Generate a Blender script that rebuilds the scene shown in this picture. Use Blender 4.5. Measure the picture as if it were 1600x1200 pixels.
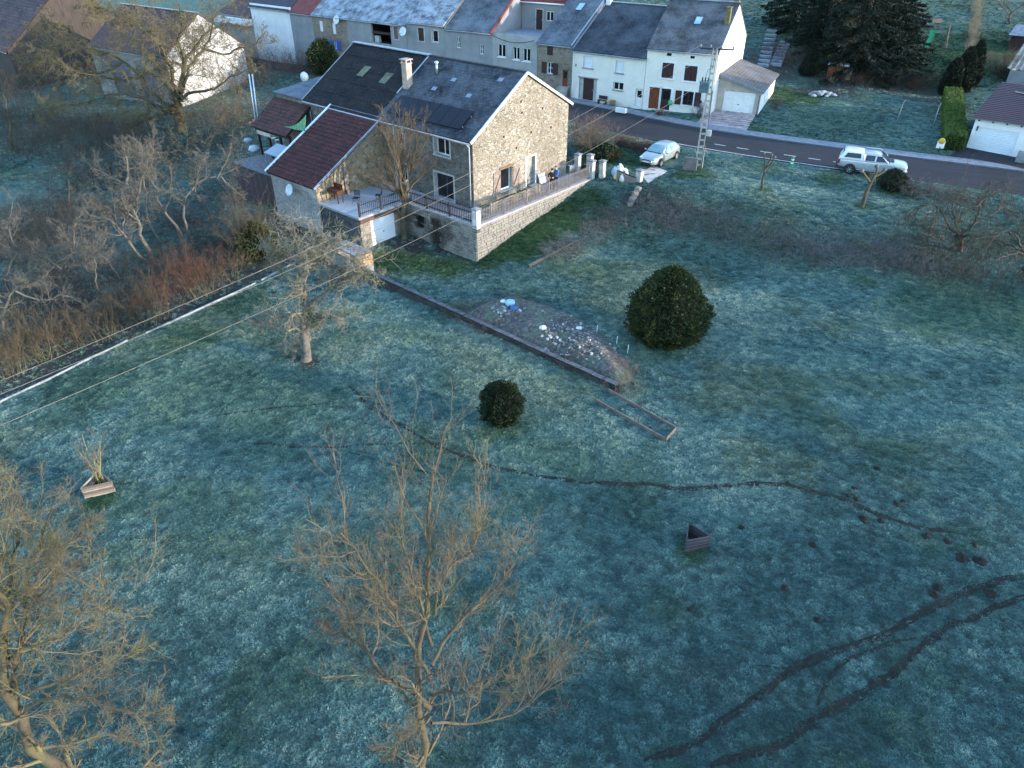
import bpy, bmesh, math, random
import numpy as np
from math import radians, sin, cos, pi, atan2, sqrt
from mathutils import Vector, Matrix
scene = bpy.context.scene
for _o in list(bpy.data.objects): bpy.data.objects.remove(_o, do_unlink=True)
C = scene.collection
# ------------------------------------------------------------------ camera, sky, sun, exposure
F_PX = 1130.0; PITCH = radians(34.0); CAM_H = 21.5
cd = bpy.data.cameras.new('camera'); cam = bpy.data.objects.new('camera', cd); C.objects.link(cam)
cam.location = (0, 0, CAM_H); cam.rotation_euler = (pi/2 - PITCH, 0, 0)
cd.sensor_width = 36; cd.lens = 36*F_PX/1600; cd.clip_end = 3000; cd.clip_start = 0.1
scene.camera = cam
SUN_EL = radians(9.0); SUN_DIR = Vector((0.94, -0.34, 0)).normalized()      # horizontal direction towards the sun
w = bpy.data.worlds.new('World'); scene.world = w; w.use_nodes = True
wn = w.node_tree.nodes; wl = w.node_tree.links
sky = wn.new('ShaderNodeTexSky'); sky.sky_type = 'NISHITA'; sky.sun_disc = False
sky.sun_elevation = SUN_EL; sky.sun_rotation = atan2(SUN_DIR.x, SUN_DIR.y)
sky.air_density = 1.0; sky.dust_density = 0.3; sky.ozone_density = 2.1
wl.new(sky.outputs[0], wn['Background'].inputs[0]); wn['Background'].inputs[1].default_value = 0.15
sd = bpy.data.lights.new('sun', 'SUN'); sun = bpy.data.objects.new('sun', sd); C.objects.link(sun)
sd.energy = 1.05; sd.angle = radians(0.6); sd.color = (1.0, 0.86, 0.70)
sun.location = (60, -20, 40)
sun.rotation_euler = Vector((SUN_DIR.x*cos(SUN_EL), SUN_DIR.y*cos(SUN_EL), sin(SUN_EL))).to_track_quat('Z', 'Y').to_euler()
scene.view_settings.view_transform = 'Standard'; scene.view_settings.look = 'None'
scene.view_settings.exposure = 3.08; scene.view_settings.gamma = 1.0
scene.view_settings.use_curve_mapping = False
# ------------------------------------------------------------------ pixel -> world (1600 x 1200 photograph pixels)
_c, _s = cos(PITCH), sin(PITCH)
def ray(px, py):
    a = (px-800)/F_PX; b = -(py-600)/F_PX
    return np.array([a, _c+b*_s, -_s+b*_c])
def P(px, py, z):
    d = ray(px, py); t = (z-CAM_H)/d[2]
    return np.array([d[0]*t, d[1]*t, z])
def PY(px, py, y):
    d = ray(px, py); t = y/d[1]
    return np.array([d[0]*t, y, CAM_H+d[2]*t])
def onplane(px, py, pt, n):
    d = ray(px, py); t = (pt[0]*n[0]+pt[1]*n[1])/(d[0]*n[0]+d[1]*n[1])
    return np.array([d[0]*t, d[1]*t, CAM_H+d[2]*t])
def height_at(xy, py):
    """height on the vertical line over xy that shows at photo row py"""
    b = -(py-600)/F_PX; y = xy[1]
    # row: (y*s + z*c)/(y*c - z*s) = b
    z = (b*y*_c - y*_s)/(_c + b*_s)
    return CAM_H+z
# ------------------------------------------------------------------ mesh helpers
def lin(r, g, b):
    f = lambda c: (c/255/12.92) if c/255 <= 0.04045 else ((c/255+0.055)/1.055)**2.4
    return (f(r), f(g), f(b), 1.0)
def tag(o, label=None, cat=None, group=None, kind=None):
    if label: o['label'] = label
    if cat: o['category'] = cat
    if group: o['group'] = group
    if kind: o['kind'] = kind
    return o
def empty(name, loc, rz=0, label=None, cat=None, group=None):
    o = bpy.data.objects.new(name, None); C.objects.link(o)
    o.location = tuple(float(v) for v in loc); o.rotation_euler = (0, 0, rz); o.empty_display_size = 0.2
    return tag(o, label, cat, group)
def link(name, me, parent=None):
    o = bpy.data.objects.new(name, me); C.objects.link(o)
    if parent is not None: o.parent = parent
    return o
class MB:
    def __init__(s): s.v = []; s.f = []; s.mi = []; s.sm = []
    def face(s, pts, mi=0, sm=False):
        i = len(s.v); s.v += [tuple(map(float, p)) for p in pts]; s.f.append(tuple(range(i, i+len(pts)))); s.mi.append(mi); s.sm.append(sm); return s
    def mesh(s, vs, fs, mi=0, sm=False):
        i = len(s.v); s.v += [tuple(map(float, p)) for p in vs]
        for f in fs: s.f.append(tuple(a+i for a in f)); s.mi.append(mi); s.sm.append(sm)
        return s
    def hexa(s, b, t, mi=0):
        """8 corner solid: b four bottom, t four top, same order (counter-clockwise from above)"""
        return s.mesh(list(b)+list(t), [(3,2,1,0), (4,5,6,7), (0,1,5,4), (1,2,6,5), (2,3,7,6), (3,0,4,7)], mi)
    def box(s, x0, x1, y0, y1, z0, z1, mi=0):
        return s.hexa([(x0,y0,z0),(x1,y0,z0),(x1,y1,z0),(x0,y1,z0)], [(x0,y0,z1),(x1,y0,z1),(x1,y1,z1),(x0,y1,z1)], mi)
    def obox(s, c, size, M=None, mi=0):
        sx, sy, sz = (v/2 for v in size); M = M or Matrix.Identity(3); c = Vector(c)
        q = [c + M @ Vector(p) for p in ((-sx,-sy,-sz),(sx,-sy,-sz),(sx,sy,-sz),(-sx,sy,-sz),(-sx,-sy,sz),(sx,-sy,sz),(sx,sy,sz),(-sx,sy,sz))]
        return s.hexa(q[:4], q[4:], mi)
    def beam(s, a, b, w, h, mi=0):
        """rectangular bar from a to b"""
        a = Vector(a); b = Vector(b); d = (b-a); L = d.length; d.normalize()
        up = Vector((0,0,1)) if abs(d.z) < 0.95 else Vector((0,1,0))
        x = d.cross(up).normalized(); y = x.cross(d)
        M = Matrix((x, d, y)).transposed()
        return s.obox((a+b)/2, (w, L, h), M, mi)
    def tube(s, path, r, seg=8, mi=0, cap=True, sm=True):
        path = [Vector(p) for p in path]; n = len(path)
        rr = r if isinstance(r, (list, tuple)) else [r]*n
        i0 = len(s.v); up = None
        for k, p in enumerate(path):
            d = (path[min(k+1, n-1)]-path[max(k-1, 0)]).normalized()
            if up is None: up = Vector((0,0,1)) if abs(d.z) < 0.9 else Vector((1,0,0))
            x = d.cross(up).normalized(); y = x.cross(d).normalized(); up = y
            for j in range(seg):
                a = 2*pi*j/seg; s.v.append(tuple(p + x*(cos(a)*rr[k]) + y*(sin(a)*rr[k])))
        for k in range(n-1):
            for j in range(seg):
                a = i0+k*seg+j; b = i0+k*seg+(j+1) % seg
                s.f.append((a, b, b+seg, a+seg)); s.mi.append(mi); s.sm.append(sm)
        if cap:
            s.f.append(tuple(i0+j for j in range(seg))[::-1]); s.mi.append(mi); s.sm.append(False)
            s.f.append(tuple(i0+(n-1)*seg+j for j in range(seg))); s.mi.append(mi); s.sm.append(False)
        return s
    def lathe(s, prof, c=(0,0,0), seg=16, mi=0, axis='z', sm=True):
        i0 = len(s.v); n = len(prof)
        for (r, z) in prof:
            for j in range(seg):
                a = 2*pi*j/seg; q = (r*cos(a), r*sin(a), z)
                if axis == 'y': q = (q[0], q[2], q[1])
                if axis == 'x': q = (q[2], q[0], q[1])
                s.v.append((c[0]+q[0], c[1]+q[1], c[2]+q[2]))
        for k in range(n-1):
            for j in range(seg):
                a = i0+k*seg+j; b = i0+k*seg+(j+1) % seg
                q = (a, b, b+seg, a+seg); s.f.append(q if axis != 'y' else q[::-1]); s.mi.append(mi); s.sm.append(sm)
        return s
    def ball(s, c, r, seg=12, rings=8, mi=0, jit=0, rng=None):
        r3 = r if isinstance(r, (tuple, list)) else (r, r, r); i0 = len(s.v)
        for k in range(rings+1):
            t = pi*k/rings
            for j in range(seg):
                a = 2*pi*j/seg; q = 1+(rng.uniform(-jit, jit) if jit else 0)
                s.v.append((c[0]+r3[0]*q*sin(t)*cos(a), c[1]+r3[1]*q*sin(t)*sin(a), c[2]-r3[2]*q*cos(t)))
        for k in range(rings):
            for j in range(seg):
                a = i0+k*seg+j; b = i0+k*seg+(j+1) % seg
                s.f.append((a, b, b+seg, a+seg)); s.mi.append(mi); s.sm.append(True)
        return s
    def data(s, name, mats):
        me = bpy.data.meshes.new(name); me.from_pydata(s.v, [], s.f)
        for m in (mats if isinstance(mats, (list, tuple)) else [mats]): me.materials.append(m)
        me.polygons.foreach_set('material_index', s.mi); me.polygons.foreach_set('use_smooth', s.sm)
        uv = me.uv_layers.new(name='UVMap'); buf = np.zeros(len(me.loops)*2)
        k = 0
        for p in me.polygons:
            n = p.normal
            if abs(n.z) > 0.999: t = Vector((1,0,0)); b = Vector((0,1,0))
            else:
                t = Vector((0,0,1)).cross(n); t.normalize(); b = n.cross(t)
            for vi in p.vertices:
                co = me.vertices[vi].co; buf[k] = co.dot(t); buf[k+1] = co.dot(b); k += 2
        uv.data.foreach_set('uv', buf); me.update(); return me
    def build(s, name, mats, parent=None, loc=None, rot=None):
        o = link(name, s.data(name, mats), parent)
        if loc is not None: o.location = tuple(float(v) for v in loc)
        if rot is not None: o.rotation_euler = rot
        return o
def np_mesh(name, V, Fq, mat, smooth=False, attrs=None):
    me = bpy.data.meshes.new(name); V = np.asarray(V, np.float32); Fq = np.asarray(Fq, np.int32)
    k = Fq.shape[1]; me.vertices.add(len(V)); me.vertices.foreach_set('co', V.ravel())
    me.loops.add(Fq.size); me.loops.foreach_set('vertex_index', Fq.ravel())
    me.polygons.add(len(Fq)); me.polygons.foreach_set('loop_start', np.arange(0, Fq.size, k, dtype=np.int32))
    me.polygons.foreach_set('use_smooth', np.full(len(Fq), smooth))
    if mat: me.materials.append(mat)
    for nme, a in (attrs or {}).items():
        at = me.attributes.new(nme, 'FLOAT', 'POINT'); at.data.foreach_set('value', np.asarray(a, np.float32))
    me.update(calc_edges=True); return me
# ------------------------------------------------------------------ material helpers
MATS = {}
def newmat(name):
    m = bpy.data.materials.new(name); m.use_nodes = True; nt = m.node_tree
    return m, nt, nt.nodes['Principled BSDF']
def nd(nt, kind, **kw):
    n = nt.nodes.new(kind)
    for k, v in kw.items():
        if k.startswith('i_'):
            key = k[2:]; key = int(key) if key.isdigit() else key.replace('_', ' ')
            n.inputs[key].default_value = v
        else: setattr(n, k, v)
    return n
def ramp(nt, fac, stops, interp='LINEAR'):
    r = nt.nodes.new('ShaderNodeValToRGB'); cr = r.color_ramp; cr.interpolation = interp
    while len(cr.elements) < len(stops): cr.elements.new(0.5)
    for e, (p, c) in zip(cr.elements, stops): e.position = p; e.color = c if hasattr(c, '__len__') else (c, c, c, 1)
    nt.links.new(fac, r.inputs[0]); return r.outputs[0]
def mixc(nt, fac, a, b, mode='MIX'):
    n = nt.nodes.new('ShaderNodeMix'); n.data_type = 'RGBA'; n.blend_type = mode
    for sock, v in ((n.inputs[0], fac), (n.inputs[6], a), (n.inputs[7], b)):
        if hasattr(v, 'is_output'): nt.links.new(v, sock)
        else: sock.default_value = v
    return n.outputs[2]
def mathn(nt, op, a, b=0.0, clamp=False):
    n = nt.nodes.new('ShaderNodeMath'); n.operation = op; n.use_clamp = clamp
    for sock, v in ((n.inputs[0], a), (n.inputs[1], b)):
        if hasattr(v, 'is_output'): nt.links.new(v, sock)
        else: sock.default_value = v
    return n.outputs[0]
def coords(nt, kind='Object', scale=(1,1,1)):
    if kind == 'World': src = nt.nodes.new('ShaderNodeNewGeometry').outputs['Position']
    else: src = nt.nodes.new('ShaderNodeTexCoord').outputs[kind]
    if scale == (1,1,1): return src
    m = nt.nodes.new('ShaderNodeMapping'); m.inputs['Scale'].default_value = scale; nt.links.new(src, m.inputs[0]); return m.outputs[0]
def noise(nt, vec, scale, detail=5, rough=0.6, out=0):
    n = nd(nt, 'ShaderNodeTexNoise', i_Scale=scale, i_Detail=detail, i_Roughness=rough); nt.links.new(vec, n.inputs[0]); return n.outputs[out]
def bump(nt, b, h, strength=0.4, dist=0.02):
    n = nd(nt, 'ShaderNodeBump', i_Strength=strength, i_Distance=dist); nt.links.new(h, n.inputs['Height']); nt.links.new(n.outputs[0], b.inputs['Normal'])
def pm(name, c1, c2=None, scale=3.0, rough=0.8, bmp=0.0, bscale=25, metal=0.0, spec=0.3, lo=0.35, hi=0.65, kind='Object', stretch=(1,1,1), frost=0, c3=None, bdist=0.02):
    """general procedural material: two colours mixed by noise, fine noise on top, optional bump and frost"""
    if name in MATS: return MATS[name]
    m, nt, b = newmat(name); vec = coords(nt, kind, stretch)
    col = None
    if c2 is None: c2 = tuple(v*0.78 for v in c1[:3])+(1,)
    col = ramp(nt, noise(nt, vec, scale), [(lo, c1), (hi, c2)])
    if c3: col = mixc(nt, ramp(nt, noise(nt, vec, scale*3.7, 3), [(0.55, 0.0), (0.7, 1.0)]), col, c3)
    fine = ramp(nt, noise(nt, vec, bscale, 3), [(0.3, (0.8,0.8,0.8,1)), (0.7, (1.15,1.15,1.15,1))])
    col = mixc(nt, 1.0, col, fine, 'MULTIPLY')
    if frost:
        g = nt.nodes.new('ShaderNodeNewGeometry'); sx = nt.nodes.new('ShaderNodeSeparateXYZ'); nt.links.new(g.outputs['Normal'], sx.inputs[0])
        up = ramp(nt, sx.outputs[2], [(0.3, 0.0), (0.9, 1.0)])
        fr = mathn(nt, 'MULTIPLY', up, ramp(nt, noise(nt, vec, scale*2, 6), [(0.35, 0.2), (0.65, 1.0)]))
        col = mixc(nt, mathn(nt, 'MULTIPLY', fr, frost), col, (0.55,0.6,0.66,1))
    nt.links.new(col, b.inputs['Base Color'])
    b.inputs['Roughness'].default_value = rough; b.inputs['Metallic'].default_value = metal; b.inputs['Specular IOR Level'].default_value = spec
    if bmp: bump(nt, b, noise(nt, vec, bscale, 4), bmp, bdist)
    MATS[name] = m; return m
def stone(name, ca, cb, cc, mortar, scale=3.2, stretch=(1,1,1.7), bmp=0.7, stain=None, edge=0.06):
    """rubble masonry: cells with their own tint, pale joints, relief"""
    m, nt, b = newmat(name); vec0 = coords(nt, 'Object'); 
    warp = nd(nt, 'ShaderNodeVectorMath', operation='ADD'); nt.links.new(vec0, warp.inputs[0])
    wn_ = nd(nt, 'ShaderNodeVectorMath', operation='SCALE', i_Scale=0.12); nt.links.new(noise(nt, vec0, 2.5, 2, 0.5, 1), wn_.inputs[0]); nt.links.new(wn_.outputs[0], warp.inputs[1])
    mp = nd(nt, 'ShaderNodeMapping'); mp.inputs['Scale'].default_value = stretch; nt.links.new(warp.outputs[0], mp.inputs[0])
    v1 = nd(nt, 'ShaderNodeTexVoronoi', i_Scale=scale); nt.links.new(mp.outputs[0], v1.inputs[0])
    v2 = nd(nt, 'ShaderNodeTexVoronoi', feature='DISTANCE_TO_EDGE', i_Scale=scale); nt.links.new(mp.outputs[0], v2.inputs[0])
    sep = nd(nt, 'ShaderNodeSeparateColor'); nt.links.new(v1.outputs['Color'], sep.inputs[0])
    col = ramp(nt, sep.outputs[0], [(0.0, cb), (0.35, ca), (0.75, ca), (1.0, cc)])
    col = mixc(nt, 1.0, col, ramp(nt, noise(nt, vec0, 9, 6, 0.7), [(0.3, (0.62,0.62,0.62,1)), (0.7, (1.3,1.3,1.3,1))]), 'MULTIPLY')
    big = ramp(nt, noise(nt, vec0, 0.55, 5, 0.65), [(0.35, (0.72,0.69,0.64,1)), (0.62, (1.1,1.1,1.1,1))])
    col = mixc(nt, 1.0, col, big, 'MULTIPLY')
    joint = ramp(nt, v2.outputs['Distance'], [(0.0, 1.0), (edge, 0.0)])
    jn = mathn(nt, 'MULTIPLY', joint, ramp(nt, noise(nt, vec0, 1.6, 4), [(0.3, 0.35), (0.65, 1.0)]))
    col = mixc(nt, jn, col, mortar)
    if stain: col = mixc(nt, ramp(nt, noise(nt, vec0, 1.1, 6, 0.7), [(0.56, 0.0), (0.72, 0.75)]), col, stain)
    nt.links.new(col, b.inputs['Base Color']); b.inputs['Roughness'].default_value = 0.92; b.inputs['Specular IOR Level'].default_value = 0.15
    hgt = mathn(nt, 'ADD', ramp(nt, v2.outputs['Distance'], [(0.0, 0.0), (edge*2, 0.8)]), mathn(nt, 'MULTIPLY', noise(nt, vec0, 14, 5, 0.7), 0.5))
    bump(nt, b, hgt, bmp, 0.05); MATS[name] = m; return m
def slates(name, ca, cb, frost=0.4, rw=0.28, rh=0.2, moss=None, fs=0.6):
    m, nt, b = newmat(name); uv = coords(nt, 'UV'); ob = coords(nt, 'Object')
    br = nd(nt, 'ShaderNodeTexBrick', offset=0.5); br.inputs['Scale'].default_value = 1.0
    br.inputs['Color1'].default_value = ca; br.inputs['Color2'].default_value = cb; br.inputs['Mortar'].default_value = tuple(v*0.35 for v in ca[:3])+(1,)
    br.inputs['Mortar Size'].default_value = 0.018; br.inputs['Brick Width'].default_value = rw; br.inputs['Row Height'].default_value = rh; br.inputs['Bias'].default_value = 0.0
    nt.links.new(uv, br.inputs[0]); col = br.outputs[0]
    sx = nd(nt, 'ShaderNodeSeparateXYZ'); nt.links.new(uv, sx.inputs[0])
    if moss: col = mixc(nt, ramp(nt, noise(nt, ob, 0.9, 6, 0.7), [(0.5, 0.0), (0.68, 0.7)]), col, moss)
    fn = mathn(nt, 'ADD', noise(nt, ob, fs, 6, 0.65), mathn(nt, 'MULTIPLY', noise(nt, ob, 7, 3, 0.7), 0.45))
    col = mixc(nt, mathn(nt, 'MULTIPLY', ramp(nt, fn, [(0.55, 0.0), (0.85, 1.0)]), frost), col, (0.50,0.56,0.64,1))
    nt.links.new(col, b.inputs['Base Color']); b.inputs['Roughness'].default_value = 0.8; b.inputs['Specular IOR Level'].default_value = 0.12
    saw = mathn(nt, 'FRACT', mathn(nt, 'DIVIDE', sx.outputs[1], rh)); saw = mathn(nt, 'SUBTRACT', 1.0, saw)
    bump(nt, b, mathn(nt, 'ADD', saw, mathn(nt, 'MULTIPLY', br.outputs[1], -0.5)), 0.5, 0.02); MATS[name] = m; return m
# ------------------------------------------------------------------ noise and terrain height
def vnoise(x, y, scale, seed):
    r = np.random.RandomState(seed); T = r.rand(64, 64); fx = x*scale; fy = y*scale
    ix = np.floor(fx).astype(int); iy = np.floor(fy).astype(int); tx = fx-ix; ty = fy-iy
    tx = tx*tx*(3-2*tx); ty = ty*ty*(3-2*ty); a = ix % 64; b = iy % 64; a1 = (a+1) % 64; b1 = (b+1) % 64
    return (T[a, b]*(1-tx)+T[a1, b]*tx)*(1-ty)+(T[a, b1]*(1-tx)+T[a1, b1]*tx)*ty
def fbm(x, y, scale, seed, octs=4):
    s = 0; a = 1; t = 0
    for i in range(octs): s = s+a*vnoise(x, y, scale*2**i, seed+i); t += a; a *= 0.5
    return s/t
def polydist(X, Y, poly):
    best = np.full(X.shape, 1e9); par = np.zeros(X.shape)
    for i in range(len(poly)-1):
        ax, ay = poly[i][:2]; bx, by = poly[i+1][:2]; dx, dy = bx-ax, by-ay; L2 = dx*dx+dy*dy
        t = np.clip(((X-ax)*dx+(Y-ay)*dy)/L2, 0, 1); d = np.hypot(X-ax-t*dx, Y-ay-t*dy)
        m = d < best; best = np.where(m, d, best); par = np.where(m, i+t, par)
    return best, par
def sstep(a, b, x): t = np.clip((x-a)/(b-a), 0, 1); return t*t*(3-2*t)
CPX = [(0,1200,.3),(800,1200,0),(1600,1200,.6),(400,900,0),(1200,900,.1),(1600,900,.6),(0,760,-.1),(600,650,0),(1000,650,.1),(1300,620,.3),(1600,620,.7),(200,560,-.1),(784,655,0),(1040,525,.3),(700,450,0),(571,400,0),(747,408,0),(640,385,0),(680,385,0),(880,470,.2),(1000,430,.3),(1200,460,.5),(1400,470,.7),(1600,480,1.0),
 (790,388,.45),(850,350,1.15),(900,320,1.7),(945,300,2.3),(965,296,2.45),(985,303,2.4),(930,370,.6),(1000,372,.55),(1100,380,.55),(1200,405,.65),(1300,425,.75),(1400,440,.9),(1500,450,1.0),
 (1010,308,2.5),(1080,318,2.5),(1200,345,2.3),(1300,360,2.2),(1400,370,2.1),(1500,375,2.0),(1600,380,2.0),(1030,285,2.8),(1100,270,2.95),(1200,285,2.85),(1300,300,2.75),(1400,310,2.7),(1600,320,2.7),
 (940,245,2.9),(960,265,2.75),(950,185,3.3),(1100,215,3.2),(1300,255,3.05),(1500,270,3.05),(1600,285,3.05),(900,170,3.4),(1180,190,3.45),(1300,210,3.4),(1440,225,3.25),(1560,245,3.2),(1250,130,3.9),(1350,160,3.8),(1450,180,3.6),(1420,130,4.2),
 (0,640,-.2),(400,440,-.1),(100,500,-.7),(200,420,-.8),(300,380,-.6),(100,300,-1),(30,280,-1),(280,200,-.2),(60,200,-.8),(400,300,-.3),(420,245,.2),(380,150,1.0),(300,150,.5),(100,100,0),(450,85,2.6),(440,55,3.1)]
CW = [tuple(P(*c)) for c in CPX] + [(-9.9,74,3.1),(-3,69,3.1),(-14,90,3.3),(-28,105,3.2),(2.8,86,3.5),(-12,96,3.3),(-25,108,3.2),(-50,125,2.5),(13,84,4.2),(0,96,5.5),(-15,110,5.5),(0,140,14),(-60,160,9),(130,60,6),(-110,40,-2),(0,-50,2),(90,-10,3),(-90,-20,0),(0,260,45),(150,220,50),(-160,220,30),(-250,40,5),(260,30,20)] + [(x, y, z) for x in (27,38,50,62,76) for y, z in ((85,4.3),(91,5.7),(100,7.2),(112,9.0),(130,12.0))]
CW = np.array(CW); _cc = 2.5
_D = np.hypot(CW[:,0][:,None]-CW[:,0], CW[:,1][:,None]-CW[:,1]); _A = np.sqrt(_D**2+_cc**2)
_W = np.linalg.solve(_A+np.eye(len(CW))*(-0.04), CW[:,2]-CW[:,2].mean())
ROAD = [tuple(P(x, y, 3.1)[:2]) for x, y in ((2300,372),(1900,322),(1600,285),(1400,259),(1250,241),(1100,219),(1000,202),(930,184))] + [(1.5,80.0),(-8,87.5),(-20,97.5),(-36,110),(-60,127),(-120,165)]
ROAD_HW = 3.1
def h_raw(X, Y):
    X = np.asarray(X, float); Y = np.asarray(Y, float); sh = X.shape; X = X.ravel(); Y = Y.ravel(); out = np.empty(len(X))
    for i in range(0, len(X), 20000):
        x = X[i:i+20000]; y = Y[i:i+20000]
        out[i:i+20000] = np.sqrt((x[:,None]-CW[:,0])**2+(y[:,None]-CW[:,1])**2+_cc**2) @ _W
    r = np.hypot(X, Y-40); z = out+CW[:,2].mean()
    z = np.clip(z, -2.0, 60)
    return z.reshape(sh)
_RZ = h_raw([p[0] for p in ROAD], [p[1] for p in ROAD])
def road_z(par): return np.interp(par, np.arange(len(ROAD)), _RZ)
def H(X, Y):
    X = np.asarray(X, float); Y = np.asarray(Y, float); z = h_raw(X, Y)
    d, p = polydist(X, Y, ROAD); k = 1-sstep(ROAD_HW+1.6, ROAD_HW+4.5, d)
    z = z*(1-k)+(road_z(p)-0.05)*k
    fine = sstep(0, 4, d-ROAD_HW)
    return z+fine*((fbm(X, Y, 0.16, 5)-0.5)*0.28+(fbm(X, Y, 1.1, 9, 3)-0.5)*0.10)
def hz(x, y): return float(H(np.array([x]), np.array([y]))[0])
def G(px, py, z0=0.0):
    """where a photo pixel meets the ground"""
    z = z0
    for _ in range(25):
        p = P(px, py, z); z = 0.5*z+0.5*hz(p[0], p[1])
    return np.array([p[0], p[1], hz(p[0], p[1])])
PXT = lambda pts, z=0.1: [tuple(P(x, y, z)[:2]) for x, y in pts]
TRAILS = [(PXT([(545,600),(575,630),(610,655),(672,690),(720,710),(780,728),(850,742),(920,750),(1000,755),(1080,762),(1140,762),(1200,758),(1260,768),(1310,785),(1350,805),(1400,825),(1450,838),(1500,850)]), .17, 1.0),
 (PXT([(380,688),(440,694),(530,697),(600,690),(672,690)]), .12, .6), (PXT([(540,702),(620,726),(700,745)]), .12, .35), (PXT([(330,650),(430,635),(545,625)]), .12, .35),
 (PXT([(1620,904),(1540,920),(1480,940),(1430,965),(1380,990),(1310,1008),(1270,1020),(1230,1050),(1180,1085),(1130,1115),(1110,1140),(1080,1160),(1000,1185)], .4), .2, 1.0),
 (PXT([(1620,930),(1540,960),(1480,985),(1440,1010),(1410,1040),(1370,1070),(1320,1095),(1270,1125),(1230,1155),(1180,1170),(1100,1195)], .4), .2, 1.0),
 (PXT([(1440,995),(1380,1005),(1320,1030),(1290,1060),(1275,1110)], .4), .14, .5), (PXT([(1180,1030),(1250,1040),(1330,1000)], .4), .12, .3)]
def trail_mask(X, Y):
    m = np.zeros(X.shape); wob = (fbm(X, Y, 1.3, 31, 3)-0.5)*0.25
    for poly, wd, st in TRAILS:
        d, p = polydist(X, Y, poly); e = np.minimum(p, len(poly)-1-p); end = sstep(0, 0.6, e+0.1)
        m = np.maximum(m, (1-sstep(wd*0.2, wd*0.6, d+wob*.2))*st*end)
    return m
# places where the grass is green (sheltered, no frost) or where bare soil, litter or gravel shows
GREEN = [(P(x, y, z)[:2], r, a) for x, y, z, r, a in ((700,412,0,2.2,.9),(650,405,0,2.2,.9),(610,405,0,2,.9),(760,410,0,1.6,.9),(800,390,.4,2.2,1),(840,360,1.,2.2,1),(880,335,1.5,2.2,.95),(920,312,2,1.8,.9),(950,245,2.9,3,.9),(985,250,2.8,2,.8),(1200,262,2.9,1.5,.5),(1300,283,2.9,1.5,.6),(1400,298,2.8,2,.6),(1085,275,2.9,2.0,.8),(158,785,0,.8,.9),(1086,862,0,.7,.9),(784,665,0,1.3,.7),(1040,535,.3,2.0,.5),(1195,210,3.5,3,.9),(1240,150,3.9,4,.9),(1300,190,3.5,5,.35),(440,70,2.6,9,.8),(1480,60,8,8,.9),(1560,40,9,9,.9),(1430,100,6,6,.8),(420,640,0,4,.35),(330,600,0,4,.4),(150,600,0,3,.5),(280,530,0,2.5,.6),(380,470,0,2,.6),(1500,480,1,5,.5),(1190,300,2.8,.8,.8),(1345,327,2.5,.8,.8))]
DIRT = [(P(x, y, z)[:2], r, a) for x, y, z, r, a in ((650,385,0,1.6,1),(690,390,0,1.3,1),(720,398,0,1,.7),(625,382,0,1.3,.9),(485,565,0,.9,1),(470,560,0,.6,.7),(880,390,.5,1.6,.7),(930,350,.8,1.6,.8),(1000,330,1.3,2,.9),(1050,345,1.2,2,.8),(1130,360,1,2.2,.6),(1220,385,1,2.2,.6),(1300,395,1.2,2.2,.6),(1380,400,1.3,2.5,.7),(1450,410,1.3,3,.7),(545,430,0,1.5,.9),(1370,835,.3,.8,.5),(1300,130,4.6,4,.9),(1380,130,4.6,4,.9),(1210,90,6,4,.8),(1450,140,4.2,3,.9),(160,250,-1,6,.55),(240,260,-.8,6,.6),(320,250,-.5,6,.6),(370,300,-.4,5,.8),(300,330,-.6,5,.8),(200,340,-.9,5,.7),(60,200,-.8,6,.6),(150,200,-.5,6,.6),(250,210,-.3,5,.6),(390,200,.3,5,.6))]
HEDGE = [tuple(P(x, y, -.2)[:2]) for x, y in ((-400,812),(0,628),(200,535),(400,446),(470,412))]
def masks(X, Y):
    gr = np.zeros(X.shape); di = np.zeros(X.shape); wob = (fbm(X, Y, .7, 41, 4)-0.5)
    for (c, r, a) in GREEN: gr = np.maximum(gr, a*(1-sstep(r*.5, r*1.3, np.hypot(X-c[0], Y-c[1])+wob*r*1.1)))
    for (c, r, a) in DIRT: di = np.maximum(di, a*(1-sstep(r*.5, r*1.3, np.hypot(X-c[0], Y-c[1])+wob*r*1.2)))
    # beyond the boundary edging on the left: leaf litter under the hedge
    d, p = polydist(X, Y, HEDGE)
    side = np.zeros(X.shape)
    a = np.array(HEDGE[0]); b = np.array(HEDGE[-1]); n = np.array([-(b-a)[1], (b-a)[0]]); n = n/np.hypot(*n)
    sd_ = (X-a[0])*n[0]+(Y-a[1])*n[1]
    inside = (sd_ > 0.2) & (X < -10) & (Y < 90)
    litter = np.where(inside, 1-sstep(7, 13, sd_+wob*5), 0)
    di = np.maximum(di, litter*0.95)
    return gr, di
def spaced(parts):
    out = []
    for a, b, s in parts: out += list(np.arange(a, b, s))
    return np.array(out+[parts[-1][1]])
def geo(a, b, n, d): t = np.linspace(0, 1, n)**2; return a+(b-a)*t
xs = np.concatenate([-34-geo(0, 420, 26, 0)[::-1][:-1], np.arange(-34, 42, 0.28), 42+geo(0, 420, 26, 0)])
ys = np.concatenate([8-geo(0, 300, 16, 0)[::-1][:-1], np.arange(8, 60, 0.28), np.arange(60, 130, 0.8), 130+geo(0, 420, 22, 0)])
GX, GY = np.meshgrid(xs, ys); GZ = H(GX, GY); TR = trail_mask(GX, GY); GRN, DRT = masks(GX, GY)
TR = TR*.35
nx, ny = len(xs), len(ys); idx = np.arange(nx*ny).reshape(ny, nx)
FQ = np.stack([idx[:-1,:-1], idx[:-1,1:], idx[1:,1:], idx[1:,:-1]], -1).reshape(-1, 4)
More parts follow.
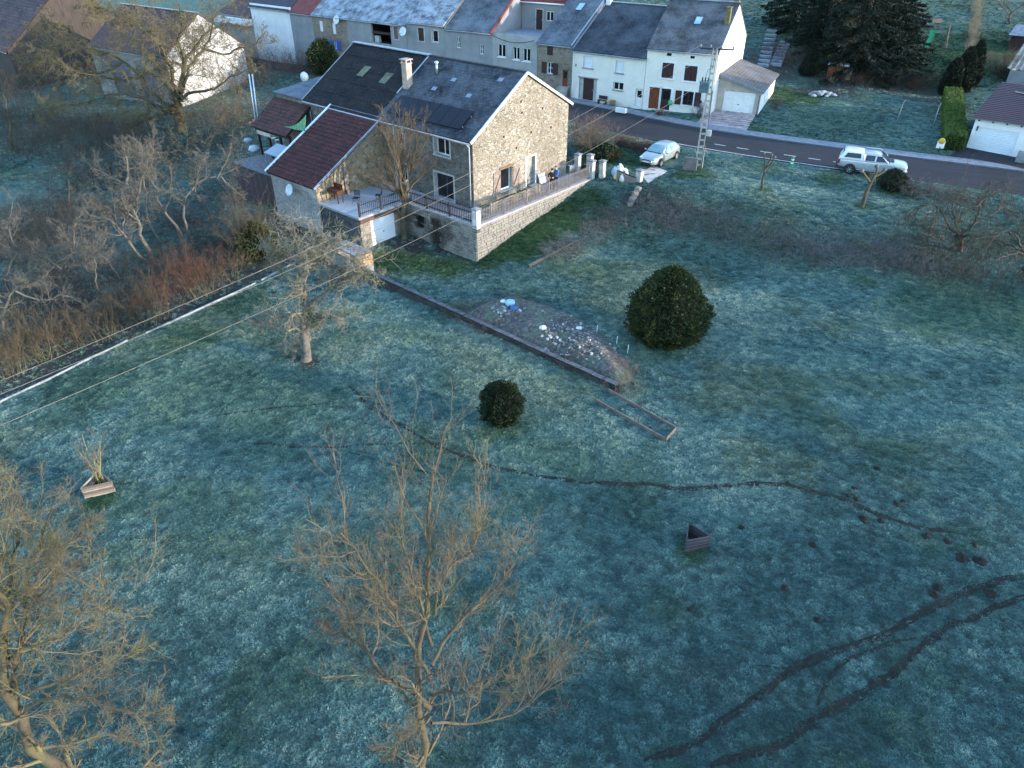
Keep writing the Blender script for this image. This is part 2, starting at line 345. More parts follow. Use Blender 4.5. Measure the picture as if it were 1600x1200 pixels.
def ground_mat():
    m, nt, b = newmat('frosted_ground'); pos = coords(nt, 'World')
    at = lambda n: nd(nt, 'ShaderNodeAttribute', attribute_name=n).outputs['Fac']
    big = noise(nt, pos, 0.22, 5, 0.6); med = noise(nt, pos, 1.6, 5, 0.65); fin = noise(nt, pos, 7.5, 5, 0.75); hf = noise(nt, pos, 30, 3, 0.7)
    k = mathn(nt, 'ADD', mathn(nt, 'MULTIPLY', fin, 0.55), mathn(nt, 'ADD', mathn(nt, 'MULTIPLY', med, 0.25), mathn(nt, 'MULTIPLY', hf, 0.25)))
    frost = ramp(nt, k, [(0.36, (0.024,0.048,0.041,1)), (0.50, (0.052,0.096,0.082,1)), (0.60, (0.095,0.155,0.134,1)), (0.74, (0.18,0.24,0.20,1))])
    yel = ramp(nt, mathn(nt, 'MULTIPLY', big, med), [(0.25, 0.0), (0.42, 0.55)])
    frost = mixc(nt, yel, frost, ramp(nt, k, [(0.4, (0.03,0.055,0.028,1)), (0.7, (0.15,0.175,0.10,1))]))
    green = ramp(nt, k, [(0.36, (0.006,0.022,0.008,1)), (0.7, (0.045,0.095,0.035,1))])
    soil = ramp(nt, k, [(0.36, (0.010,0.008,0.007,1)), (0.55, (0.045,0.036,0.030,1)), (0.75, (0.11,0.095,0.085,1))])
    mud = ramp(nt, k, [(0.36, (0.004,0.006,0.005,1)), (0.7, (0.018,0.022,0.017,1))])
    col = mixc(nt, at('green'), frost, green); col = mixc(nt, at('dirt'), col, soil)
    col = mixc(nt, mathn(nt, 'MULTIPLY', at('near_shade_tint'), .8), col, ramp(nt, k, [(0.4, (0.010,0.022,0.020,1)), (0.7, (0.06,0.10,0.095,1))]))  # foreground shadow and lens falloff painted into the near ground colour
    col = mixc(nt, at('trail'), col, mud)
    nt.links.new(col, b.inputs['Base Color']); b.inputs['Roughness'].default_value = 0.9; b.inputs['Specular IOR Level'].default_value = 0.15
    bump(nt, b, k, 0.8, 0.10); return m
GROUND = ground_mat()
ground = link('ground', np_mesh('ground', np.stack([GX.ravel(), GY.ravel(), GZ.ravel()], 1), FQ, GROUND, True, {'trail': TR.ravel(), 'green': GRN.ravel(), 'dirt': DRT.ravel(), 'near_shade_tint': (1-sstep(11, 29, GY+3*fbm(GX, GY, .3, 77, 3))).ravel()}))
tag(ground, 'frosted meadow and village ground sloping up behind the houses', 'ground', kind='structure')
# ------------------------------------------------------------------ road, pavement, markings
def asphalt():
    m, nt, b = newmat('asphalt'); pos = coords(nt, 'World')
    col = ramp(nt, noise(nt, pos, 0.5, 6, 0.7), [(0.3, (0.016,0.016,0.020,1)), (0.7, (0.030,0.029,0.034,1))])
    col = mixc(nt, ramp(nt, noise(nt, coords(nt, 'UV', (3.0, 0.06, 1)), 1.0, 4, 0.6), [(0.45, 0.0), (0.7, 0.55)]), col, (0.044,0.039,0.042,1))
    col = mixc(nt, 1.0, col, ramp(nt, noise(nt, pos, 40, 2), [(0.3, (0.8,0.8,0.8,1)), (0.7, (1.2,1.2,1.2,1))]), 'MULTIPLY')
    nt.links.new(col, b.inputs['Base Color']); b.inputs['Roughness'].default_value = 0.85; b.inputs['Specular IOR Level'].default_value = 0.2; bump(nt, b, noise(nt, pos, 60, 2), 0.3, 0.01); return m
ASPH = asphalt()
def resample(poly, step):
    poly = np.array(poly); seg = np.hypot(*(np.diff(poly[:,:2], axis=0).T)); cum = np.concatenate([[0], np.cumsum(seg)])
    s = np.arange(0, cum[-1], step); par = np.interp(s, cum, np.arange(len(poly)))
    # smooth corners
    xy = np.stack([np.interp(s, cum, poly[:,i]) for i in (0,1)], 1); k = max(1, int(6/step)); ker = np.ones(2*k+1)/(2*k+1)
    pad = np.concatenate([np.repeat(xy[:1], k, 0), xy, np.repeat(xy[-1:], k, 0)]); xy = np.stack([np.convolve(pad[:,i], ker, 'valid') for i in (0,1)], 1)
    return s, xy
RS, RC = resample(ROAD, 1.0); RT = np.gradient(RC, axis=0); RT /= np.hypot(RT[:,0], RT[:,1])[:,None]; RN = np.stack([-RT[:,1], RT[:,0]], 1)
# RC runs from the right to the left of the photo: +RN is the camera side
_rd, _rp = polydist(RC[:,0], RC[:,1], ROAD); RZ_ = road_z(_rp)
def strip(name, off0, off1, dz, mat, s0=0, s1=None, thick=0.0, label=None, kind='structure', dash=None):
    V = []; Fc = []; UV = []
    i0 = int(s0); i1 = len(RC) if s1 is None else min(len(RC), int(s1))
    offs = [off0, off1] if off1-off0 < 2 else list(np.linspace(off0, off1, 7))
    nn = len(offs)
    for i in range(i0, i1):
        for o in offs: V.append((RC[i,0]+RN[i,0]*o, RC[i,1]+RN[i,1]*o, RZ_[i]+dz))
    for k in range(i1-i0-1):
        if dash and (k % (dash[0]+dash[1])) >= dash[0]: continue
        for j in range(nn-1):
            a = k*nn+j; Fc.append((a, a+nn, a+nn+1, a+1))
    if thick:
        b0 = len(V)
        for k, i in enumerate(range(i0, i1)):
            for o in (off0, off1): V.append((RC[i,0]+RN[i,0]*o, RC[i,1]+RN[i,1]*o, RZ_[i]+dz-thick))
        for k in range(i1-i0-1):
            t = k*nn; b_ = b0+k*2
            Fc.append((t, b_, b_+2, t+nn)); Fc.append((t+nn-1, t+2*nn-1, b_+3, b_+1))
    me = np_mesh(name, V, Fc, mat)
    uv = me.uv_layers.new(name='UVMap'); co = np.array(V); li = np.zeros(len(me.loops), np.int32); me.loops.foreach_get('vertex_index', li)
    sidx = np.zeros(len(V)); off = np.zeros(len(V))
    for k, i in enumerate(range(i0, i1)):
        for j, o in enumerate(offs): sidx[k*nn+j] = i; off[k*nn+j] = o
    uv.data.foreach_set('uv', np.stack([off[li], sidx[li]], 1).ravel())
    o = link(name, me); tag(o, label, None, kind=kind); o['category'] = name.split('_')[0] if not label else name.replace('_', ' ')
    return o
strip('road', -ROAD_HW, ROAD_HW, 0.0, ASPH, label='dark asphalt village road crossing behind the lawn')
PAVE = pm('pavement', lin(92,94,102), lin(76,78,86), 1.2, 0.8, bmp=0.3, bscale=30, frost=0.25, kind='World')
KERB = pm('kerb_stone', lin(104,104,110), lin(84,86,92), 2.0, 0.8, bmp=0.3, frost=0.3, kind='World')
WPAINT = pm('road_paint', (0.55,0.55,0.55,1), (0.3,0.3,0.3,1), 3.0, 0.7, kind='World', lo=.4, hi=.75)
strip('pavement', -ROAD_HW-1.55, -ROAD_HW-0.16, 0.115, PAVE, thick=0.2, label='pale pavement along the far side of the road')
strip('kerb', -ROAD_HW-0.16, -ROAD_HW, 0.12, KERB, thick=0.25, label='low kerb stones between road and far pavement')
strip('edge_line', ROAD_HW-0.32, ROAD_HW-0.20, 0.005, WPAINT, s0=33, s1=54, label='white painted line along the near road edge')
strip('parking_line', ROAD_HW-2.1, ROAD_HW-1.98, 0.0055, WPAINT, s0=38, s1=50, dash=(1, 1), label='short white dashes beside the parked pickup')
# worn animal tracks: thin irregular ribbons of trodden soil on the meadow
TRACKM = pm('trodden_soil', (.004,.005,.005,1), (.012,.013,.011,1), 3.0, .95, bmp=.6, bscale=22, kind='World', c3=(.016,.024,.016,1))
TLAB = ['long worn path winding across the middle of the meadow', 'faint side path joining the long worn path from the left', 'short faint path below the side path', 'faint path running left from the start of the worn path', 'upper of the two dark tracks at lower right', 'lower of the two dark tracks at lower right', 'thin track linking the two dark tracks', 'short faint track above the upper dark track']
for k, (poly, wd, st) in enumerate(TRAILS):
    pl_ = np.array(poly); sg = np.hypot(*np.diff(pl_, axis=0).T); cm = np.concatenate([[0], np.cumsum(sg)]); s_ = np.arange(0, cm[-1], .14); xy = np.stack([np.interp(s_, cm, pl_[:,i]) for i in (0,1)], 1)
    ker = np.ones(9)/9; pad = np.concatenate([np.repeat(xy[:1], 4, 0), xy, np.repeat(xy[-1:], 4, 0)]); xy = np.stack([np.convolve(pad[:,i], ker, 'valid') for i in (0,1)], 1)
    tt = np.gradient(xy, axis=0); tt /= np.hypot(tt[:,0], tt[:,1])[:,None]; nn_ = np.stack([-tt[:,1], tt[:,0]], 1); xy = xy+nn_*((fbm(s_, s_*0+k*7, .7, 55, 3)-.5)*.35)[:,None]
    hw_ = wd*.58*(.30+1.1*fbm(s_, s_*0+k*3, 1.6, 58, 3)+.45*np.random.RandomState(k).rand(len(s_)))*np.sqrt(np.clip(np.minimum(s_, cm[-1]-s_)/1.2, .05, 1))*(.55+.45*st)
    a_ = xy+nn_*hw_[:,None]; b_ = xy-nn_*hw_[:,None]; c_ = xy; V = np.stack([a_, c_, b_], 1).reshape(-1, 2); Z = H(V[:,0], V[:,1])+.03; Z[1::3] -= .006; m_ = len(s_); ii = np.arange(m_-1)*3
    Fc = np.concatenate([np.stack([ii, ii+3, ii+4, ii+1], 1), np.stack([ii+1, ii+4, ii+5, ii+2], 1)])[:, ::-1]
    tag(link('worn_track', np_mesh('worn_track', np.column_stack([V, Z]), Fc, TRACKM, True)), TLAB[k], 'path', kind='structure')
# ------------------------------------------------------------------ grass blades (stuff)
def tuft_mesh(i, nb, L, spread):
    r = np.random.RandomState(100+i); V = []; Fc = []
    for k in range(nb):
        a = r.rand()*2*pi; rr = spread*sqrt(r.rand()); x, y = rr*cos(a), rr*sin(a); l = L*(.6+.8*r.rand()); lean = .7+1.1*r.rand(); a2 = a+r.randn()*.7
        dx, dy = cos(a2)*lean*l, sin(a2)*lean*l; wv = .005+.006*r.rand(); px_, py_ = -sin(a2)*wv, cos(a2)*wv; n = len(V)
        V += [(x-px_, y-py_, -.02), (x+px_, y+py_, -.02), (x+dx*.45+px_*.8, y+dy*.45+py_*.8, l*.62), (x+dx*.45-px_*.8, y+dy*.45-py_*.8, l*.62), (x+dx, y+dy, l*.72)]
        Fc += [(n, n+1, n+2, n+3), (n+3, n+2, n+4, n+4)]
    me = bpy.data.meshes.new('grass_tuft'); me.from_pydata(V, [], [tuple(dict.fromkeys(f)) for f in Fc]); me.materials.append(GRASS); return me
def grass_mat():
    m, nt, b = newmat('grass_blade')
    at = lambda n: nd(nt, 'ShaderNodeAttribute', attribute_name=n, attribute_type='INSTANCER').outputs['Fac']
    t = at('tint'); g = at('grn')
    tc = nt.nodes.new('ShaderNodeTexCoord'); sx = nd(nt, 'ShaderNodeSeparateXYZ'); nt.links.new(tc.outputs['Object'], sx.inputs[0])
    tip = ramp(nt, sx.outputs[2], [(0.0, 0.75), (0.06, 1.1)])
    fr = ramp(nt, t, [(0.0, (0.024,0.053,0.050,1)), (0.35, (0.074,0.148,0.134,1)), (0.7, (0.155,0.255,0.222,1)), (1.0, (0.32,0.38,0.27,1))])
    gr = ramp(nt, t, [(0.0, (0.010,0.032,0.010,1)), (1.0, (0.075,0.135,0.05,1))])
    sw = ramp(nt, t, [(0.0, (0.040,0.058,0.030,1)), (0.5, (0.125,0.160,0.090,1)), (1.0, (0.33,0.35,0.22,1))]); fr = mixc(nt, mathn(nt, 'MULTIPLY', at('straw'), .7), fr, sw)
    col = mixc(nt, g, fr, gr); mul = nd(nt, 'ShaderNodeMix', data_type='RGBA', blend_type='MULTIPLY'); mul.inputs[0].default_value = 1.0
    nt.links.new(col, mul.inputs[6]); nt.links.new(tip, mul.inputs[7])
    nt.links.new(mul.outputs[2], b.inputs['Base Color']); b.inputs['Roughness'].default_value = 0.8; b.inputs['Specular IOR Level'].default_value = 0.2
    return m
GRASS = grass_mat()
def scatter(name, pts, attrs, meshes, label, cat, mats=None):
    me = bpy.data.meshes.new(name); me.vertices.add(len(pts)); me.vertices.foreach_set('co', np.asarray(pts, np.float32).ravel())
    for k, a in attrs.items():
        q = me.attributes.new(k, 'FLOAT', 'POINT'); q.data.foreach_set('value', np.asarray(a, np.float32))
    o = link(name, me); tag(o, label, cat, kind='stuff')
    col = bpy.data.collections.new(name+'_source')
    for m_ in meshes: col.objects.link(bpy.data.objects.new('tuft_source', m_))
    ng = bpy.data.node_groups.new(name, 'GeometryNodeTree')
    ng.interface.new_socket('Geometry', in_out='INPUT', socket_type='NodeSocketGeometry'); ng.interface.new_socket('Geometry', in_out='OUTPUT', socket_type='NodeSocketGeometry')
    N = ng.nodes; L = ng.links; gi = N.new('NodeGroupInput'); go = N.new('NodeGroupOutput')
    mp = N.new('GeometryNodeMeshToPoints'); ip = N.new('GeometryNodeInstanceOnPoints'); ci = N.new('GeometryNodeCollectionInfo')
    ci.inputs['Collection'].default_value = col; ci.inputs['Separate Children'].default_value = True; ci.inputs['Reset Children'].default_value = True
    ip.inputs['Pick Instance'].default_value = True
    def named(n): 
        q = N.new('GeometryNodeInputNamedAttribute'); q.data_type = 'FLOAT'; q.inputs[0].default_value = n; return q.outputs[0]
    cx = N.new('ShaderNodeCombineXYZ'); L.new(named('rot'), cx.inputs[2])
    ti = N.new('FunctionNodeFloatToInt'); L.new(named('pick'), ti.inputs[0])
    L.new(gi.outputs[0], mp.inputs[0]); L.new(mp.outputs[0], ip.inputs['Points']); L.new(ci.outputs[0], ip.inputs['Instance']); L.new(ti.outputs[0], ip.inputs['Instance Index'])
    L.new(cx.outputs[0], ip.inputs['Rotation']); L.new(named('size'), ip.inputs['Scale']); L.new(ip.outputs[0], go.inputs[0])
    md = o.modifiers.new('scatter', 'NODES'); md.node_group = ng; return o
EXCL = []      # (centre, radius) where no grass grows, filled before the scatter is made
def make_grass():
    r = np.random.RandomState(7); Xs = []; Ys = []; Ss = []
    # rings of growing distance: fewer, larger tufts further away
    for y0, y1, dens, sz in ((9, 24, 120, .8), (24, 40, 92, .95), (40, 66, 50, 1.25), (66, 120, 17, 1.5)):
        hw_ = 80 if y0 > 60 else 45; n = int((y1-y0)*2*hw_*dens); X = r.uniform(-hw_, hw_, n); Y = r.uniform(y0, y1, n)
        dep = Y*_c+CAM_H*_s; ok = abs(F_PX*X/dep) < 880; Xs.append(X[ok]); Ys.append(Y[ok]); Ss.append(np.full(ok.sum(), sz))
    X = np.concatenate(Xs); Y = np.concatenate(Ys); S = np.concatenate(Ss)
    tr = trail_mask(X, Y); g, d = masks(X, Y); dr, _ = polydist(X, Y, ROAD)
    keep = (r.rand(len(X)) > tr*1.7) & (r.rand(len(X)) > d*.85) & (dr > ROAD_HW+.1)
    for c, rad in EXCL: keep &= np.hypot(X-c[0], Y-c[1]) > rad
    for poly in EXCL_POLY: keep &= ~inpoly(X, Y, poly)
    rs_ = np.zeros(len(X), bool); nd_ = dr < ROAD_HW+1.9
    # far side of the road carries a pavement
    i = np.argmin((X[nd_][:,None]-RC[:,0])**2+(Y[nd_][:,None]-RC[:,1])**2, 1); sidev = ((X[nd_]-RC[i,0])*RN[i,0]+(Y[nd_]-RC[i,1])*RN[i,1]) < 0; rs_[np.where(nd_)[0][sidev]] = True; keep &= ~rs_
    X, Y, S, g, tr = X[keep], Y[keep], S[keep], g[keep], tr[keep]; Z = H(X, Y); m = len(X)
    t = .50*fbm(X, Y, 3.0, 61, 3)+.40*fbm(X, Y, .22, 71, 3)+.30*(r.rand(m)-.5)
    t = np.clip((t-.20-.15*(1-sstep(11, 30, Y+5*(fbm(X, Y, .09, 83, 3)-.5))))/.50, 0, 1)  # tufts near the camera tinted darker: foreground shade put into their colour
    size = S*(.6+.7*r.rand(m)**1.5)*(1-.4*tr)
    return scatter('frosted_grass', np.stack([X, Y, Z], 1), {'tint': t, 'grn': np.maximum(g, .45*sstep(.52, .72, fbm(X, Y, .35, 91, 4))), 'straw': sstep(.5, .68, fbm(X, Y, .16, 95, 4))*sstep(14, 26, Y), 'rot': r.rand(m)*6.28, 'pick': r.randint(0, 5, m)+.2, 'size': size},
                   [tuft_mesh(i, 22, .058, .10) for i in range(5)], 'short frosted grass blades covering the meadow and lawns', 'grass')
def inpoly(X, Y, poly):
    ins = np.zeros(X.shape, bool); n = len(poly)
    for i in range(n):
        x1, y1 = poly[i][:2]; x2, y2 = poly[(i+1) % n][:2]
        c = ((y1 > Y) != (y2 > Y)) & (X < (x2-x1)*(Y-y1)/((y2-y1) or 1e-9)+x1); ins ^= c
    return ins
EXCL_POLY = []
# ------------------------------------------------------------------ building helpers
class Plane:
    """vertical plane in a building's own frame: u along ux, z up, d outwards"""
    def __init__(s, p0, ux): s.p0 = Vector((p0[0], p0[1], 0)); s.ux = Vector((ux[0], ux[1], 0)).normalized(); s.n = s.ux.cross(Vector((0,0,1)))
    def pt(s, u, z, d=0.0): q = s.p0+s.ux*u+s.n*d; return (q.x, q.y, z)
    def box(s, mb, u0, u1, z0, z1, d0, d1, mi=0):
        b = [s.pt(u0,z0,d1), s.pt(u1,z0,d1), s.pt(u1,z0,d0), s.pt(u0,z0,d0)]; t = [s.pt(u0,z1,d1), s.pt(u1,z1,d1), s.pt(u1,z1,d0), s.pt(u0,z1,d0)]
        mb.hexa(b, t, mi); return s
def wall(mb, pl, W, z0, z1, ops=(), depth=0.22, mi=0, rmi=None, top=None, u_start=0.0):
    us = sorted({u_start, W, *[o[0] for o in ops], *[o[1] for o in ops]}); zs = sorted({z0, z1, *[o[2] for o in ops], *[o[3] for o in ops]})
    for i in range(len(us)-1):
        for j in range(len(zs)-1):
            cu = (us[i]+us[i+1])/2; cz = (zs[j]+zs[j+1])/2
            if any(o[0] < cu < o[1] and o[2] < cz < o[3] for o in ops): continue
            mb.face([pl.pt(us[i],zs[j]), pl.pt(us[i+1],zs[j]), pl.pt(us[i+1],zs[j+1]), pl.pt(us[i],zs[j+1])], mi)
    r = mi if rmi is None else rmi
    for o in ops:
        a, b, c, d = o[:4]; D = -depth
        mb.face([pl.pt(a,c), pl.pt(b,c), pl.pt(b,c,D), pl.pt(a,c,D)][::-1], r); mb.face([pl.pt(a,d), pl.pt(b,d), pl.pt(b,d,D), pl.pt(a,d,D)], r)
        mb.face([pl.pt(a,c), pl.pt(a,d), pl.pt(a,d,D), pl.pt(a,c,D)][::-1], r); mb.face([pl.pt(b,c), pl.pt(b,d), pl.pt(b,d,D), pl.pt(b,c,D)], r)
    if top: mb.face([pl.pt(*q) for q in top], mi)
GLASS = pm('window_glass', (0.006,0.007,0.01,1), (0.01,0.012,0.015,1), 1.0, 0.08, spec=0.6)
FRAME_W = pm('white_frame', (0.72,0.72,0.70,1), (0.62,0.62,0.6,1), 2, 0.5)
BROWN = pm('brown_wood', lin(62,40,38), lin(44,29,28), 4, 0.7, bmp=.2, stretch=(4,4,.6))
DOORBR = pm('orange_brown_door', lin(120,62,34), lin(92,46,26), 4, .6, stretch=(4,4,.6))
BLUEP = pm('blue_shutter_paint', lin(38,84,168), lin(30,66,140), 3, .6)
ZINC = pm('zinc', lin(128,134,142), lin(98,104,114), 2.5, .5, metal=.3, frost=.5)
DARK = pm('dark_interior', (0.005,0.005,0.005,1), (0.009,0.008,0.008,1), 2, .95)
LIME = pm('lime_surround', lin(176,172,168), lin(142,140,138), 2.5, .85, bmp=.2)
ROLLER = pm('white_roller_shutter', (0.66,0.68,0.7,1), (0.6,0.62,0.65,1), 2, .5)
CONC = pm('concrete', lin(150,146,140), lin(112,110,106), 1.5, .9, bmp=.3, frost=.35)
def window(par, pl, u0, u1, z0, z1, depth=.2, cols=2, rows=1, frame=FRAME_W, fw=.07, sill=None, name='window'):
    mb = MB(); d = -depth
    for a, b, c, e in ((u0,u1,z0,z0+fw), (u0,u1,z1-fw,z1), (u0,u0+fw,z0+fw,z1-fw), (u1-fw,u1,z0+fw,z1-fw)): pl.box(mb, a, b, c, e, d-.05, d+.02)
    for k in range(1, cols): m_ = u0+(u1-u0)*k/cols; pl.box(mb, m_-fw*.55, m_+fw*.55, z0+fw, z1-fw, d-.05, d+.015)
    for k in range(1, rows): m_ = z0+(z1-z0)*k/rows; pl.box(mb, u0+fw, u1-fw, m_-fw*.3, m_+fw*.3, d-.045, d+.01)
    o = mb.build(name, frame, par)
    for k in range(cols):
        a = u0+(u1-u0)*k/cols; b = u0+(u1-u0)*(k+1)/cols
        g = MB(); pl.box(g, a+.02, b-.02, z0+.02, z1-.02, d-.04, d-.015); g.build('pane', GLASS, o)
    if sill: s_ = MB(); pl.box(s_, u0-.1, u1+.1, z0-.09, z0-.003, -depth, .07); s_.build('sill', sill, o)
    return o
def surround(par, pl, u0, u1, z0, z1, w=.14, mat=None, bottom=True, d=.025):
    mb = MB(); pl.box(mb, u0-w, u1+w, z1, z1+w, -.02, d); pl.box(mb, u0-w, u0, z0, z1, -.02, d); pl.box(mb, u1, u1+w, z0, z1, -.02, d)
    if bottom: pl.box(mb, u0-w-.03, u1+w+.03, z0-w*.8, z0, -.02, d+.05)
    return mb.build('surround', mat or LIME, par)
def shutter(par, pl, u0, u1, z0, z1, mat, d=.03, boards=3, name='shutter'):
    mb = MB(); n = boards; w_ = (u1-u0)/n
    for k in range(n): pl.box(mb, u0+w_*k+.006, u0+w_*(k+1)-.006, z0, z1, d-.025, d+.012)
    for zz in (z0+(z1-z0)*.16, z0+(z1-z0)*.80): pl.box(mb, u0+.01, u1-.01, zz, zz+.09, d+.012, d+.03)
    return mb.build(name, mat, par)
def roller(par, pl, u0, u1, z0, z1, depth=.12):
    mb = MB(); n = max(6, int((z1-z0)/.09)); s_ = (z1-z0)/n
    for k in range(n): pl.box(mb, u0, u1, z0+s_*k+.004, z0+s_*(k+1)-.004, -depth-.02, -depth+.012)
    pl.box(mb, u0, u1, z0, z1, -depth-.05, -depth-.02); return mb.build('roller_shutter', ROLLER, par)
def door(par, pl, u0, u1, z0, z1, mat, depth=.15, boards=4, glaze=False, name='door', handle=True):
    mb = MB(); w_ = (u1-u0)/boards
    for k in range(boards): pl.box(mb, u0+w_*k+.004, u0+w_*(k+1)-.004, z0, z1, -depth-.04, -depth+.012)
    pl.box(mb, u0, u1, z0, z1, -depth-.07, -depth-.04)
    o = mb.build(name, mat, par)
    if glaze: g = MB(); pl.box(g, u0+.18, u1-.18, z0+(z1-z0)*.5, z1-.2, -depth+.013, -depth+.025); g.build('pane', GLASS, o)
    if handle: g = MB(); pl.box(g, u1-.14, u1-.09, z0+.95, z0+1.12, -depth+.012, -depth+.06); g.build('handle', ZINC, o)
    return o
def slab_quad(mb, a, b, c, d, th, mi=0):
    """roof slope: four corners of its top (counter-clockwise from above), thickness downwards"""
    t = [Vector(p) for p in (a, b, c, d)]; n = (t[1]-t[0]).cross(t[3]-t[0]).normalized()
    if n.z < 0: n = -n
    mb.hexa([p-n*th for p in t], t, mi)
def pantiles(a, b, c, d, tw=.27, th=.34, amp=.045, rng=None, drop=.035):
    """rows of overlapping tiles on a slope: a-b is the eave, d-c the top edge"""
    a, b, c, d = (np.array(p, float) for p in (a, b, c, d)); rows = max(2, int(round(np.linalg.norm(d-a)/th))); cols = max(2, int(round(np.linalg.norm(b-a)/tw)))
    n = np.cross(b-a, d-a); n /= np.linalg.norm(n); n = n if n[2] > 0 else -n
    prof = [(0, .0), (.18, .75), (.38, 1.), (.58, .75), (.75, .1), (.9, -.1), (1.0, .0)]
    us = []; hs = []
    for k in range(cols):
        for (p_, q_) in prof[:-1]: us.append((k+p_)/cols); hs.append(q_*amp)
    us.append(1.0); hs.append(0.0); us = np.array(us); hs = np.array(hs); m = len(us); V = []; Fc = []
    r = np.random.RandomState(3)
    for j in range(rows):
        v0 = j/rows; v1 = (j+1)/rows+.03/rows
        for kk, (v, lift) in enumerate(((v0, drop), (min(v1, 1.0), .0))):
            L = a+(d-a)*v; R = b+(c-b)*v
            jit = (r.rand(m)-.5)*.012
            V += list(L[None]+(R-L)[None]*us[:,None]+n[None]*(hs+lift+jit+.02)[:,None])
        # front lip
        L = a+(d-a)*v0; R = b+(c-b)*v0; V += list(L[None]+(R-L)[None]*us[:,None]+n[None]*(hs*.6-.0)[:,None])
        o = j*3*m
        for i in range(m-1): Fc += [(o+i, o+i+1, o+m+i+1, o+m+i), (o+2*m+i, o+2*m+i+1, o+i+1, o+i)]
    return np.array(V), np.array(Fc)
def corrugated(a, b, c, d, per=.18, amp=.028, sheets=5, sides=6):
    a, b, c, d = (np.array(p, float) for p in (a, b, c, d)); W = np.linalg.norm(b-a); m = int(W/per*sides)+1; us = np.linspace(0, 1, m)
    n = np.cross(b-a, d-a); n /= np.linalg.norm(n); n = n if n[2] > 0 else -n
    hs = amp*np.sin(us*W/per*2*pi); V = []; Fc = []
    for j in range(sheets):
        for v, lift in ((j/sheets, .03), (min(1, (j+1.06)/sheets), 0.0)):
            L = a+(d-a)*v; R = b+(c-b)*v; V += list(L[None]+(R-L)[None]*us[:,None]+n[None]*(hs+lift)[:,None])
        o = j*2*m
        for i in range(m-1): Fc.append((o+i, o+i+1, o+m+i+1, o+m+i))
    return np.array(V), np.array(Fc)
def npart(name, VF, mat, parent, smooth=False, kind=None):
    o = link(name, np_mesh(name, VF[0], VF[1], mat, smooth), parent)
    if kind: o['kind'] = kind
    return o
def stonework(pl, u0, u1, zf, z1, sw=.42, sh=.2, seed=1, proud=.05, ops=()):
    """separate stones laid in courses over a wall face; zf(u) is the ground line"""
    r = random.Random(seed); mb = MB(); z = z1; 
    while z > min(zf(u0), zf(u1))-.1:
        h = sh*r.uniform(.7, 1.25); u = u0
        while u < u1-.02:
            w_ = min(sw*r.uniform(.55, 1.5), u1-u)
            if u1-u-w_ < .1: w_ = u1-u
            cu = u+w_/2; cz = z-h/2
            if cz > zf(cu)-.25 and not any(o[0]-.02 < cu < o[1]+.02 and o[2] < cz < o[3] for o in ops):
                g = .012; p_ = proud*r.uniform(.3, 1.1); b_ = .02; mi = r.choice((0,0,0,1,1,2))
                f0 = [pl.pt(u+g, z-h+g, 0), pl.pt(u+w_-g, z-h+g, 0), pl.pt(u+w_-g, z-g, 0), pl.pt(u+g, z-g, 0)]
                jj = lambda: r.uniform(-.012, .012)
                f1 = [pl.pt(u+g+b_+jj(), z-h+g+b_+jj(), p_), pl.pt(u+w_-g-b_+jj(), z-h+g+b_+jj(), p_), pl.pt(u+w_-g-b_+jj(), z-g-b_+jj(), p_), pl.pt(u+g+b_+jj(), z-g-b_+jj(), p_)]
                mb.mesh(f0+f1, [(4,5,6,7), (0,1,5,4), (1,2,6,5), (2,3,7,6), (3,0,4,7)], mi)
            u += w_
        z -= h
    return mb
def picket_fence(name, pts, label, cat='fence', ht=1.0, gap=.16, pw=.07, mat=None, mat2=None, group=None, z_of=None, rails=(.22,.82), post_every=2.4, pointed=False):
    """posts, rails and single pickets along a polyline of (x, y, z)"""
    a0 = pts[0]; root = empty(name, a0, 0, label, cat, group); o = Vector(a0)
    pk = MB(); tp = ht
    pk.mesh([(-pw/2,-.012,.06),(pw/2,-.012,.06),(pw/2,.012,.06),(-pw/2,.012,.06),(-pw/2,-.012,tp-.06),(pw/2,-.012,tp-.06),(pw/2,.012,tp-.06),(-pw/2,.012,tp-.06),(0,-.012,tp),(0,.012,tp)],
            [(3,2,1,0),(0,1,5,4),(2,3,7,6),(1,2,6,5),(3,0,4,7),(4,5,8),(6,7,9),(5,6,9,8),(7,4,8,9)])
    me = pk.data('picket', mat); 
    ps = MB(); ps.box(-.05,.05,-.05,.05,0,ht+.03); pme = ps.data('post', mat2 or mat)
    for (p, q) in zip(pts[:-1], pts[1:]):
        p = Vector(p); q = Vector(q); L = (q-p).length; d = (q-p)/L; ang = atan2(d.y, d.x); nrm = Vector((-d.y, d.x, 0))
        nps = max(1, round(L/post_every))
        for k in range(nps+1):
            if k == 0 and p != Vector(pts[0]): continue
            c = link('post', pme, root); c.location = p+(q-p)*(k/nps)-o; c.rotation_euler = (0,0,ang)
        for rz in rails:
            m_ = MB(); m_.beam(p-o+Vector((0,0,ht*rz)), q-o+Vector((0,0,ht*rz)), .035, .07); m_.build('rail', mat2 or mat, root)
        n = int(L/gap)
        for k in range(n):
            c = link('picket', me, root); t = (k+.5)/n; c.location = p+(q-p)*t-o-nrm*.032+Vector((0,0,random.Random(k*7+n).uniform(-.02,.02))); c.rotation_euler = (0, 0, ang)
    return root
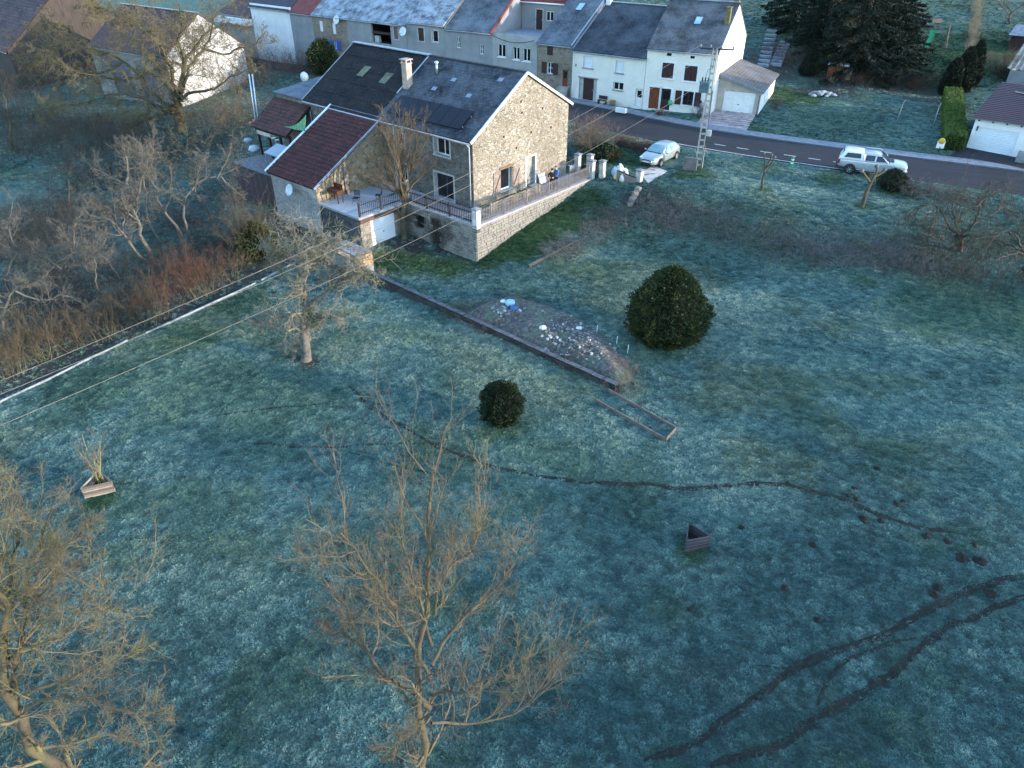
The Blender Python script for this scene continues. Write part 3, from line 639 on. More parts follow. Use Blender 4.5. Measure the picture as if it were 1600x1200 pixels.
# ------------------------------------------------------------------ the stone farmhouse
HU = np.array([.755,-.656]); HU /= np.hypot(*HU); HG = np.array([-HU[1], HU[0]]); HA = P(741, 322, 2.8)[:2]; HO = HA-HU*19.0; HROT = atan2(HU[1], HU[0])
def hw(x, y, z=0.0): q = HO+HU*x+HG*y; return np.array([q[0], q[1], z])       # farmhouse frame -> world
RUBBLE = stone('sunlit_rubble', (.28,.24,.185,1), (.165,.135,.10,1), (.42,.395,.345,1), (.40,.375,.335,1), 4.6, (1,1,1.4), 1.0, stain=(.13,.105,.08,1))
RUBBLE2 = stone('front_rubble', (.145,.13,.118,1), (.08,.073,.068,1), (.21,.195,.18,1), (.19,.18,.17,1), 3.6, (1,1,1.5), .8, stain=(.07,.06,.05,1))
SLATE = slates('farm_slates', (.007,.009,.014,1), (.034,.038,.050,1), .10, .34, .25, moss=(.045,.04,.032,1))
FIBRO = pm('dark_fibre_cement', (.009,.009,.012,1), (.018,.017,.018,1), .9, .85, bmp=.3, bscale=18, c3=(.035,.033,.03,1))
REDT = pm('dark_red_tiles', lin(70,34,33), lin(50,26,27), .8, .75, bmp=.3, bscale=12, c3=lin(88,48,42))
OLDT = pm('old_brown_tiles', lin(80,52,48), lin(56,38,38), 1.2, .8, bmp=.3, bscale=12, c3=lin(98,70,64))
TRIMW = pm('pale_verge', lin(208,206,204), lin(168,168,170), 2, .7)
house = empty('farmhouse', hw(0,0,0), HROT, 'long stone farmhouse with sunlit gable and slate roof carrying solar panels', 'house')
PF = Plane((0,0), (1,0)); PG = Plane((19,0), (0,1)); PB = Plane((19,10.95), (-1,0)); PL = Plane((0,10.95), (0,-1))
f_ops = [(15.15,16.7,5.85,7.22), (14.95,16.95,2.62,4.5), (10.8,11.85,5.7,7.15), (10.6,11.9,2.62,4.35), (6.5,7.2,5.6,6.4)]
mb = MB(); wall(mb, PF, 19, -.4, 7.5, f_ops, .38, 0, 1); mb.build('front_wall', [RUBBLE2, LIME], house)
g_ops = [(2.9,4.2,3.12,4.72), (5.88,6.92,2.55,4.95)]
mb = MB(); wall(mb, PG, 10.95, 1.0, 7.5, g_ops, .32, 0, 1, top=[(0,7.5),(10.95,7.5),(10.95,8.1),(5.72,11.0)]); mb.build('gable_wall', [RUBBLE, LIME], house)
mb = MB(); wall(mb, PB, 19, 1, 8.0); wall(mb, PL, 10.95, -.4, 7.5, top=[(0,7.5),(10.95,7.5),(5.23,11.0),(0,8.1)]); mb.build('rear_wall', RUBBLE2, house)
for k, (a, b, c, d) in enumerate(f_ops):
    if k == 4: m_ = MB(); PF.box(m_, a, b, c, d, -.36, -.3); m_.build('vent_opening', DARK, house); continue
    window(house, PF, a, b, c, d, .34, 2, 1, FRAME_W if k != 1 else pm('grey_blue_frame', lin(70,72,84)), sill=LIME)
    surround(house, PF, a, b, c, d, .13, LIME)
window(house, PG, 2.9, 4.2, 3.12, 4.72, .28, 1, 1, FRAME_W, sill=LIME)
SHUT = pm('weathered_grey_shutter', lin(140,124,112), lin(110,98,92), 3, .8)
for a, b in ((2.08,2.86), (4.26,5.06)):
    s_ = shutter(house, PG, a, b, 3.15, 4.68, SHUT, .05, 4); m_ = MB(); z0, z1 = 3.3, 4.45
    m_.beam(PG.pt(a+.08, z0, .09), PG.pt(b-.08, z1, .09), .02, .05); m_.build('brace', BROWN, s_)
m_ = MB(); PG.box(m_, 2.75, 4.35, 4.74, 4.92, -.2, .06); m_.build('lintel', pm('old_oak', lin(120,96,72), lin(86,66,50), 4, .8, stretch=(1,6,6)), house)
door(house, PG, 5.88, 6.92, 2.55, 4.95, pm('grey_door', lin(150,148,140), lin(126,124,118), 2, .7), .26, 5); surround(house, PG, 5.88, 6.92, 2.55, 4.95, .13, pm('bright_surround', (.7,.68,.64,1)), False)
RZ = lambda y: 7.42+(11.1-7.42)*(y+.3)/6.0
m_ = MB(); slab_quad(m_, (9.12,-.3,RZ(-.3)), (19.12,-.3,RZ(-.3)), (19.12,5.7,11.1), (9.12,5.7,11.1), .12); slab_quad(m_, (9.12,5.7,11.095), (19.12,5.7,11.095), (19.12,11.25,8.0), (9.12,11.25,8.0), .12)
slate_roof = m_.build('slate_roof', SLATE, house)
cr = npart('corrugated_roof', corrugated((-.25,-.35,RZ(-.35)-.02), (9.1,-.35,RZ(-.35)-.02), (9.1,5.7,11.08), (-.25,5.7,11.08), .18, .03, 5), FIBRO, house, True)
npart('rear_corrugated_roof', corrugated((-.25,11.25,8.0), (9.1,11.25,8.0), (9.1,5.72,11.08), (-.25,5.72,11.08), .18, .03, 4, 5), FIBRO, house, True)
TRANS = pm('translucent_sheet', lin(110,112,88), lin(86,92,78), 2, .4)
for (x0, y0, w_, h_) in ((3.4,2.75,.8,1.0), (6.35,2.55,.8,1.0)):
    npart('rooflight_sheet', corrugated((x0,y0,RZ(y0)+.035), (x0+w_,y0,RZ(y0)+.035), (x0+w_,y0+h_,RZ(y0+h_)+.035), (x0,y0+h_,RZ(y0+h_)+.035), .18, .03, 1), TRANS, cr, True)
m_ = MB(); m_.beam((-.3,5.7,11.16), (9.1,5.7,11.16), .42, .07); m_.build('ridge_flashing', pm('frosted_ridge', (.26,.29,.33,1), (.14,.16,.2,1), 5, .6), cr)
m_ = MB(); m_.beam((9.1,5.7,11.14), (19.12,5.7,11.14), .26, .08); m_.build('ridge_tiles', pm('ridge_slate', (.03,.033,.045,1)), slate_roof)
m_ = MB(); m_.beam((19.16,-.34,RZ(-.34)-.02), (19.16,5.72,11.10), .1, .17); m_.beam((19.16,5.70,11.09), (19.16,11.3,7.98), .1, .17); m_.build('verge_board', TRIMW, house)
m_ = MB(); m_.beam((9.12,2.0,RZ(2.0)+.05), (9.12,5.6,RZ(5.6)+.05), .12, .05); m_.build('flashing', ZINC, house)
m_ = MB(); m_.beam((-.27,-.35,RZ(-.35)), (-.27,5.7,11.1), .06, .14); m_.build('flashing', ZINC, house)
m_ = MB(); m_.tube([(-.2,-.42,7.3), (19.1,-.42,7.3)], .075, 8); m_.build('gutter', ZINC, house)
m_ = MB(); m_.tube([(18.72,-.4,7.28), (18.76,-.1,7.0), (18.76,-.1,2.7)], .05, 8); m_.build('downpipe', pm('pale_pipe', lin(176,178,182)), house)
ch = MB(); ch.box(9.25,9.8,2.55,3.1,8.8,10.95); ch.box(9.2,9.85,2.5,3.15,10.95,11.02); 
for sx in (9.25,9.72):
    for sy in (2.55,3.02): ch.box(sx, sx+.08, sy, sy+.08, 11.02, 11.22)
ch.box(9.15,9.9,2.45,3.2,11.22,11.29); ch.build('chimney', pm('chimney_render', lin(170,152,138), lin(130,118,112), 2, .9, bmp=.3), house)
m_ = MB(); m_.tube([(11.3,4.3,RZ(4.3)), (11.3,4.3,RZ(4.3)+.75)], .09, 10); m_.lathe([(.16,0),(.16,.1),(.02,.16)], (11.3,4.3,RZ(4.3)+.75), 10); m_.build('flue_pipe', pm('flue_metal', lin(170,176,182), None, 2, .4, metal=.5), house)
SOLAR = newmat('solar_cells')[0]; nt = SOLAR.node_tree; b_ = nt.nodes['Principled BSDF']; uvn = coords(nt, 'UV')
br = nd(nt, 'ShaderNodeTexBrick', offset=0.0); br.inputs['Color1'].default_value = (.002,.003,.008,1); br.inputs['Color2'].default_value = (.005,.006,.016,1); br.inputs['Mortar'].default_value = (.02,.022,.03,1)
br.inputs['Scale'].default_value = 1; br.inputs['Mortar Size'].default_value = .008; br.inputs['Brick Width'].default_value = .16; br.inputs['Row Height'].default_value = .16; nt.links.new(uvn, br.inputs[0]); nt.links.new(br.outputs[0], b_.inputs['Base Color']); b_.inputs['Roughness'].default_value = .5; b_.inputs['Specular IOR Level'].default_value = .15
sl = atan2(11.1-7.42, 6.0)
for k in range(7):
    x0 = 9.85+k*1.1; m_ = MB(); y0, y1 = .25, 1.78
    q = [(x0,y0,RZ(y0)+.2), (x0+1.07,y0,RZ(y0)+.2), (x0+1.07,y1,RZ(y1)+.2), (x0,y1,RZ(y1)+.2)]; slab_quad(m_, *q, .045); m_.build('solar_panel', SOLAR, house)
m_ = MB()
for yy in (.55,1.45): m_.beam((9.8,yy,RZ(yy)+.09), (17.6,yy,RZ(yy)+.09), .05, .12)
m_.build('panel_rail', ZINC, house)
for (x0, y0) in ((13.1,3.9), (15.6,2.9), (17.2,4.6), (12.0,2.9)):
    m_ = MB(); slab_quad(m_, (x0,y0,RZ(y0)+.03), (x0+.45,y0,RZ(y0)+.03), (x0+.45,y0+.3,RZ(y0+.3)+.03), (x0,y0+.3,RZ(y0+.3)+.03), .02); m_.build('lifted_slate', pm('pale_slate', lin(120,130,150), None, 3, .6), slate_roof)
for k, (yy, zz) in enumerate(((5.1,9.1),(5.2,8.3),(3.2,7.0),(7.6,8.2),(6.3,6.7),(4.6,5.9),(8.7,6.6))):
    m_ = MB(); PG.box(m_, yy, yy+.16, zz, zz+.16, -.1, .012); m_.build('putlog_hole', DARK, house)
# grey low extension on the far left end of the farmhouse
ext = empty('farmhouse_extension', hw(-4.5,0,0), HROT, 'low grey-roofed extension at the left end of the stone farmhouse', 'extension')
mb = MB(); wall(mb, Plane((0,0),(1,0)), 4.45, -.4, 7.35); wall(mb, Plane((0,7.5),(0,-1)), 7.5, -.4, 7.35, top=[(0,7.35),(7.5,7.35),(7.5,7.36),(0,7.95)]); mb.build('wall', RUBBLE2, ext)
npart('roof', corrugated((-.25,-.25,7.42), (4.2,-.25,7.42), (4.2,7.6,8.15), (-.25,7.6,8.15), .3, .02, 3), pm('frosted_fibre_sheet', (.075,.09,.11,1), (.12,.14,.17,1), 1.2, .8), ext, True)
# old red-brown tile lean-to in front of the extension, open yard below
shed = empty('tiled_lean_to', hw(-4.9,-.05,0), HROT, 'open lean-to shed with sagging red-brown tile roof beside the farmhouse', 'shed')
mb = MB(); slab_quad(mb, (0,-2.7,4.95), (5.2,-2.7,4.95), (5.2,0,6.9), (0,0,6.9), .1); mb.build('roof_deck', BROWN, shed)
npart('roof_tiles', pantiles((0,-2.75,4.98), (5.2,-2.75,4.98), (5.2,0,6.95), (0,0,6.95), .25, .33), OLDT, shed, kind='stuff')
for x_ in (.25, 1.9, 3.6, 5.0):
    m_ = MB(); m_.box(x_-.09, x_+.09, -2.4, -2.22, 0, 4.9); m_.build('post', BROWN, shed)
m_ = MB(); m_.box(0,5.1,-2.42,-2.2,4.65,4.85); m_.build('beam', BROWN, shed)
m_ = MB(); m_.box(1.0,3.0,-2.85,-2.8,4.55,4.85); m_.build('fascia_board', pm('pale_board', lin(170,160,150)), shed)
m_ = MB(); m_.tube([(5.3,-.1,6.6), (5.3,-.1,2.8)], .05, 8); m_.build('downpipe', ZINC, shed)
# red tiled annex projecting from the front
annex = empty('tiled_annex', hw(3.5,-6.7,0), HROT, 'stone annex with steep dark red tile roof and sunlit side wall', 'annex')
AW, AD = 5.85, 6.65
mb = MB(); wall(mb, Plane((0,0),(1,0)), AW, -.6, 3.75); mb.build('front_wall', stone('annex_blocks', (.30,.30,.30,1), (.22,.22,.22,1), (.38,.37,.36,1), (.34,.33,.32,1), 3.4, (1,1,2.0), .5), annex)
mb = MB(); wall(mb, Plane((AW,0),(0,1)), AD, -.6, 3.75, top=[(0,3.75),(AD,3.75),(AD,7.3)]); mb.build('side_wall', stone('warm_rubble', (.28,.21,.13,1), (.15,.11,.07,1), (.40,.34,.25,1), (.38,.33,.26,1), 3.0, (1,1,1.5), .9, stain=(.12,.09,.06,1)), annex)
mb = MB(); wall(mb, Plane((0,AD),(0,-1)), AD, -.6, 3.75, top=[(0,3.75),(AD,3.75),(0,7.3)]); mb.build('left_wall', RUBBLE2, annex)
mb = MB(); slab_quad(mb, (-.12,-.25,3.72), (AW+.2,-.25,3.72), (AW+.2,AD,7.42), (-.12,AD,7.42), .14); mb.build('roof_deck', BROWN, annex)
npart('roof_tiles', pantiles((-.1,-.3,3.74), (AW+.16,-.3,3.74), (AW+.16,AD,7.47), (-.1,AD,7.47), .25, .4), REDT, annex, kind='stuff')
m_ = MB(); m_.beam((-.2,-.32,3.76), (-.2,AD,7.52), .16, .16); m_.build('verge_flashing', pm('bright_zinc', (.62,.68,.76,1), (.5,.56,.64,1), 3, .5), annex)
m_ = MB(); m_.beam((AW+.22,-.32,3.72), (AW+.22,AD,7.48), .1, .16); m_.beam((-.2,AD-.04,7.5), (AW+.25,AD-.04,7.5), .12, .1); m_.build('verge_board', ZINC, annex)
m_ = MB(); PA = Plane((AW,0),(0,1)); PA.box(m_, 2.55, 2.95, 1.5, 4.6, -.05, .12); m_.build('buttress', RUBBLE2, annex)
def dish(name, loc, r, face, label, arm=.35, group='satellite dishes'):
    root = empty(name, loc, atan2(face[1], face[0]), label, 'satellite dish', group)
    prof = [(0.001,.0),(r*.4,.02*r/.4),(r*.75,.08*r/.4),(r,.15*r/.4),(r*1.02,.15*r/.4)]
    m_ = MB(); m_.lathe([(a, b) for a, b in prof], (0,0,0), 20, axis='x'); m_.lathe([(a, b-.012) for a, b in prof[::-1]], (0,0,0), 20, axis='x'); o = m_.build('reflector', pm('dish_paint', lin(205,208,210), lin(180,184,188), 2, .5), root); o.rotation_euler = (0, radians(-22), 0)
    m_ = MB(); m_.tube([(-.02,0,-.02), (-arm,0,-.12)], .03, 8); m_.build('mount', ZINC, root)
    m_ = MB(); m_.tube([(.05,0,-r*.95), (r*1.1,0,-r*.25)], .018, 6); m_.obox((r*1.12,0,-r*.2), (.12,.08,.08)); m_.build('feed_arm', ZINC, root); return root
dish('satellite_dish', hw(6.75,-7.2,3.1), .42, -HG, 'white satellite dish on the block wall of the tiled annex', .5)
# ------------------------------------------------------------------ terrace, garage, walls and fences round the farmhouse
TZ = 2.5
terr = empty('terrace', hw(14,-2.4,0), HROT, 'raised stone-walled terrace wrapping round the farmhouse', 'terrace')
# local frame of the terrace: same axes, origin at (14,-2.4)
def tl(x, y, z): return (x-14, y+2.4, z)
XR = 21.45; YB = 11.5
TERST = [pm('wall_stone_a', (.24,.22,.19,1), (.175,.16,.14,1), 1.5, .9, bmp=.4), pm('wall_stone_b', (.165,.15,.13,1), (.115,.105,.095,1), 1.5, .9, bmp=.4), pm('wall_stone_c', (.25,.225,.185,1), (.18,.16,.13,1), 1.5, .9, bmp=.4)]
PAVING = pm('terrace_paving', lin(140,128,128), lin(118,110,112), 1.2, .85, bmp=.15, frost=.1)
mb = MB(); pf = Plane(tl(14,-2.4,0)[:2], (1,0)); pg = Plane(tl(XR,-2.4,0)[:2], (0,1))
fo = [(1.15,2.15,.95,1.95), (2.95,3.75,0.0,2.05)]
JOINT = pm('mortar_backing', (.09,.082,.072,1), (.06,.055,.05,1), 4, .95)
wall(mb, pf, XR-14, -.5, TZ, fo, .4); wall(mb, pg, YB+2.4, -.6, TZ); mb.build('retaining_wall', JOINT, terr)
sw_ = stonework(pf, 0, XR-14, lambda u: -.1, TZ, .40, .19, 4, .05, [(a-.05, b+.05, c, d) for a, b, c, d in fo]).build('front_stonework', TERST, terr); sw_['kind'] = 'stuff'
gl_ = lambda u: np.interp(u, [0,3,7,11,14], [-.2,.35,1.1,1.8,2.3])
sw_ = stonework(pg, 0, YB+2.4, gl_, TZ, .42, .20, 5, .05).build('side_stonework', [TERST[0], TERST[2], TERST[2]], terr); sw_['kind'] = 'stuff'
for (a, b, c, d) in fo: m_ = MB(); pf.box(m_, a, b, c, d, -.39, -.3); m_.build('cellar_opening', DARK, terr)
mb = MB(); m = mb.box(*[v for v in (0, XR-14-5.05+2.6, 0, 2.38)], TZ-.12, TZ+.02); mb.build('front_paving', PAVING, terr)
mb = MB(); mb.box(5.02, XR-14+.02, -.02, 2.38, TZ-.12, TZ+.021); mb.box(5.02, XR-14+.02, 2.38, YB+2.4, TZ-.12, TZ+.0205); mb.build('side_paving', PAVING, terr)
mb = MB(); pf.box(mb, -.05, XR-14+.08, TZ+.025, TZ+.12, -.3, .07); mb.build('front_coping', CONC, terr)
mb = MB(); pg.box(mb, .1, YB+2.4, TZ+.025, TZ+.13, -.32, .08); mb.build('side_coping', pm('frosted_coping', lin(168,158,152), lin(140,132,130), 2, .8, frost=.3), terr)
# planting bed against the gable inside the inner fence
mb = MB(); mb.box(5.1,6.35,2.5,8.1,TZ+.02,TZ+.14); mb.build('planting_bed', pm('bed_grass', (.035,.075,.025,1), (.07,.06,.045,1), 2.5, .95, bmp=.6, bscale=20), terr)
mb = MB(); mb.box(5.06,6.42,8.1,9.5,TZ+.021,TZ+.16); mb.box(5.06,5.9,8.4,9.3,TZ+.16,TZ+.3); mb.build('door_step', CONC, terr)
# garage box under the terrace end
gar = empty('terrace_garage', hw(9.4,-6.6,0), HROT, 'flat-roofed garage under the frosted terrace with white door', 'garage')
GW, GD = 4.6, 4.25
p1 = Plane((0,0),(1,0)); p2 = Plane((GW,0),(0,1))
BLK = stone('dark_blocks', (.07,.07,.074,1), (.045,.045,.048,1), (.095,.092,.09,1), (.065,.065,.065,1), 2.4, (1,1,2.2), .4)
mb = MB(); wall(mb, p1, GW, -.5, TZ-.08); mb.build('front_wall', BLK, gar)
go = [(.95,3.2,.0,2.05)]
mb = MB(); wall(mb, p2, GD, -.5, TZ-.08, go, .12); mb.build('door_wall', pm('garage_render', lin(158,140,124), lin(128,116,106), 2, .9, bmp=.5), gar)
sw_ = stonework(p2, 0, .9, lambda u: -.1, TZ-.1, .3, .18, 9, .03).build('corner_stonework', TERST, gar); sw_['kind'] = 'stuff'
mb = MB(); p2.box(mb, .95, 3.2, 0, 2.05, -.14, -.06); gd = mb.build('garage_door', pm('white_door_paint', (.62,.64,.66,1), (.56,.58,.61,1), 1.5, .45), gar)
mb = MB(); p2.box(mb, 2.05, 2.15, .9, .96, -.06, -.02); mb.build('handle', DARK, gd)
mb = MB(); mb.box(-.06,GW+.1,-.12,6.55,TZ-.08,TZ+.07); mb.build('roof_slab', pm('frosted_slab', (.30,.31,.33,1), (.20,.205,.22,1), 1.0, .85, bmp=.2, frost=.3), gar)
mb = MB(); p2.box(mb, .0, GD, 2.08, TZ-.09, .002, .09); mb.build('lintel_beam', pm('rust_beam', lin(96,72,58), lin(70,54,46), 3, .8), gar)
# fences
PALE = pm('grey_fence_paint', lin(104,100,102), lin(76,73,76), 3, .75, stretch=(2,2,.5)); DKF = pm('dark_fence_iron', lin(40,40,46), lin(30,30,36), 3, .6)
EXCL_POLY += [[hw(*q)[:2] for q in ((-6,-6.8),(14.3,-6.8),(14.3,-2.7),(XR+.15,-2.7),(XR+.15,11.8),(-6,12))]]
picket_fence('picket_fence', [hw(XR-.12,-2.0,TZ+.13), hw(XR-.12,10.9,TZ+.13)], 'long grey picket fence along the terrace beside the sunlit gable', ht=1.05, gap=.165, mat=PALE, group='terrace fences')
picket_fence('picket_fence', [hw(14.1,-2.3,TZ+.12), hw(XR-.35,-2.3,TZ+.12)], 'dark metal picket fence on the terrace below the french window', ht=1.0, gap=.17, pw=.035, mat=DKF, group='terrace fences')
picket_fence('picket_fence', [hw(13.95,-6.5,TZ+.08), hw(13.95,-2.5,TZ+.08)], 'dark metal picket fence above the white garage door', ht=1.0, gap=.17, pw=.035, mat=DKF, group='terrace fences')
CREAMF = pm('cream_fence', lin(176,156,120), lin(150,132,102), 3, .7)
picket_fence('picket_fence', [hw(20.5,.15,TZ+.14), hw(20.5,5.7,TZ+.14)], 'low cream picket fence edging the bed under the gable window', ht=.72, gap=.15, mat=CREAMF, group='terrace fences')
def pillar(loc, ht, w_, label, group='fence pillars', rot=HROT, cap=True, mats=None):
    root = empty('pillar', loc, rot, label, 'pillar', group); zz = 0; k = 0
    nb = max(4, int(ht/.22)); hh = ht/nb
    me = []
    for k in range(nb):
        m_ = MB(); j = .008*((k*37) % 3-1); m_.box(-w_/2+j, w_/2+j, -w_/2-j, w_/2-j, k*hh+.006, (k+1)*hh-.004); m_.build('block', mats or pm('pillar_block', lin(196,188,180), lin(150,146,144), 2.2, .9, bmp=.4), root)
    m_ = MB(); m_.box(-w_/2+.03, w_/2-.03, -w_/2+.03, w_/2-.03, -.3, ht-.01); m_.build('core', JOINT, root)
    if cap: m_ = MB(); q = w_/2+.07; m_.box(-q,q,-q,q,ht,ht+.07); m_.mesh([(-q,-q,ht+.07),(q,-q,ht+.07),(q,q,ht+.07),(-q,q,ht+.07),(0,0,ht+.17)], [(0,1,4),(1,2,4),(2,3,4),(3,0,4)]); m_.build('cap', pm('pillar_cap', lin(110,110,112), lin(84,84,88), 2, .9, frost=.3), root)
    return root
pillar(hw(XR-.1,-2.25,TZ-.1), 1.35, .42, 'stone corner pillar of the terrace where two fences meet')
pillar(hw(XR-.1,11.25,TZ+.0), 1.45, .4, 'stone pillar ending the long picket fence by the steps')
PA_ = np.append(P(902,268,2.55)[:2], 2.45); PB2 = np.append(P(921,267,2.6)[:2], 2.5); PD_ = np.append(P(940,281,2.4)[:2], 2.2)
pillar(PA_, 1.5, .42, 'stone pillar at the end of the low wall behind the two people')
pillar(PB2, 1.4, .42, 'stone pillar beside the small garden gate behind the fence end')
pillar(PD_, 1.7, .42, 'stone pillar standing left of the driveway gate')
# low wall with iron railings running from the house corner
LW0 = hw(19.05,11.3,TZ); LWL = float(np.hypot(*(PA_-LW0)[:2]))-.22
lw = empty('low_wall', LW0, atan2(PA_[1]-LW0[1], PA_[0]-LW0[0]), 'low grey wall with railings from the house corner to a pillar', 'wall')
m_ = MB(); m_.box(0,LWL,-.14,.14,-.8,.55); m_.build('masonry', CONC, lw); m_ = MB(); m_.box(-.02,LWL+.02,-.18,.18,.555,.62); m_.build('coping', pm('coping_pale', lin(150,152,160), None, 2, .8, frost=.4), lw)
rl = MB(); rl.box(-.012,.012,-.012,.012,.6,1.3); rme = rl.data('railing', DKF)
for k in range(int(LWL/.19)): c = link('railing', rme, lw); c.location = (.12+k*.19, 0, 0)
def iron_gate(name, a, b, ht, label, open_=0):
    a = np.array(a); b = np.array(b); L = np.hypot(*(b-a)[:2]); root = empty(name, a, atan2(b[1]-a[1], b[0]-a[0]), label, 'gate')
    m_ = MB(); n = max(4, int(L/.14)); m_.box(0,L,-.02,.02,.1,.16); m_.box(0,L,-.02,.02,.5,.54)
    for k in range(n): x0 = L*k/n; x1 = L*(k+1)/n; f = lambda x: ht-.25*sin(pi*x/L); m_.hexa([(x0,-.02,f(x0)-.05),(x1,-.02,f(x1)-.05),(x1,.02,f(x1)-.05),(x0,.02,f(x0)-.05)], [(x0,-.02,f(x0)),(x1,-.02,f(x1)),(x1,.02,f(x1)),(x0,.02,f(x0))])
    m_.build('frame', DKF, root)
    bm_ = MB(); bm_.box(-.014,.014,-.014,.014,.1,ht-.2); bme = bm_.data('bar', DKF)
    for k in range(n+1): c = link('bar', bme, root); c.location = (.02+(L-.04)*k/n, 0, 0)
    m_ = MB(); m_.box(.02,L-.02,-.008,.008,.16,.5); m_.build('panel', DKF, root); return root
_gd = (PB2-PA_)/np.linalg.norm(PB2-PA_); iron_gate('garden_gate', PA_+_gd*.24+np.array([0,0,.08]), PB2-_gd*.24+np.array([0,0,.03]), 1.25, 'small dark iron garden gate between two stone pillars')
_pc = hw(XR-.1,11.25,TZ); _gd = (PD_-_pc)/np.linalg.norm((PD_-_pc)[:2]); iron_gate('side_gate', _pc+_gd*.24, PD_-_gd*.24+np.array([0,0,.25]), 1.4, 'dark grey gate leaf between the fence end and the driveway pillar')
# driveway gate with wooden bars and its right pillar
gp = pillar(np.append(P(998,289,2.5)[:2], 2.1), 1.55, .45, 'stone gate pillar at the right end of the wooden driveway gate')
ga, gb = np.append(P(946,283,2.45)[:2], 2.35), np.append(P(993,292,2.45)[:2], 2.35)
GL = float(np.hypot(*(gb-ga)[:2])); gate = empty('driveway_gate', ga, atan2(gb[1]-ga[1], gb[0]-ga[0]), 'wooden driveway gate with curved dark top rail in front of the rubble bags', 'gate')
WG = pm('gate_wood', lin(132,126,122), lin(100,96,96), 3, .8, stretch=(3,3,.5)); GD_ = pm('gate_dark', lin(44,40,42), lin(34,30,34), 2, .6)
pk = MB(); pk.box(-.045,.045,-.015,.015,0,1); pkm = pk.data('bar', WG)
hf = lambda x: 1.18-.32*sstep(.25, 1.0, np.array(x/GL))
x0g = GL*.38; nb_ = 15
for k in range(nb_):
    x = x0g+(GL-x0g)*(k+.5)/nb_; c = link('bar', pkm, gate); c.location = (x, 0, .12); c.scale = (1, 1, float(hf(x))-.14)
m_ = MB(); xs_ = np.linspace(x0g, GL, 9); m_.tube([(x, -.03, float(hf(x))) for x in xs_], .045, 6); m_.build('top_rail', GD_, gate)
m_ = MB(); m_.box(x0g,GL,.016,.06,.42,.50); m_.box(.0,GL,.018,.07,.1,.2); m_.build('lower_rail', GD_, gate)
m_ = MB(); m_.box(x0g,GL,.02,.045,.2,.42); m_.build('kick_board', GD_, gate)
for x in (x0g+.03, x0g+.62): m_ = MB(); m_.box(x-.06, x+.06, -.08, -.017, 0, 1.2); m_.build('stile', WG, gate)
for k in range(5): m_ = MB(); m_.box(.1+k*.24, .16+k*.24, -.02, .0, .1, .4); m_.build('short_stake', GD_, gate)
# concrete ramp and low leaning wall beside the gate
ramp_ = MB(); q = [P(1000,272,2.75), P(1020,258,2.9), P(1042,268,2.85), P(1012,292,2.55)]
rp = empty('concrete_apron', (q[0][0], q[0][1], 0), 0, 'pale cracked concrete apron between the gate and the hatchback', 'slab')
o0 = Vector((q[0][0], q[0][1], 0)); t_ = [Vector((p[0], p[1], hz(p[0], p[1])+.06))-o0 for p in (q[0], q[3], q[2], q[1])]
ramp_.hexa([v-Vector((0,0,.5)) for v in t_], t_); ramp_.build('slab', pm('pale_concrete', lin(205,190,178), lin(170,158,150), 2.0, .9, bmp=.4), rp)
for k, (s0, s1) in enumerate((((.3,.1),(.45,.35)), ((.5,.4),(.7,.55)), ((.2,.6),(.4,.75)))):
    m_ = MB(); f = lambda s: t_[0]*(1-s[0])*(1-s[1])+t_[1]*s[0]*(1-s[1])+t_[2]*s[0]*s[1]+t_[3]*(1-s[0])*s[1]+Vector((0,0,.012)); m_.beam(f(s0), f(s1), .09, .012); m_.build('crack', DARK, rp)
EXCL_POLY.append([p[:2] for p in (q[0], q[1], q[2], q[3])])
ck = empty('rough_kerb', G(984,322), 0, 'rough pale stone kerb stepping down beside the driveway gate', 'kerb'); o0 = Vector(ck.location); R_ = random.Random(5)
a_ = np.array(G(997,298)); b_ = np.array(G(984,322)); c_ = np.array(G(984,330))
for k in range(9):
    t = k/8; p_ = a_*(1-t)+b_*t; m_ = MB(); m_.obox(Vector((p_[0], p_[1], hz(p_[0],p_[1])+.12))-o0, (.34*R_.uniform(.8,1.2), .38, .32*R_.uniform(.7,1.2)), Matrix.Rotation(R_.uniform(0,3), 3, 'Z'))
    m_.build('stone', TERST[k % 3], ck)
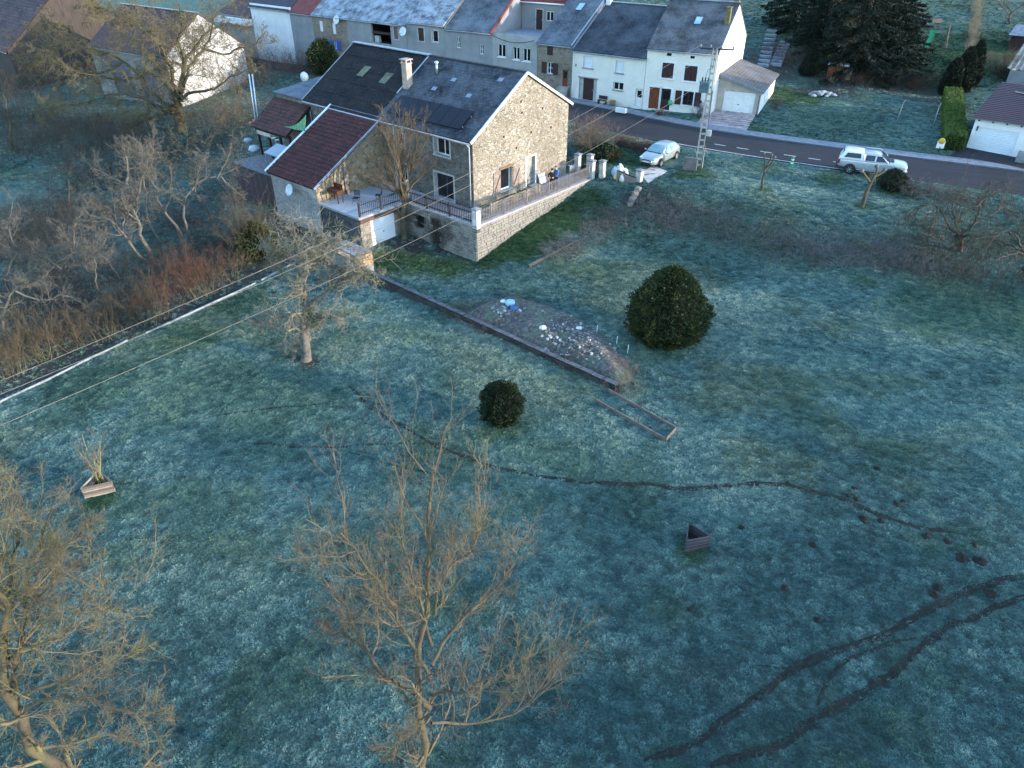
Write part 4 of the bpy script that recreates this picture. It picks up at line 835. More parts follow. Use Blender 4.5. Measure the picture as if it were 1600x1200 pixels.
# ------------------------------------------------------------------ village row
class Front:
    """a house set out from the two front corners of its base; openings come as photo rectangles"""
    def __init__(s, a, b, z):
        s.a = np.array(a, float); s.b = np.array(b, float); d = s.b-s.a; s.W = float(np.hypot(*d)); s.u = d/s.W; s.n = np.array([-s.u[1], s.u[0]]); s.z = z; s.rot = atan2(s.u[1], s.u[0])
    def root(s, name, label, cat='house', group=None): return empty(name, (s.a[0], s.a[1], s.z), s.rot, label, cat, group)
    def px(s, x, y):
        p = onplane(x, y, s.a, s.n); return float((p[:2]-s.a) @ s.u), float(p[2]-s.z)
    def rect(s, x0, y0, x1, y1):
        u0, z1 = s.px(x0, y0); u1, z0 = s.px(x1, y1); return (max(.05, u0), min(s.W-.05, u1), max(.0, z0), z1)
def shell(root, W, D, e, rg, wallm, roofm, ops=(), depth=.18, ed=None, rm=None, over=.28, sides=(True, True), verge=ZINC, ridge_y=None, foot=-.8, roof=True, rth=.14):
    """walls with openings and a two-slope roof whose ridge runs along the front"""
    ry = D/2 if ridge_y is None else ridge_y; be = e if ed is None else ed
    mb = MB(); wall(mb, Plane((0,0),(1,0)), W, foot, e, ops, depth, 0, 1); mb.build('front_wall', [wallm, rm or LIME], root)
    if sides[1]: mb = MB(); wall(mb, Plane((W,0),(0,1)), D, foot, e, top=[(0,e),(D,e),(D,be),(ry,rg)]); mb.build('right_wall', wallm, root)
    if sides[0]: mb = MB(); wall(mb, Plane((0,D),(0,-1)), D, foot, e, top=[(0,e),(D,e),(D-ry,rg),(0,be)]); mb.build('left_wall', wallm, root)
    mb = MB(); wall(mb, Plane((W,D),(-1,0)), W, foot, be); mb.build('rear_wall', wallm, root)
    if not roof: return None
    k = (rg-e)/ry; kb = (rg-be)/(D-ry); mb = MB()
    slab_quad(mb, (-.02,-over,e-over*k+.1), (W+.04,-over,e-over*k+.1), (W+.04,ry,rg+.1), (-.02,ry,rg+.1), rth)
    slab_quad(mb, (-.02,ry,rg+.096), (W+.04,ry,rg+.096), (W+.04,D+over,be-over*kb+.1), (-.02,D+over,be-over*kb+.1), rth)
    r = mb.build('roof', roofm, root)
    m_ = MB(); m_.beam((0,ry,rg+.14), (W,ry,rg+.14), .3, .08); m_.build('ridge', verge, r)
    m_ = MB(); m_.tube([(0,-over-.06,e-over*k-.02), (W,-over-.06,e-over*k-.02)], .06, 6); m_.build('gutter', ZINC, r)
    return r
def roof_pt(y, e, rg, ry): return e+.1+(rg-e)/ry*y
def skylight(root, x, y, w_, h_, e, rg, ry):
    z = lambda yy: roof_pt(yy, e, rg, ry); m_ = MB(); slab_quad(m_, (x,y,z(y)+.06), (x+w_,y,z(y)+.06), (x+w_,y+h_,z(y+h_)+.06), (x,y+h_,z(y+h_)+.06), .1); o = m_.build('skylight', pm('skylight_frame', lin(70,74,80)), root)
    m_ = MB(); q = .07; slab_quad(m_, (x+q,y+q,z(y+q)+.075), (x+w_-q,y+q,z(y+q)+.075), (x+w_-q,y+h_-q,z(y+h_-q)+.075), (x+q,y+h_-q,z(y+h_-q)+.075), .03); m_.build('pane', pm('sky_pane', lin(150,180,205), lin(130,160,190), 2, .15, spec=.7), o)
def chimney(root, x, y, z0, z1, w_=.6, d_=.5, mat=None, cap=True):
    m_ = MB(); m_.box(x-w_/2,x+w_/2,y-d_/2,y+d_/2,z0,z1); m_.box(x-w_/2-.05,x+w_/2+.05,y-d_/2-.05,y+d_/2+.05,z1,z1+.08); c = m_.build('chimney', mat or pm('chimney_pale', lin(170,164,158), lin(140,134,130), 2, .9), root)
    if cap: m_ = MB(); m_.lathe([(.11,0),(.09,.3),(.1,.32)], (x,y,z1+.08), 10); m_.build('chimney_pot', pm('clay_pot', lin(140,84,62)), c)
CREAM = pm('cream_render', (.66,.63,.55,1), (.59,.56,.495,1), .8, .9, bmp=.1, c3=(.66,.63,.55,1))
WHITE = pm('white_render', (.68,.67,.65,1), (.58,.575,.56,1), .7, .9, bmp=.1)
GREYR = pm('grey_render', (.24,.245,.25,1), (.175,.18,.19,1), .6, .92, bmp=.15, c3=(.20,.205,.205,1))
PALEG = pm('pale_grey_render', (.30,.30,.295,1), (.22,.22,.22,1), .8, .92, bmp=.15)
RSTONE = stone('row_stone', (.21,.175,.14,1), (.14,.115,.095,1), (.27,.235,.195,1), (.24,.21,.18,1), 4.0, (1,1,1.6), .5)
SL1 = slates('row_slates_a', (.015,.018,.025,1), (.030,.034,.044,1), .10, .26, .2, fs=.35); SL2 = slates('row_slates_b', (.028,.033,.043,1), (.048,.055,.068,1), .2, .26, .2, fs=.4)
SL3 = slates('row_slates_c', (.017,.018,.022,1), (.034,.035,.04,1), .15, .26, .2, moss=(.05,.045,.034,1), fs=.5)
FRS = slates('frosted_old_slates', (.035,.04,.048,1), (.07,.078,.09,1), .5, .3, .24, fs=.9)
REDR = pm('bright_red_tiles', lin(112,50,44), lin(90,40,37), 1, .75, bmp=.2)
Z0 = 3.4
# cream house W1
f = Front((6.4,82.3), (13.33,77.45), Z0); e = 4.85; rg = 8.55; D = 13.6
w1 = f.root('village_house', 'cream house with white roller shutters and dark barn door in the row')
rs = [f.rect(912,87,926.5,107), f.rect(962.5,94.7,973.8,114.8), f.rect(911,121,925.6,151), f.rect(958.7,127.5,973.4,142), f.rect(993.5,138,1002.6,167)]
rs[2] = (rs[2][0]-.45, rs[2][1]+.45, 0, rs[2][3])
shell(w1, f.W, D, e, rg, CREAM, SL1, rs, .18)
for q in rs[:2]: roller(w1, Plane((0,0),(1,0)), *q); m_ = MB(); Plane((0,0),(1,0)).box(m_, q[0]-.1, q[1]+.1, q[2]-.12, q[2]-.003, -.15, .07); m_.build('sill', CONC, w1)
pl0 = Plane((0,0),(1,0))
q = rs[2]; door(w1, pl0, q[0]+.45, q[1]-.45, q[2], q[3], BROWN, .17, 6, name='barn_door'); m_ = MB(); pl0.box(m_, q[0], q[0]+.447, 0, q[3], -.19, -.14); m_.build('side_panel', LIME, w1); m_ = MB(); pl0.box(m_, q[1]-.447, q[1], 0, q[3], -.19, -.14); m_.build('side_panel', LIME, w1)
m_ = MB(); pl0.box(m_, q[0]-.1, q[1]+.1, q[3]+.003, q[3]+.1, -.05, .12); m_.build('lintel', CONC, w1)
window(w1, pl0, *rs[3], .15, 2, 1, FRAME_W, sill=CONC); door(w1, pl0, *rs[4], FRAME_W, .14, 1, True)
m_ = MB(); m_.box(.05,.11,-.32,-.2,0,4.6); m_.build('downpipe', ZINC, w1)
m_ = MB(); m_.beam((.02,-.2,roof_pt(-.2,e,rg,D/2)+.06), (.02,D/2,rg+.2), .16, .1); m_.build('party_flashing', ZINC, w1)
chimney(w1, .35, D/2-.2, rg-.3, rg+1.0, .5, .6, pm('white_stack', (.6,.62,.66,1)))
m_ = MB(); pl0.box(m_, .35, .5, 3.2, 3.45, 0, .05); m_.build('meter_box', GREYR, w1)
# white-gabled house W2
f = Front((13.36,77.4), (19.6,74.25), Z0); e = 5.8; rg = 9.35; D = 12.2
w2 = f.root('village_house', 'tall cream house with dazzling white sunlit gable end and brown shutters')
q1, q2 = f.rect(1035.6,97.5,1051,122.8), f.rect(1071,102,1087.5,127.5); d1, d2 = f.rect(1015.4,135.4,1028.5,168.8), f.rect(1033.8,137.8,1045.4,171.6); wl_ = f.rect(1068,142,1081.6,165.4); v1, v2 = f.rect(1042,82.5,1049.3,87.8), f.rect(1078.8,87.2,1085.3,92)
d1 = (d1[0], d1[1], .12, d1[3]); d2 = (d2[0], d2[1], .12, d2[3])
shell(w2, f.W, D, e, rg, CREAM, SL3, [q1, q2, d1, d2, wl_, v1, v2], .18, rm=WHITE)
mb = MB(); pR = Plane((f.W+.012,0),(0,1)); wall(mb, pR, D, -.8, e-.02, top=[(0,e-.02),(D,e-.02),(D/2,rg-.02)]); mb.build('white_gable', WHITE, w2)
for q in (q1, q2):
    m_ = (q[0]+q[1])/2; surround(w2, pl0, *q, .18, WHITE)
    shutter(w2, pl0, q[0]+.02, m_-.01, q[2]+.02, q[3]-.02, BROWN, -.04); shutter(w2, pl0, m_+.01, q[1]-.02, q[2]+.02, q[3]-.02, BROWN, -.04)
for q in (v1, v2): surround(w2, pl0, *q, .2, WHITE, False); m_ = MB(); pl0.box(m_, q[0], q[1], q[2], q[3], -.17, -.12); m_.build('vent_opening', DARK, w2)
door(w2, pl0, *d1, DOORBR, .14, 2); o = door(w2, pl0, *d2, BROWN, .14, 2, True, name='glazed_door'); surround(w2, pl0, *d1, .16, WHITE, False); surround(w2, pl0, *d2, .162, WHITE, False)
window(w2, pl0, *wl_, .15, 2, 3, BROWN); surround(w2, pl0, *wl_, .12, WHITE)
sw = .62; shutter(w2, pl0, wl_[0]-.14-sw, wl_[0]-.14, wl_[2], wl_[3], BROWN, .06); shutter(w2, pl0, wl_[1]+.14, wl_[1]+.14+sw, wl_[2], wl_[3], BROWN, .06)
m_ = MB(); pl0.box(m_, .02, f.W-.02, -.7, .10, .002, .04); m_.build('plinth', WHITE, w2)
u_, z_ = f.px(1095,159); m_ = MB(); M45 = Matrix.Rotation(pi/4, 3, 'Y'); m_.obox((u_,-.02,z_), (.42,.05,.42), M45); dv = m_.build('diamond_vent', WHITE, w2); m_ = MB(); m_.obox((u_,-.05,z_), (.22,.02,.22), M45); m_.build('grille', DARK, dv)
skylight(w2, 3.4, 3.0, .75, 1.0, e, rg, D/2); chimney(w2, f.W-.35, D/2+.35, rg-.5, rg+.75, .5, .6, pm('lichen_stack', lin(112,104,66), lin(84,80,60), 3, .9)); chimney(w2, f.W-.4, D/2-2.6, rg-1.6, rg-.1, .45, .55, MATS['lichen_stack'], False); chimney(w2, 1.5, D/2+.2, rg-.4, rg+.5, .6, .5)
u_, z_ = f.px(1048,160); m_ = MB(); m_.lathe([(0.001,-.03),(.26,-.03),(.26,0),(0.001,0)], (u_,-.1,z_), 16, axis='y'); tag(m_.build('round_sign', pm('green_sign', lin(40,170,110)), None), 'round green disc hung beside the brown doors of the tall cream house', 'sign')
o = bpy.data.objects['round_sign']; o.matrix_world = Matrix.Translation(w2.location) @ Matrix.Rotation(f.rot, 4, 'Z')
# garage beside it
f = Front((19.75,76.2), (24.25,74.05), Z0)
gg = f.root('side_garage', 'small garage with white up-and-over door and mossy lean-to roof', 'garage'); D = 9.0; eL, eR = 3.75, 2.4
q = f.rect(1132,146,1175,180); q = (q[0], q[1], 0, 2.15)
mb = MB(); wall(mb, pl0, f.W, -.7, eR, [q], .12, top=[(0,eR),(f.W,eR),(0,eL)]); mb.build('front_wall', pm('garage_wall_render', lin(178,166,152), lin(150,142,134), 1, .9, bmp=.15), gg)
mb = MB(); pr = Plane((f.W,0),(0,1)); so = [(2.3,3.1,1.1,1.8), (4.6,5.4,1.1,1.8)]; wall(mb, pr, D, -.7, eR, so, .12); mb.build('right_wall', WHITE, gg)
for s in so: window(gg, pr, *s, .1, 1, 1, FRAME_W)
mb = MB(); wall(mb, Plane((f.W,D),(-1,0)), f.W, -.7, eR); mb.build('rear_wall', WHITE, gg)
mb = MB(); slab_quad(mb, (-.05,-.35,eL+.15), (f.W+.3,-.35,eR+.02), (f.W+.3,D+.2,eR+.02), (-.05,D+.2,eL+.15), .14); gr_ = mb.build('roof', slates('garage_tiles', (.085,.074,.07,1), (.12,.105,.098,1), .12, .3, .32, moss=(.08,.07,.04,1)), gg)
m_ = MB(); m_.beam((0,-.38,eL+.07), (f.W+.3,-.38,eR-.06), .05, .22); m_.build('fascia', ZINC, gg)
mb = MB(); n = 9
for k in range(n): z0 = q[2]+(q[3]-q[2])*k/n; pl0.box(mb, q[0], q[1], z0+.006, q[2]+(q[3]-q[2])*(k+1)/n-.006, -.14, -.07)
pl0.box(mb, q[0], q[1], q[2], q[3], -.16, -.14); gd = mb.build('garage_door', FRAME_W, gg); m_ = MB(); pl0.box(m_, (q[0]+q[1])/2-.09, (q[0]+q[1])/2+.09, .95, 1.0, -.07, -.03); m_.build('handle', DARK, gd)
surround(gg, pl0, *q, .14, LIME, False); m_ = MB(); m_.tube([(f.W+.25,-.3,2.3), (f.W-.1,-.08,2.0), (f.W-.12,-.08,0)], .045, 8); m_.build('downpipe', ZINC, gg)
# paved drive in front of the garage: single tiles
drv = empty('garage_drive', (f.a[0], f.a[1], 0), f.rot, 'pink paving slabs of the drive in front of the white garage door', 'drive'); rr = random.Random(3)
TILE = [pm('pink_slab_a', lin(178,158,156), lin(158,142,142), 2, .85), pm('pink_slab_b', lin(160,144,144), lin(140,128,130), 2, .85)]
tm = MB(); tm.box(-.237,.237,-.237,.237,-.12,0); tms = [tm.data('paving_slab', t) for t in TILE]
for i in range(10):
    for j in range(11):
        x = .25+i*.48; y = -.35-j*.48; wp = f.a+f.u*x+f.n*y
        dd, pp = polydist(np.array([wp[0]]), np.array([wp[1]]), ROAD)
        if dd[0] < ROAD_HW+1.75 or x > f.W-.0+.35: continue
        c = link('paving_slab', rr.choice(tms), drv); c.location = (x, y, max(hz(wp[0], wp[1])+.07, 3.24)+rr.uniform(-.004,.004))
# narrow stone house
f = Front((2.75,84.85), (6.37,82.33), Z0); e = 5.15; rg = 8.9
st = f.root('village_house', 'narrow rough stone house with brown shutters and orange wooden door')
a, b, c = f.rect(854.6,70.3,863.8,87.2), f.rect(855,97,863.4,116), f.rect(878.4,108.4,886.5,136)
shell(st, f.W, 13.4, e, rg, RSTONE, SL2, [a, b, c], .2, sides=(True, True))
shutter(st, pl0, a[0]+.01, a[1]-.01, a[2]+.01, a[3]-.01, BROWN, -.05); window(st, pl0, *b, .16, 2, 2, FRAME_W, sill=CONC); w_ = .62
shutter(st, pl0, b[0]-.05-w_, b[0]-.05, b[2], b[3], BROWN, .05); shutter(st, pl0, b[1]+.05, b[1]+.05+w_, b[2], b[3], BROWN, .05); door(st, pl0, *c, DOORBR, .15, 3, True)
skylight(st, 1.7, 4.6, .8, 1.1, e, rg, 6.7); m_ = MB(); m_.beam((f.W-.08,-.2,roof_pt(-.2,e,rg,6.7)+.05), (f.W-.08,6.7,rg+.17), .14, .08); m_.build('flashing', ZINC, st)
for k in range(3): m_ = MB(); m_.box(c[0]-.3, c[1]+.2, -1.0+.3*k, -.02, -.2+.0, .0+c[2]*(k+1)/3-.003); m_.build('step', CONC, st)
# flat-terraced house with three windows and the block set back behind
f = Front((-2.2,87.9), (2.72,84.87), Z0); e = 5.3
td = f.root('village_house', 'pale rendered house with three windows below a flat roof terrace')
ws = [f.rect(777.8,68.4,789.8,89.6), f.rect(801.6,73,811.5,93.8), f.rect(817,75,828.4,96.6)]
mb = MB(); wall(mb, pl0, f.W, -.8, e+.35, ws, .18, top=None); mb.build('front_wall', PALEG, td)
for q in ws: window(td, pl0, *q, .15, 2, 1, FRAME_W, sill=FRAME_W)
mb = MB(); wall(mb, Plane((f.W,0),(0,1)), 12, -.8, e); wall(mb, Plane((0,12),(0,-1)), 12, -.8, e); mb.build('side_wall', PALEG, td)
mb = MB(); mb.box(.02,f.W-.02,.02,6.4,e-.2,e-.02); mb.build('roof_terrace', pm('terrace_felt', lin(96,100,116), lin(78,82,98), 1.5, .8, frost=.5), td)
m_ = MB(); xs_ = np.linspace(.1, f.W-.4, 12); m_.tube([(x, -.06, e+.1-1.0*(1-((x-f.W/2)/(f.W/2))**2)*.55) for x in xs_], .025, 5); m_.build('hanging_cable', DKF, td)
mb = MB(); p6 = Plane((0,6.4),(1,0)); bo = [(1.9,2.75,e+.02,e+2.1), (3.2,4.2,e+1.0,e+2.0)]; wall(mb, p6, f.W, e-.2, e+2.9, bo, .12); mb.build('set_back_wall', GREYR, td)
door(td, p6, *bo[0], BROWN, .1, 3); window(td, p6, *bo[1], .1, 2, 1, FRAME_W); surround(td, p6, *bo[0], .1, LIME, False)
npart('red_roof', pantiles((-.2,6.1,e+2.85), (f.W+.1,6.1,e+2.85), (f.W+.1,10.5,e+4.9), (-.2,10.5,e+4.9), .3, .36), REDR, td)
m_ = MB(); m_.tube([(-.2,6.02,e+2.8), (f.W+.1,6.02,e+2.8)], .07, 8); m_.build('gutter', FRAME_W, td)
mb = MB(); wall(mb, Plane((f.W,6.4),(0,1)), 6, e-.2, e+2.9); wall(mb, Plane((0,12.4),(0,-1)), 6, e-.2, e+2.9); mb.build('set_back_side_wall', GREYR, td)
# grey house C
f = Front((-7.7,91.25), (-2.22,87.92), Z0); e = 5.65; rg = 9.6
hc = f.root('village_house', 'grey rendered house with two tall narrow white windows and frosted slate roof')
a, b = f.rect(712.5,57,719.4,75.4), f.rect(749,69,755.6,85.3); shell(hc, f.W, 13, e, rg, GREYR, SL2, [a, b], .18, rm=GREYR)
for q in (a, b): window(hc, pl0, *q, .14, 2, 2, FRAME_W, sill=CONC)
m_ = MB(); m_.beam((f.W,-.3,e-.1), (f.W,6.5,rg+.16), .16, .26); m_.build('red_verge', REDR, hc); m_ = MB(); m_.beam((0.05,-.3,e-.0), (0.05,6.5,rg+.22), .3, .12); m_.build('mossy_verge', pm('moss_verge', lin(96,94,84)), hc)
# house B
f = Front((-12.5,94.4), (-7.72,91.27), Z0); e = 5.95; rg = 9.7
hb = f.root('village_house', 'grey rendered house with brown shutters and small attic vents under frosted roof')
a, b, c, d = f.rect(653,43,663,64.7), f.rect(675,47,685,66.6), f.rect(654,33.7,659.7,38), f.rect(676.6,37,682,41)
shell(hb, f.W, 13, e, rg, GREYR, FRS, [a, b, c, d], .18)
shutter(hb, pl0, a[0]+.01, a[1]-.01, a[2]+.01, a[3]-.01, BROWN, -.04, 4); window(hb, pl0, *b, .14, 1, 1, FRAME_W)
for q in (a, b): surround(hb, pl0, *q, .13, LIME)
for q in (c, d): surround(hb, pl0, *q, .13, LIME, False); m_ = MB(); pl0.box(m_, q[0], q[1], q[2], q[3], -.17, -.12); m_.build('vent_opening', DARK, hb)
# long barn A
f = Front((-25.8,104.0), (-12.53,94.43), Z0); e = 5.55; rg = 9.5; FW = f.W
ba = f.root('village_barn', 'long grey barn house with blue shutters, open hayloft and frosted slate roof', 'barn house')
a, b, c, d = f.rect(497.5,32,505.6,49.7), f.rect(517.8,35.6,525.6,53.4), f.rect(501,59.6,507.8,74.6), f.rect(521,63.8,527,77); o_, s_ = f.rect(579,31,612,70), f.rect(614.7,41,623,61.5); o_ = (o_[0], o_[1], o_[2], min(o_[3], e-.15))
shell(ba, FW, 13, e, rg, GREYR, FRS, [a, b, c, d, o_, s_], .25, rm=GREYR)
u1_ = f.px(541,30)[0]; mb = MB(); wall(mb, Plane((0,-.012),(1,0)), u1_, -.8, e-.05, [a, b, c, d], .01); mb.build('stone_facing', RSTONE, ba)
for q in (a, b): roller(ba, pl0, *q)
for q in (c, d):
    window(ba, pl0, *q, .16, 2, 1, FRAME_W); shutter(ba, pl0, q[0]-.78, q[0]-.06, q[2]-.05, q[3]+.05, BLUEP, .06); shutter(ba, pl0, q[1]+.06, q[1]+.78, q[2]-.05, q[3]+.05, BLUEP, .06)
shutter(ba, pl0, s_[0], s_[1], s_[2], s_[3], pm('faded_brown', lin(110,84,84)), -.05, 3); surround(ba, pl0, *s_, .12, LIME)
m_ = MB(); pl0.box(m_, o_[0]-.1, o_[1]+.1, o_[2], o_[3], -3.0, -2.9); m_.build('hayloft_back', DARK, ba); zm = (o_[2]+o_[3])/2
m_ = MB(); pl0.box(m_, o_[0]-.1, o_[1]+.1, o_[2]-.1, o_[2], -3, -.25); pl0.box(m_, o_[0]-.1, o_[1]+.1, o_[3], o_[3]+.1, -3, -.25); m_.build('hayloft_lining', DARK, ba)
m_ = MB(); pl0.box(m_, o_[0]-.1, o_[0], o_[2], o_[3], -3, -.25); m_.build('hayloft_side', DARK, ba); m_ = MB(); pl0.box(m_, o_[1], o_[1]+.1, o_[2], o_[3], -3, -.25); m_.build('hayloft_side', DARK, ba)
m_ = MB(); pl0.box(m_, o_[0]-.05, o_[1]+.05, zm-.12, zm+.12, -.5, -.1); m_.build('hayloft_beam', BROWN, ba); m_ = MB(); pl0.box(m_, o_[0]+.2, o_[0]+.9, o_[2]+.0, o_[2]+.75, -.6, -.2); m_.build('pale_block', LIME, ba)
pw = f.a+f.u*f.px(530,30)[0]-f.n*.35; dish('satellite_dish', (pw[0], pw[1], Z0+f.px(530,31)[1]), .5, -f.n, 'satellite dish on the stone front above the blue shutters', .35)
fb = Front((-12.5,94.4), (-7.72,91.27), Z0); pw = fb.a-fb.n*.6+fb.u*.1; dish('satellite_dish', (pw[0], pw[1], Z0+fb.px(640,49)[1]), .5, -f.n, 'white satellite dish at the joint of the two grey row houses', .55)
# infill strip and the white house further left
f = Front((-29.5,106.9), (-25.85,104.05), 3.0); e = 5.9
si = f.root('infill_house', 'narrow grey house with bright red tile roof wedged beside the white house'); shell(si, f.W, 12, e, 9.6, GREYR, REDR, (), sides=(True, True))
f = Front((-36.2,112.0), (-29.55,106.95), 3.0)
wh = f.root('village_house', 'small white house with mauve garage door at the left end of the row')
a, b = f.rect(452.5,11.6,462,26), f.rect(453.4,34.7,469,57); b = (b[0], b[1], 0, b[3]); shell(wh, f.W, 11, 6.0, 9.2, WHITE, pm('dark_plain_tiles', lin(58,54,66), lin(46,44,54), 1.5, .8, bmp=.3), [a, b], .18, rm=WHITE)
shutter(wh, pl0, a[0], a[1], a[2], a[3], BROWN, -.06); door(wh, pl0, *b, pm('mauve_door', lin(104,96,130)), .12, 6, name='garage_door')
f = Front((-42.5,116.6), (-36.3,112.1), 3.0)
so_ = f.root('porch_house', 'stone outbuilding with white balcony band and brown door at far left of the row', 'house')
a = f.rect(430,30,441,52); a = (a[0], a[1], 0, a[3]); mb = MB(); shell(so_, f.W, 9, 4.6, 6.2, PALEG, pm('old_brown_tiles', lin(104,66,58)), [a], .2); door(so_, pl0, *a, BROWN, .12, 4)
m_ = MB(); pl0.box(m_, 0, f.W, 3.5, 4.3, .002, .9); m_.build('balcony_band', WHITE, so_)
# big white gable house and old barn at upper left, behind the great tree
a = P(276,164,.6)[:2]; b = P(392,134,.9)[:2]; gdir = (b-a)/np.hypot(*(b-a)); gw_ = float(np.hypot(*(b-a))); udir = np.array([gdir[1], -gdir[0]])
wg = empty('white_gable_house', (a[0]-udir[0]*16, a[1]-udir[1]*16, .3), atan2(udir[1], udir[0]), 'big house with tall white sunlit gable behind the great bare tree', 'house')
e_ = 5.6; r_ = 9.6
shell(wg, 16, gw_, e_, r_, GREYR, OLDT, [(3.5,8.0,0,4.2), (9.5,13.0,0,3.4)], .3, rm=GREYR)
mb = MB(); wall(mb, Plane((16.012,0),(0,1)), gw_, -.8, e_-.02, top=[(0,e_-.02),(gw_,e_-.02),(gw_/2,r_-.02)]); mb.build('white_gable', pm('dull_white_render', (.44,.43,.42,1), (.34,.335,.33,1), .5, .92), wg)
for q in ((3.5,8.0,0,4.2), (9.5,13.0,0,3.4)): door(wg, pl0, *q, pm('blue_grey_barn_door', lin(86,98,124), lin(70,80,104), 3, .8, stretch=(4,4,.5)), .25, 12, name='barn_door')
a = P(12,80,4.3)[:2]
ob = empty('old_barn', (a[0]-HU[0]*22, a[1]-HU[1]*22, -.9), HROT, 'old barn with brown tiled roof at the upper left corner', 'barn')
shell(ob, 22, 19, 5.2, 12.6, pm('shaded_barn_boards', lin(74,64,58), lin(50,44,42), 1.5, .9, stretch=(3,3,.4)), pm('barn_deck', lin(46,36,35)), [(12,16,0,3.6)], .3, rth=.1)  # brown boards kept dark: the blocked sun is painted into their tone
npart('roof_tiles', pantiles((-.2,-.4,5.02), (22.2,-.4,5.02), (22.2,9.5,12.8), (-.2,9.5,12.8), .42, .5, .05), pm('barn_tiles', lin(82,64,64), lin(58,47,52), .6, .8, bmp=.3, c3=lin(98,78,74)), ob, kind='stuff')
door(ob, pl0, 12, 16, 0, 3.6, BROWN, .25, 10, name='barn_door')
# ------------------------------------------------------------------ garage and house at the right edge
f = Front(P(1509,232,3.2)[:2], P(1600,247,3.2)[:2], 3.2); f.W = 4.9
D = 10.5; _q = f.a+f.n*D; RISE = float(height_at(_q, 129)-3.2-2.55)
rgar = f.root('flat_garage', 'white garage with dark red sheet roof at the right edge', 'garage'); e = 2.55
q = f.rect(1526,198,1582,238); q = (q[0], q[1], 0, q[3])
mb = MB(); wall(mb, pl0, f.W, -.5, e, [q], .12); mb.build('front_wall', WHITE, rgar)
mb = MB(); wall(mb, Plane((0,D),(0,-1)), D, -.5, e, top=[(0,e),(D,e),(0,e+RISE-.1)]); mb.build('left_wall', GREYR, rgar)
mb = MB(); wall(mb, Plane((f.W,0),(0,1)), D, -.5, e, top=[(0,e),(D,e),(D,e+RISE-.1)]); mb.build('right_wall', WHITE, rgar)
n = 10; mb = MB()
for k in range(n): z0 = q[3]*k/n; pl0.box(mb, q[0], q[1], z0+.005, q[3]*(k+1)/n-.005, -.13, -.07)
pl0.box(mb, q[0], q[1], 0, q[3], -.16, -.13); mb.build('garage_door', pm('pale_door', (.6,.64,.66,1), (.55,.59,.62,1), 1, .5), rgar)
def ribbed(a, b, c, d, n): 
    a, b, c, d = (np.array(p, float) for p in (a, b, c, d)); V = []; Fc = []
    for k in range(n):
        for t, h_ in ((k/n, 0), ((k+.12)/n, .035), ((k+.3)/n, .035), ((k+.42)/n, 0)): V += [a+(d-a)*t+np.array([0,0,h_]), b+(c-b)*t+np.array([0,0,h_])]
    V += [d, c]; m = len(V)//2
    for i in range(m-1): Fc.append((2*i, 2*i+1, 2*i+3, 2*i+2))
    return np.array(V), np.array(Fc)
mb = MB(); slab_quad(mb, (-.25,-.4,e+.12), (f.W+.3,-.4,e+.12), (f.W+.3,D+.1,e+RISE), (-.25,D+.1,e+RISE), .1); mb.build('roof_deck', ZINC, rgar)
npart('red_roof', ribbed((-.28,-.43,e+.135), (f.W+.33,-.43,e+.135), (f.W+.33,D+.13,e+RISE+.015), (-.28,D+.13,e+RISE+.015), 22), pm('dark_red_sheet', lin(66,22,28), lin(50,18,24), .8, .5, c3=lin(76,36,42)), rgar)
for k in range(5): m_ = MB(); m_.box(.25+k*1.05,.36+k*1.05,-.38,-.003,e-.12,e+.0); m_.build('rafter_end', BROWN, rgar)
m_ = MB(); m_.box(.3,.38,-.08,-.003,1.6,2.0); m_.build('wall_lamp', DARK, rgar)
m_ = MB(); m_.beam((1.3,D*.75,e+RISE*.77+.1), (2.9,D*.7,e+RISE*.72+.1), .1, .06); tag(m_.build('loose_batten', pm('pale_board', lin(170,160,150)), None), 'pale batten lying on the dark red garage roof', 'plank'); bpy.data.objects['loose_batten'].matrix_world = Matrix.Translation(rgar.location) @ Matrix.Rotation(f.rot, 4, 'Z')
fh = f
rh = f.root('edge_house', 'white house wall with grey gutter cut by the right picture edge', 'house'); rh.location = tuple(np.append(f.a+f.u*4.95+f.n*1.2, 3.2))
shell(rh, 9, 11, 5.2, 8.5, WHITE, SL1, [(2,3,1,2.2)], .2); window(rh, pl0, 2,3,1,2.2, .15)
m_ = MB(); m_.box(f.W-.9,f.W+1.2,-1.6,-.9,-.3,.75); lw2 = m_.build('low_stone_wall', stone('low_wall_stone', (.22,.22,.22,1), (.15,.15,.155,1), (.28,.28,.28,1), (.2,.2,.2,1)), None); tag(lw2, 'low grey stone wall beside the white garage at the right edge', 'wall'); lw2.matrix_world = Matrix.Translation(f.root('x', 'x').location) @ Matrix.Rotation(f.rot, 4, 'Z')
bpy.data.objects.remove(bpy.data.objects['x'])
b = P(1572,128,4.6)[:2]
ws_ = empty('sheet_lean_to', (b[0], b[1], 4.4), f.rot, 'lean-to with bleached corrugated sheets behind the red-roofed garage', 'shed')
npart('sheet_roof', corrugated((-.4,0,1.5), (5,0,1.5), (5,7,3.2), (-.4,7,3.2), .55, .06, 2), pm('bleached_sheets', lin(140,132,122), lin(110,104,98), 1.5, .7, stretch=(3,.4,1)), ws_, True)
m_ = MB(); wall(m_, pl0, 4.8, -1, 1.45); wall(m_, Plane((0,7),(0,-1)), 7, -1, 1.45); m_.build('wall', GREYR, ws_)
b = P(1575,72,6.6)[:2]; bk = empty('dark_shed', (b[0], b[1], 6.0), f.rot, 'small shed with frosted dark roof at the upper right edge', 'shed')
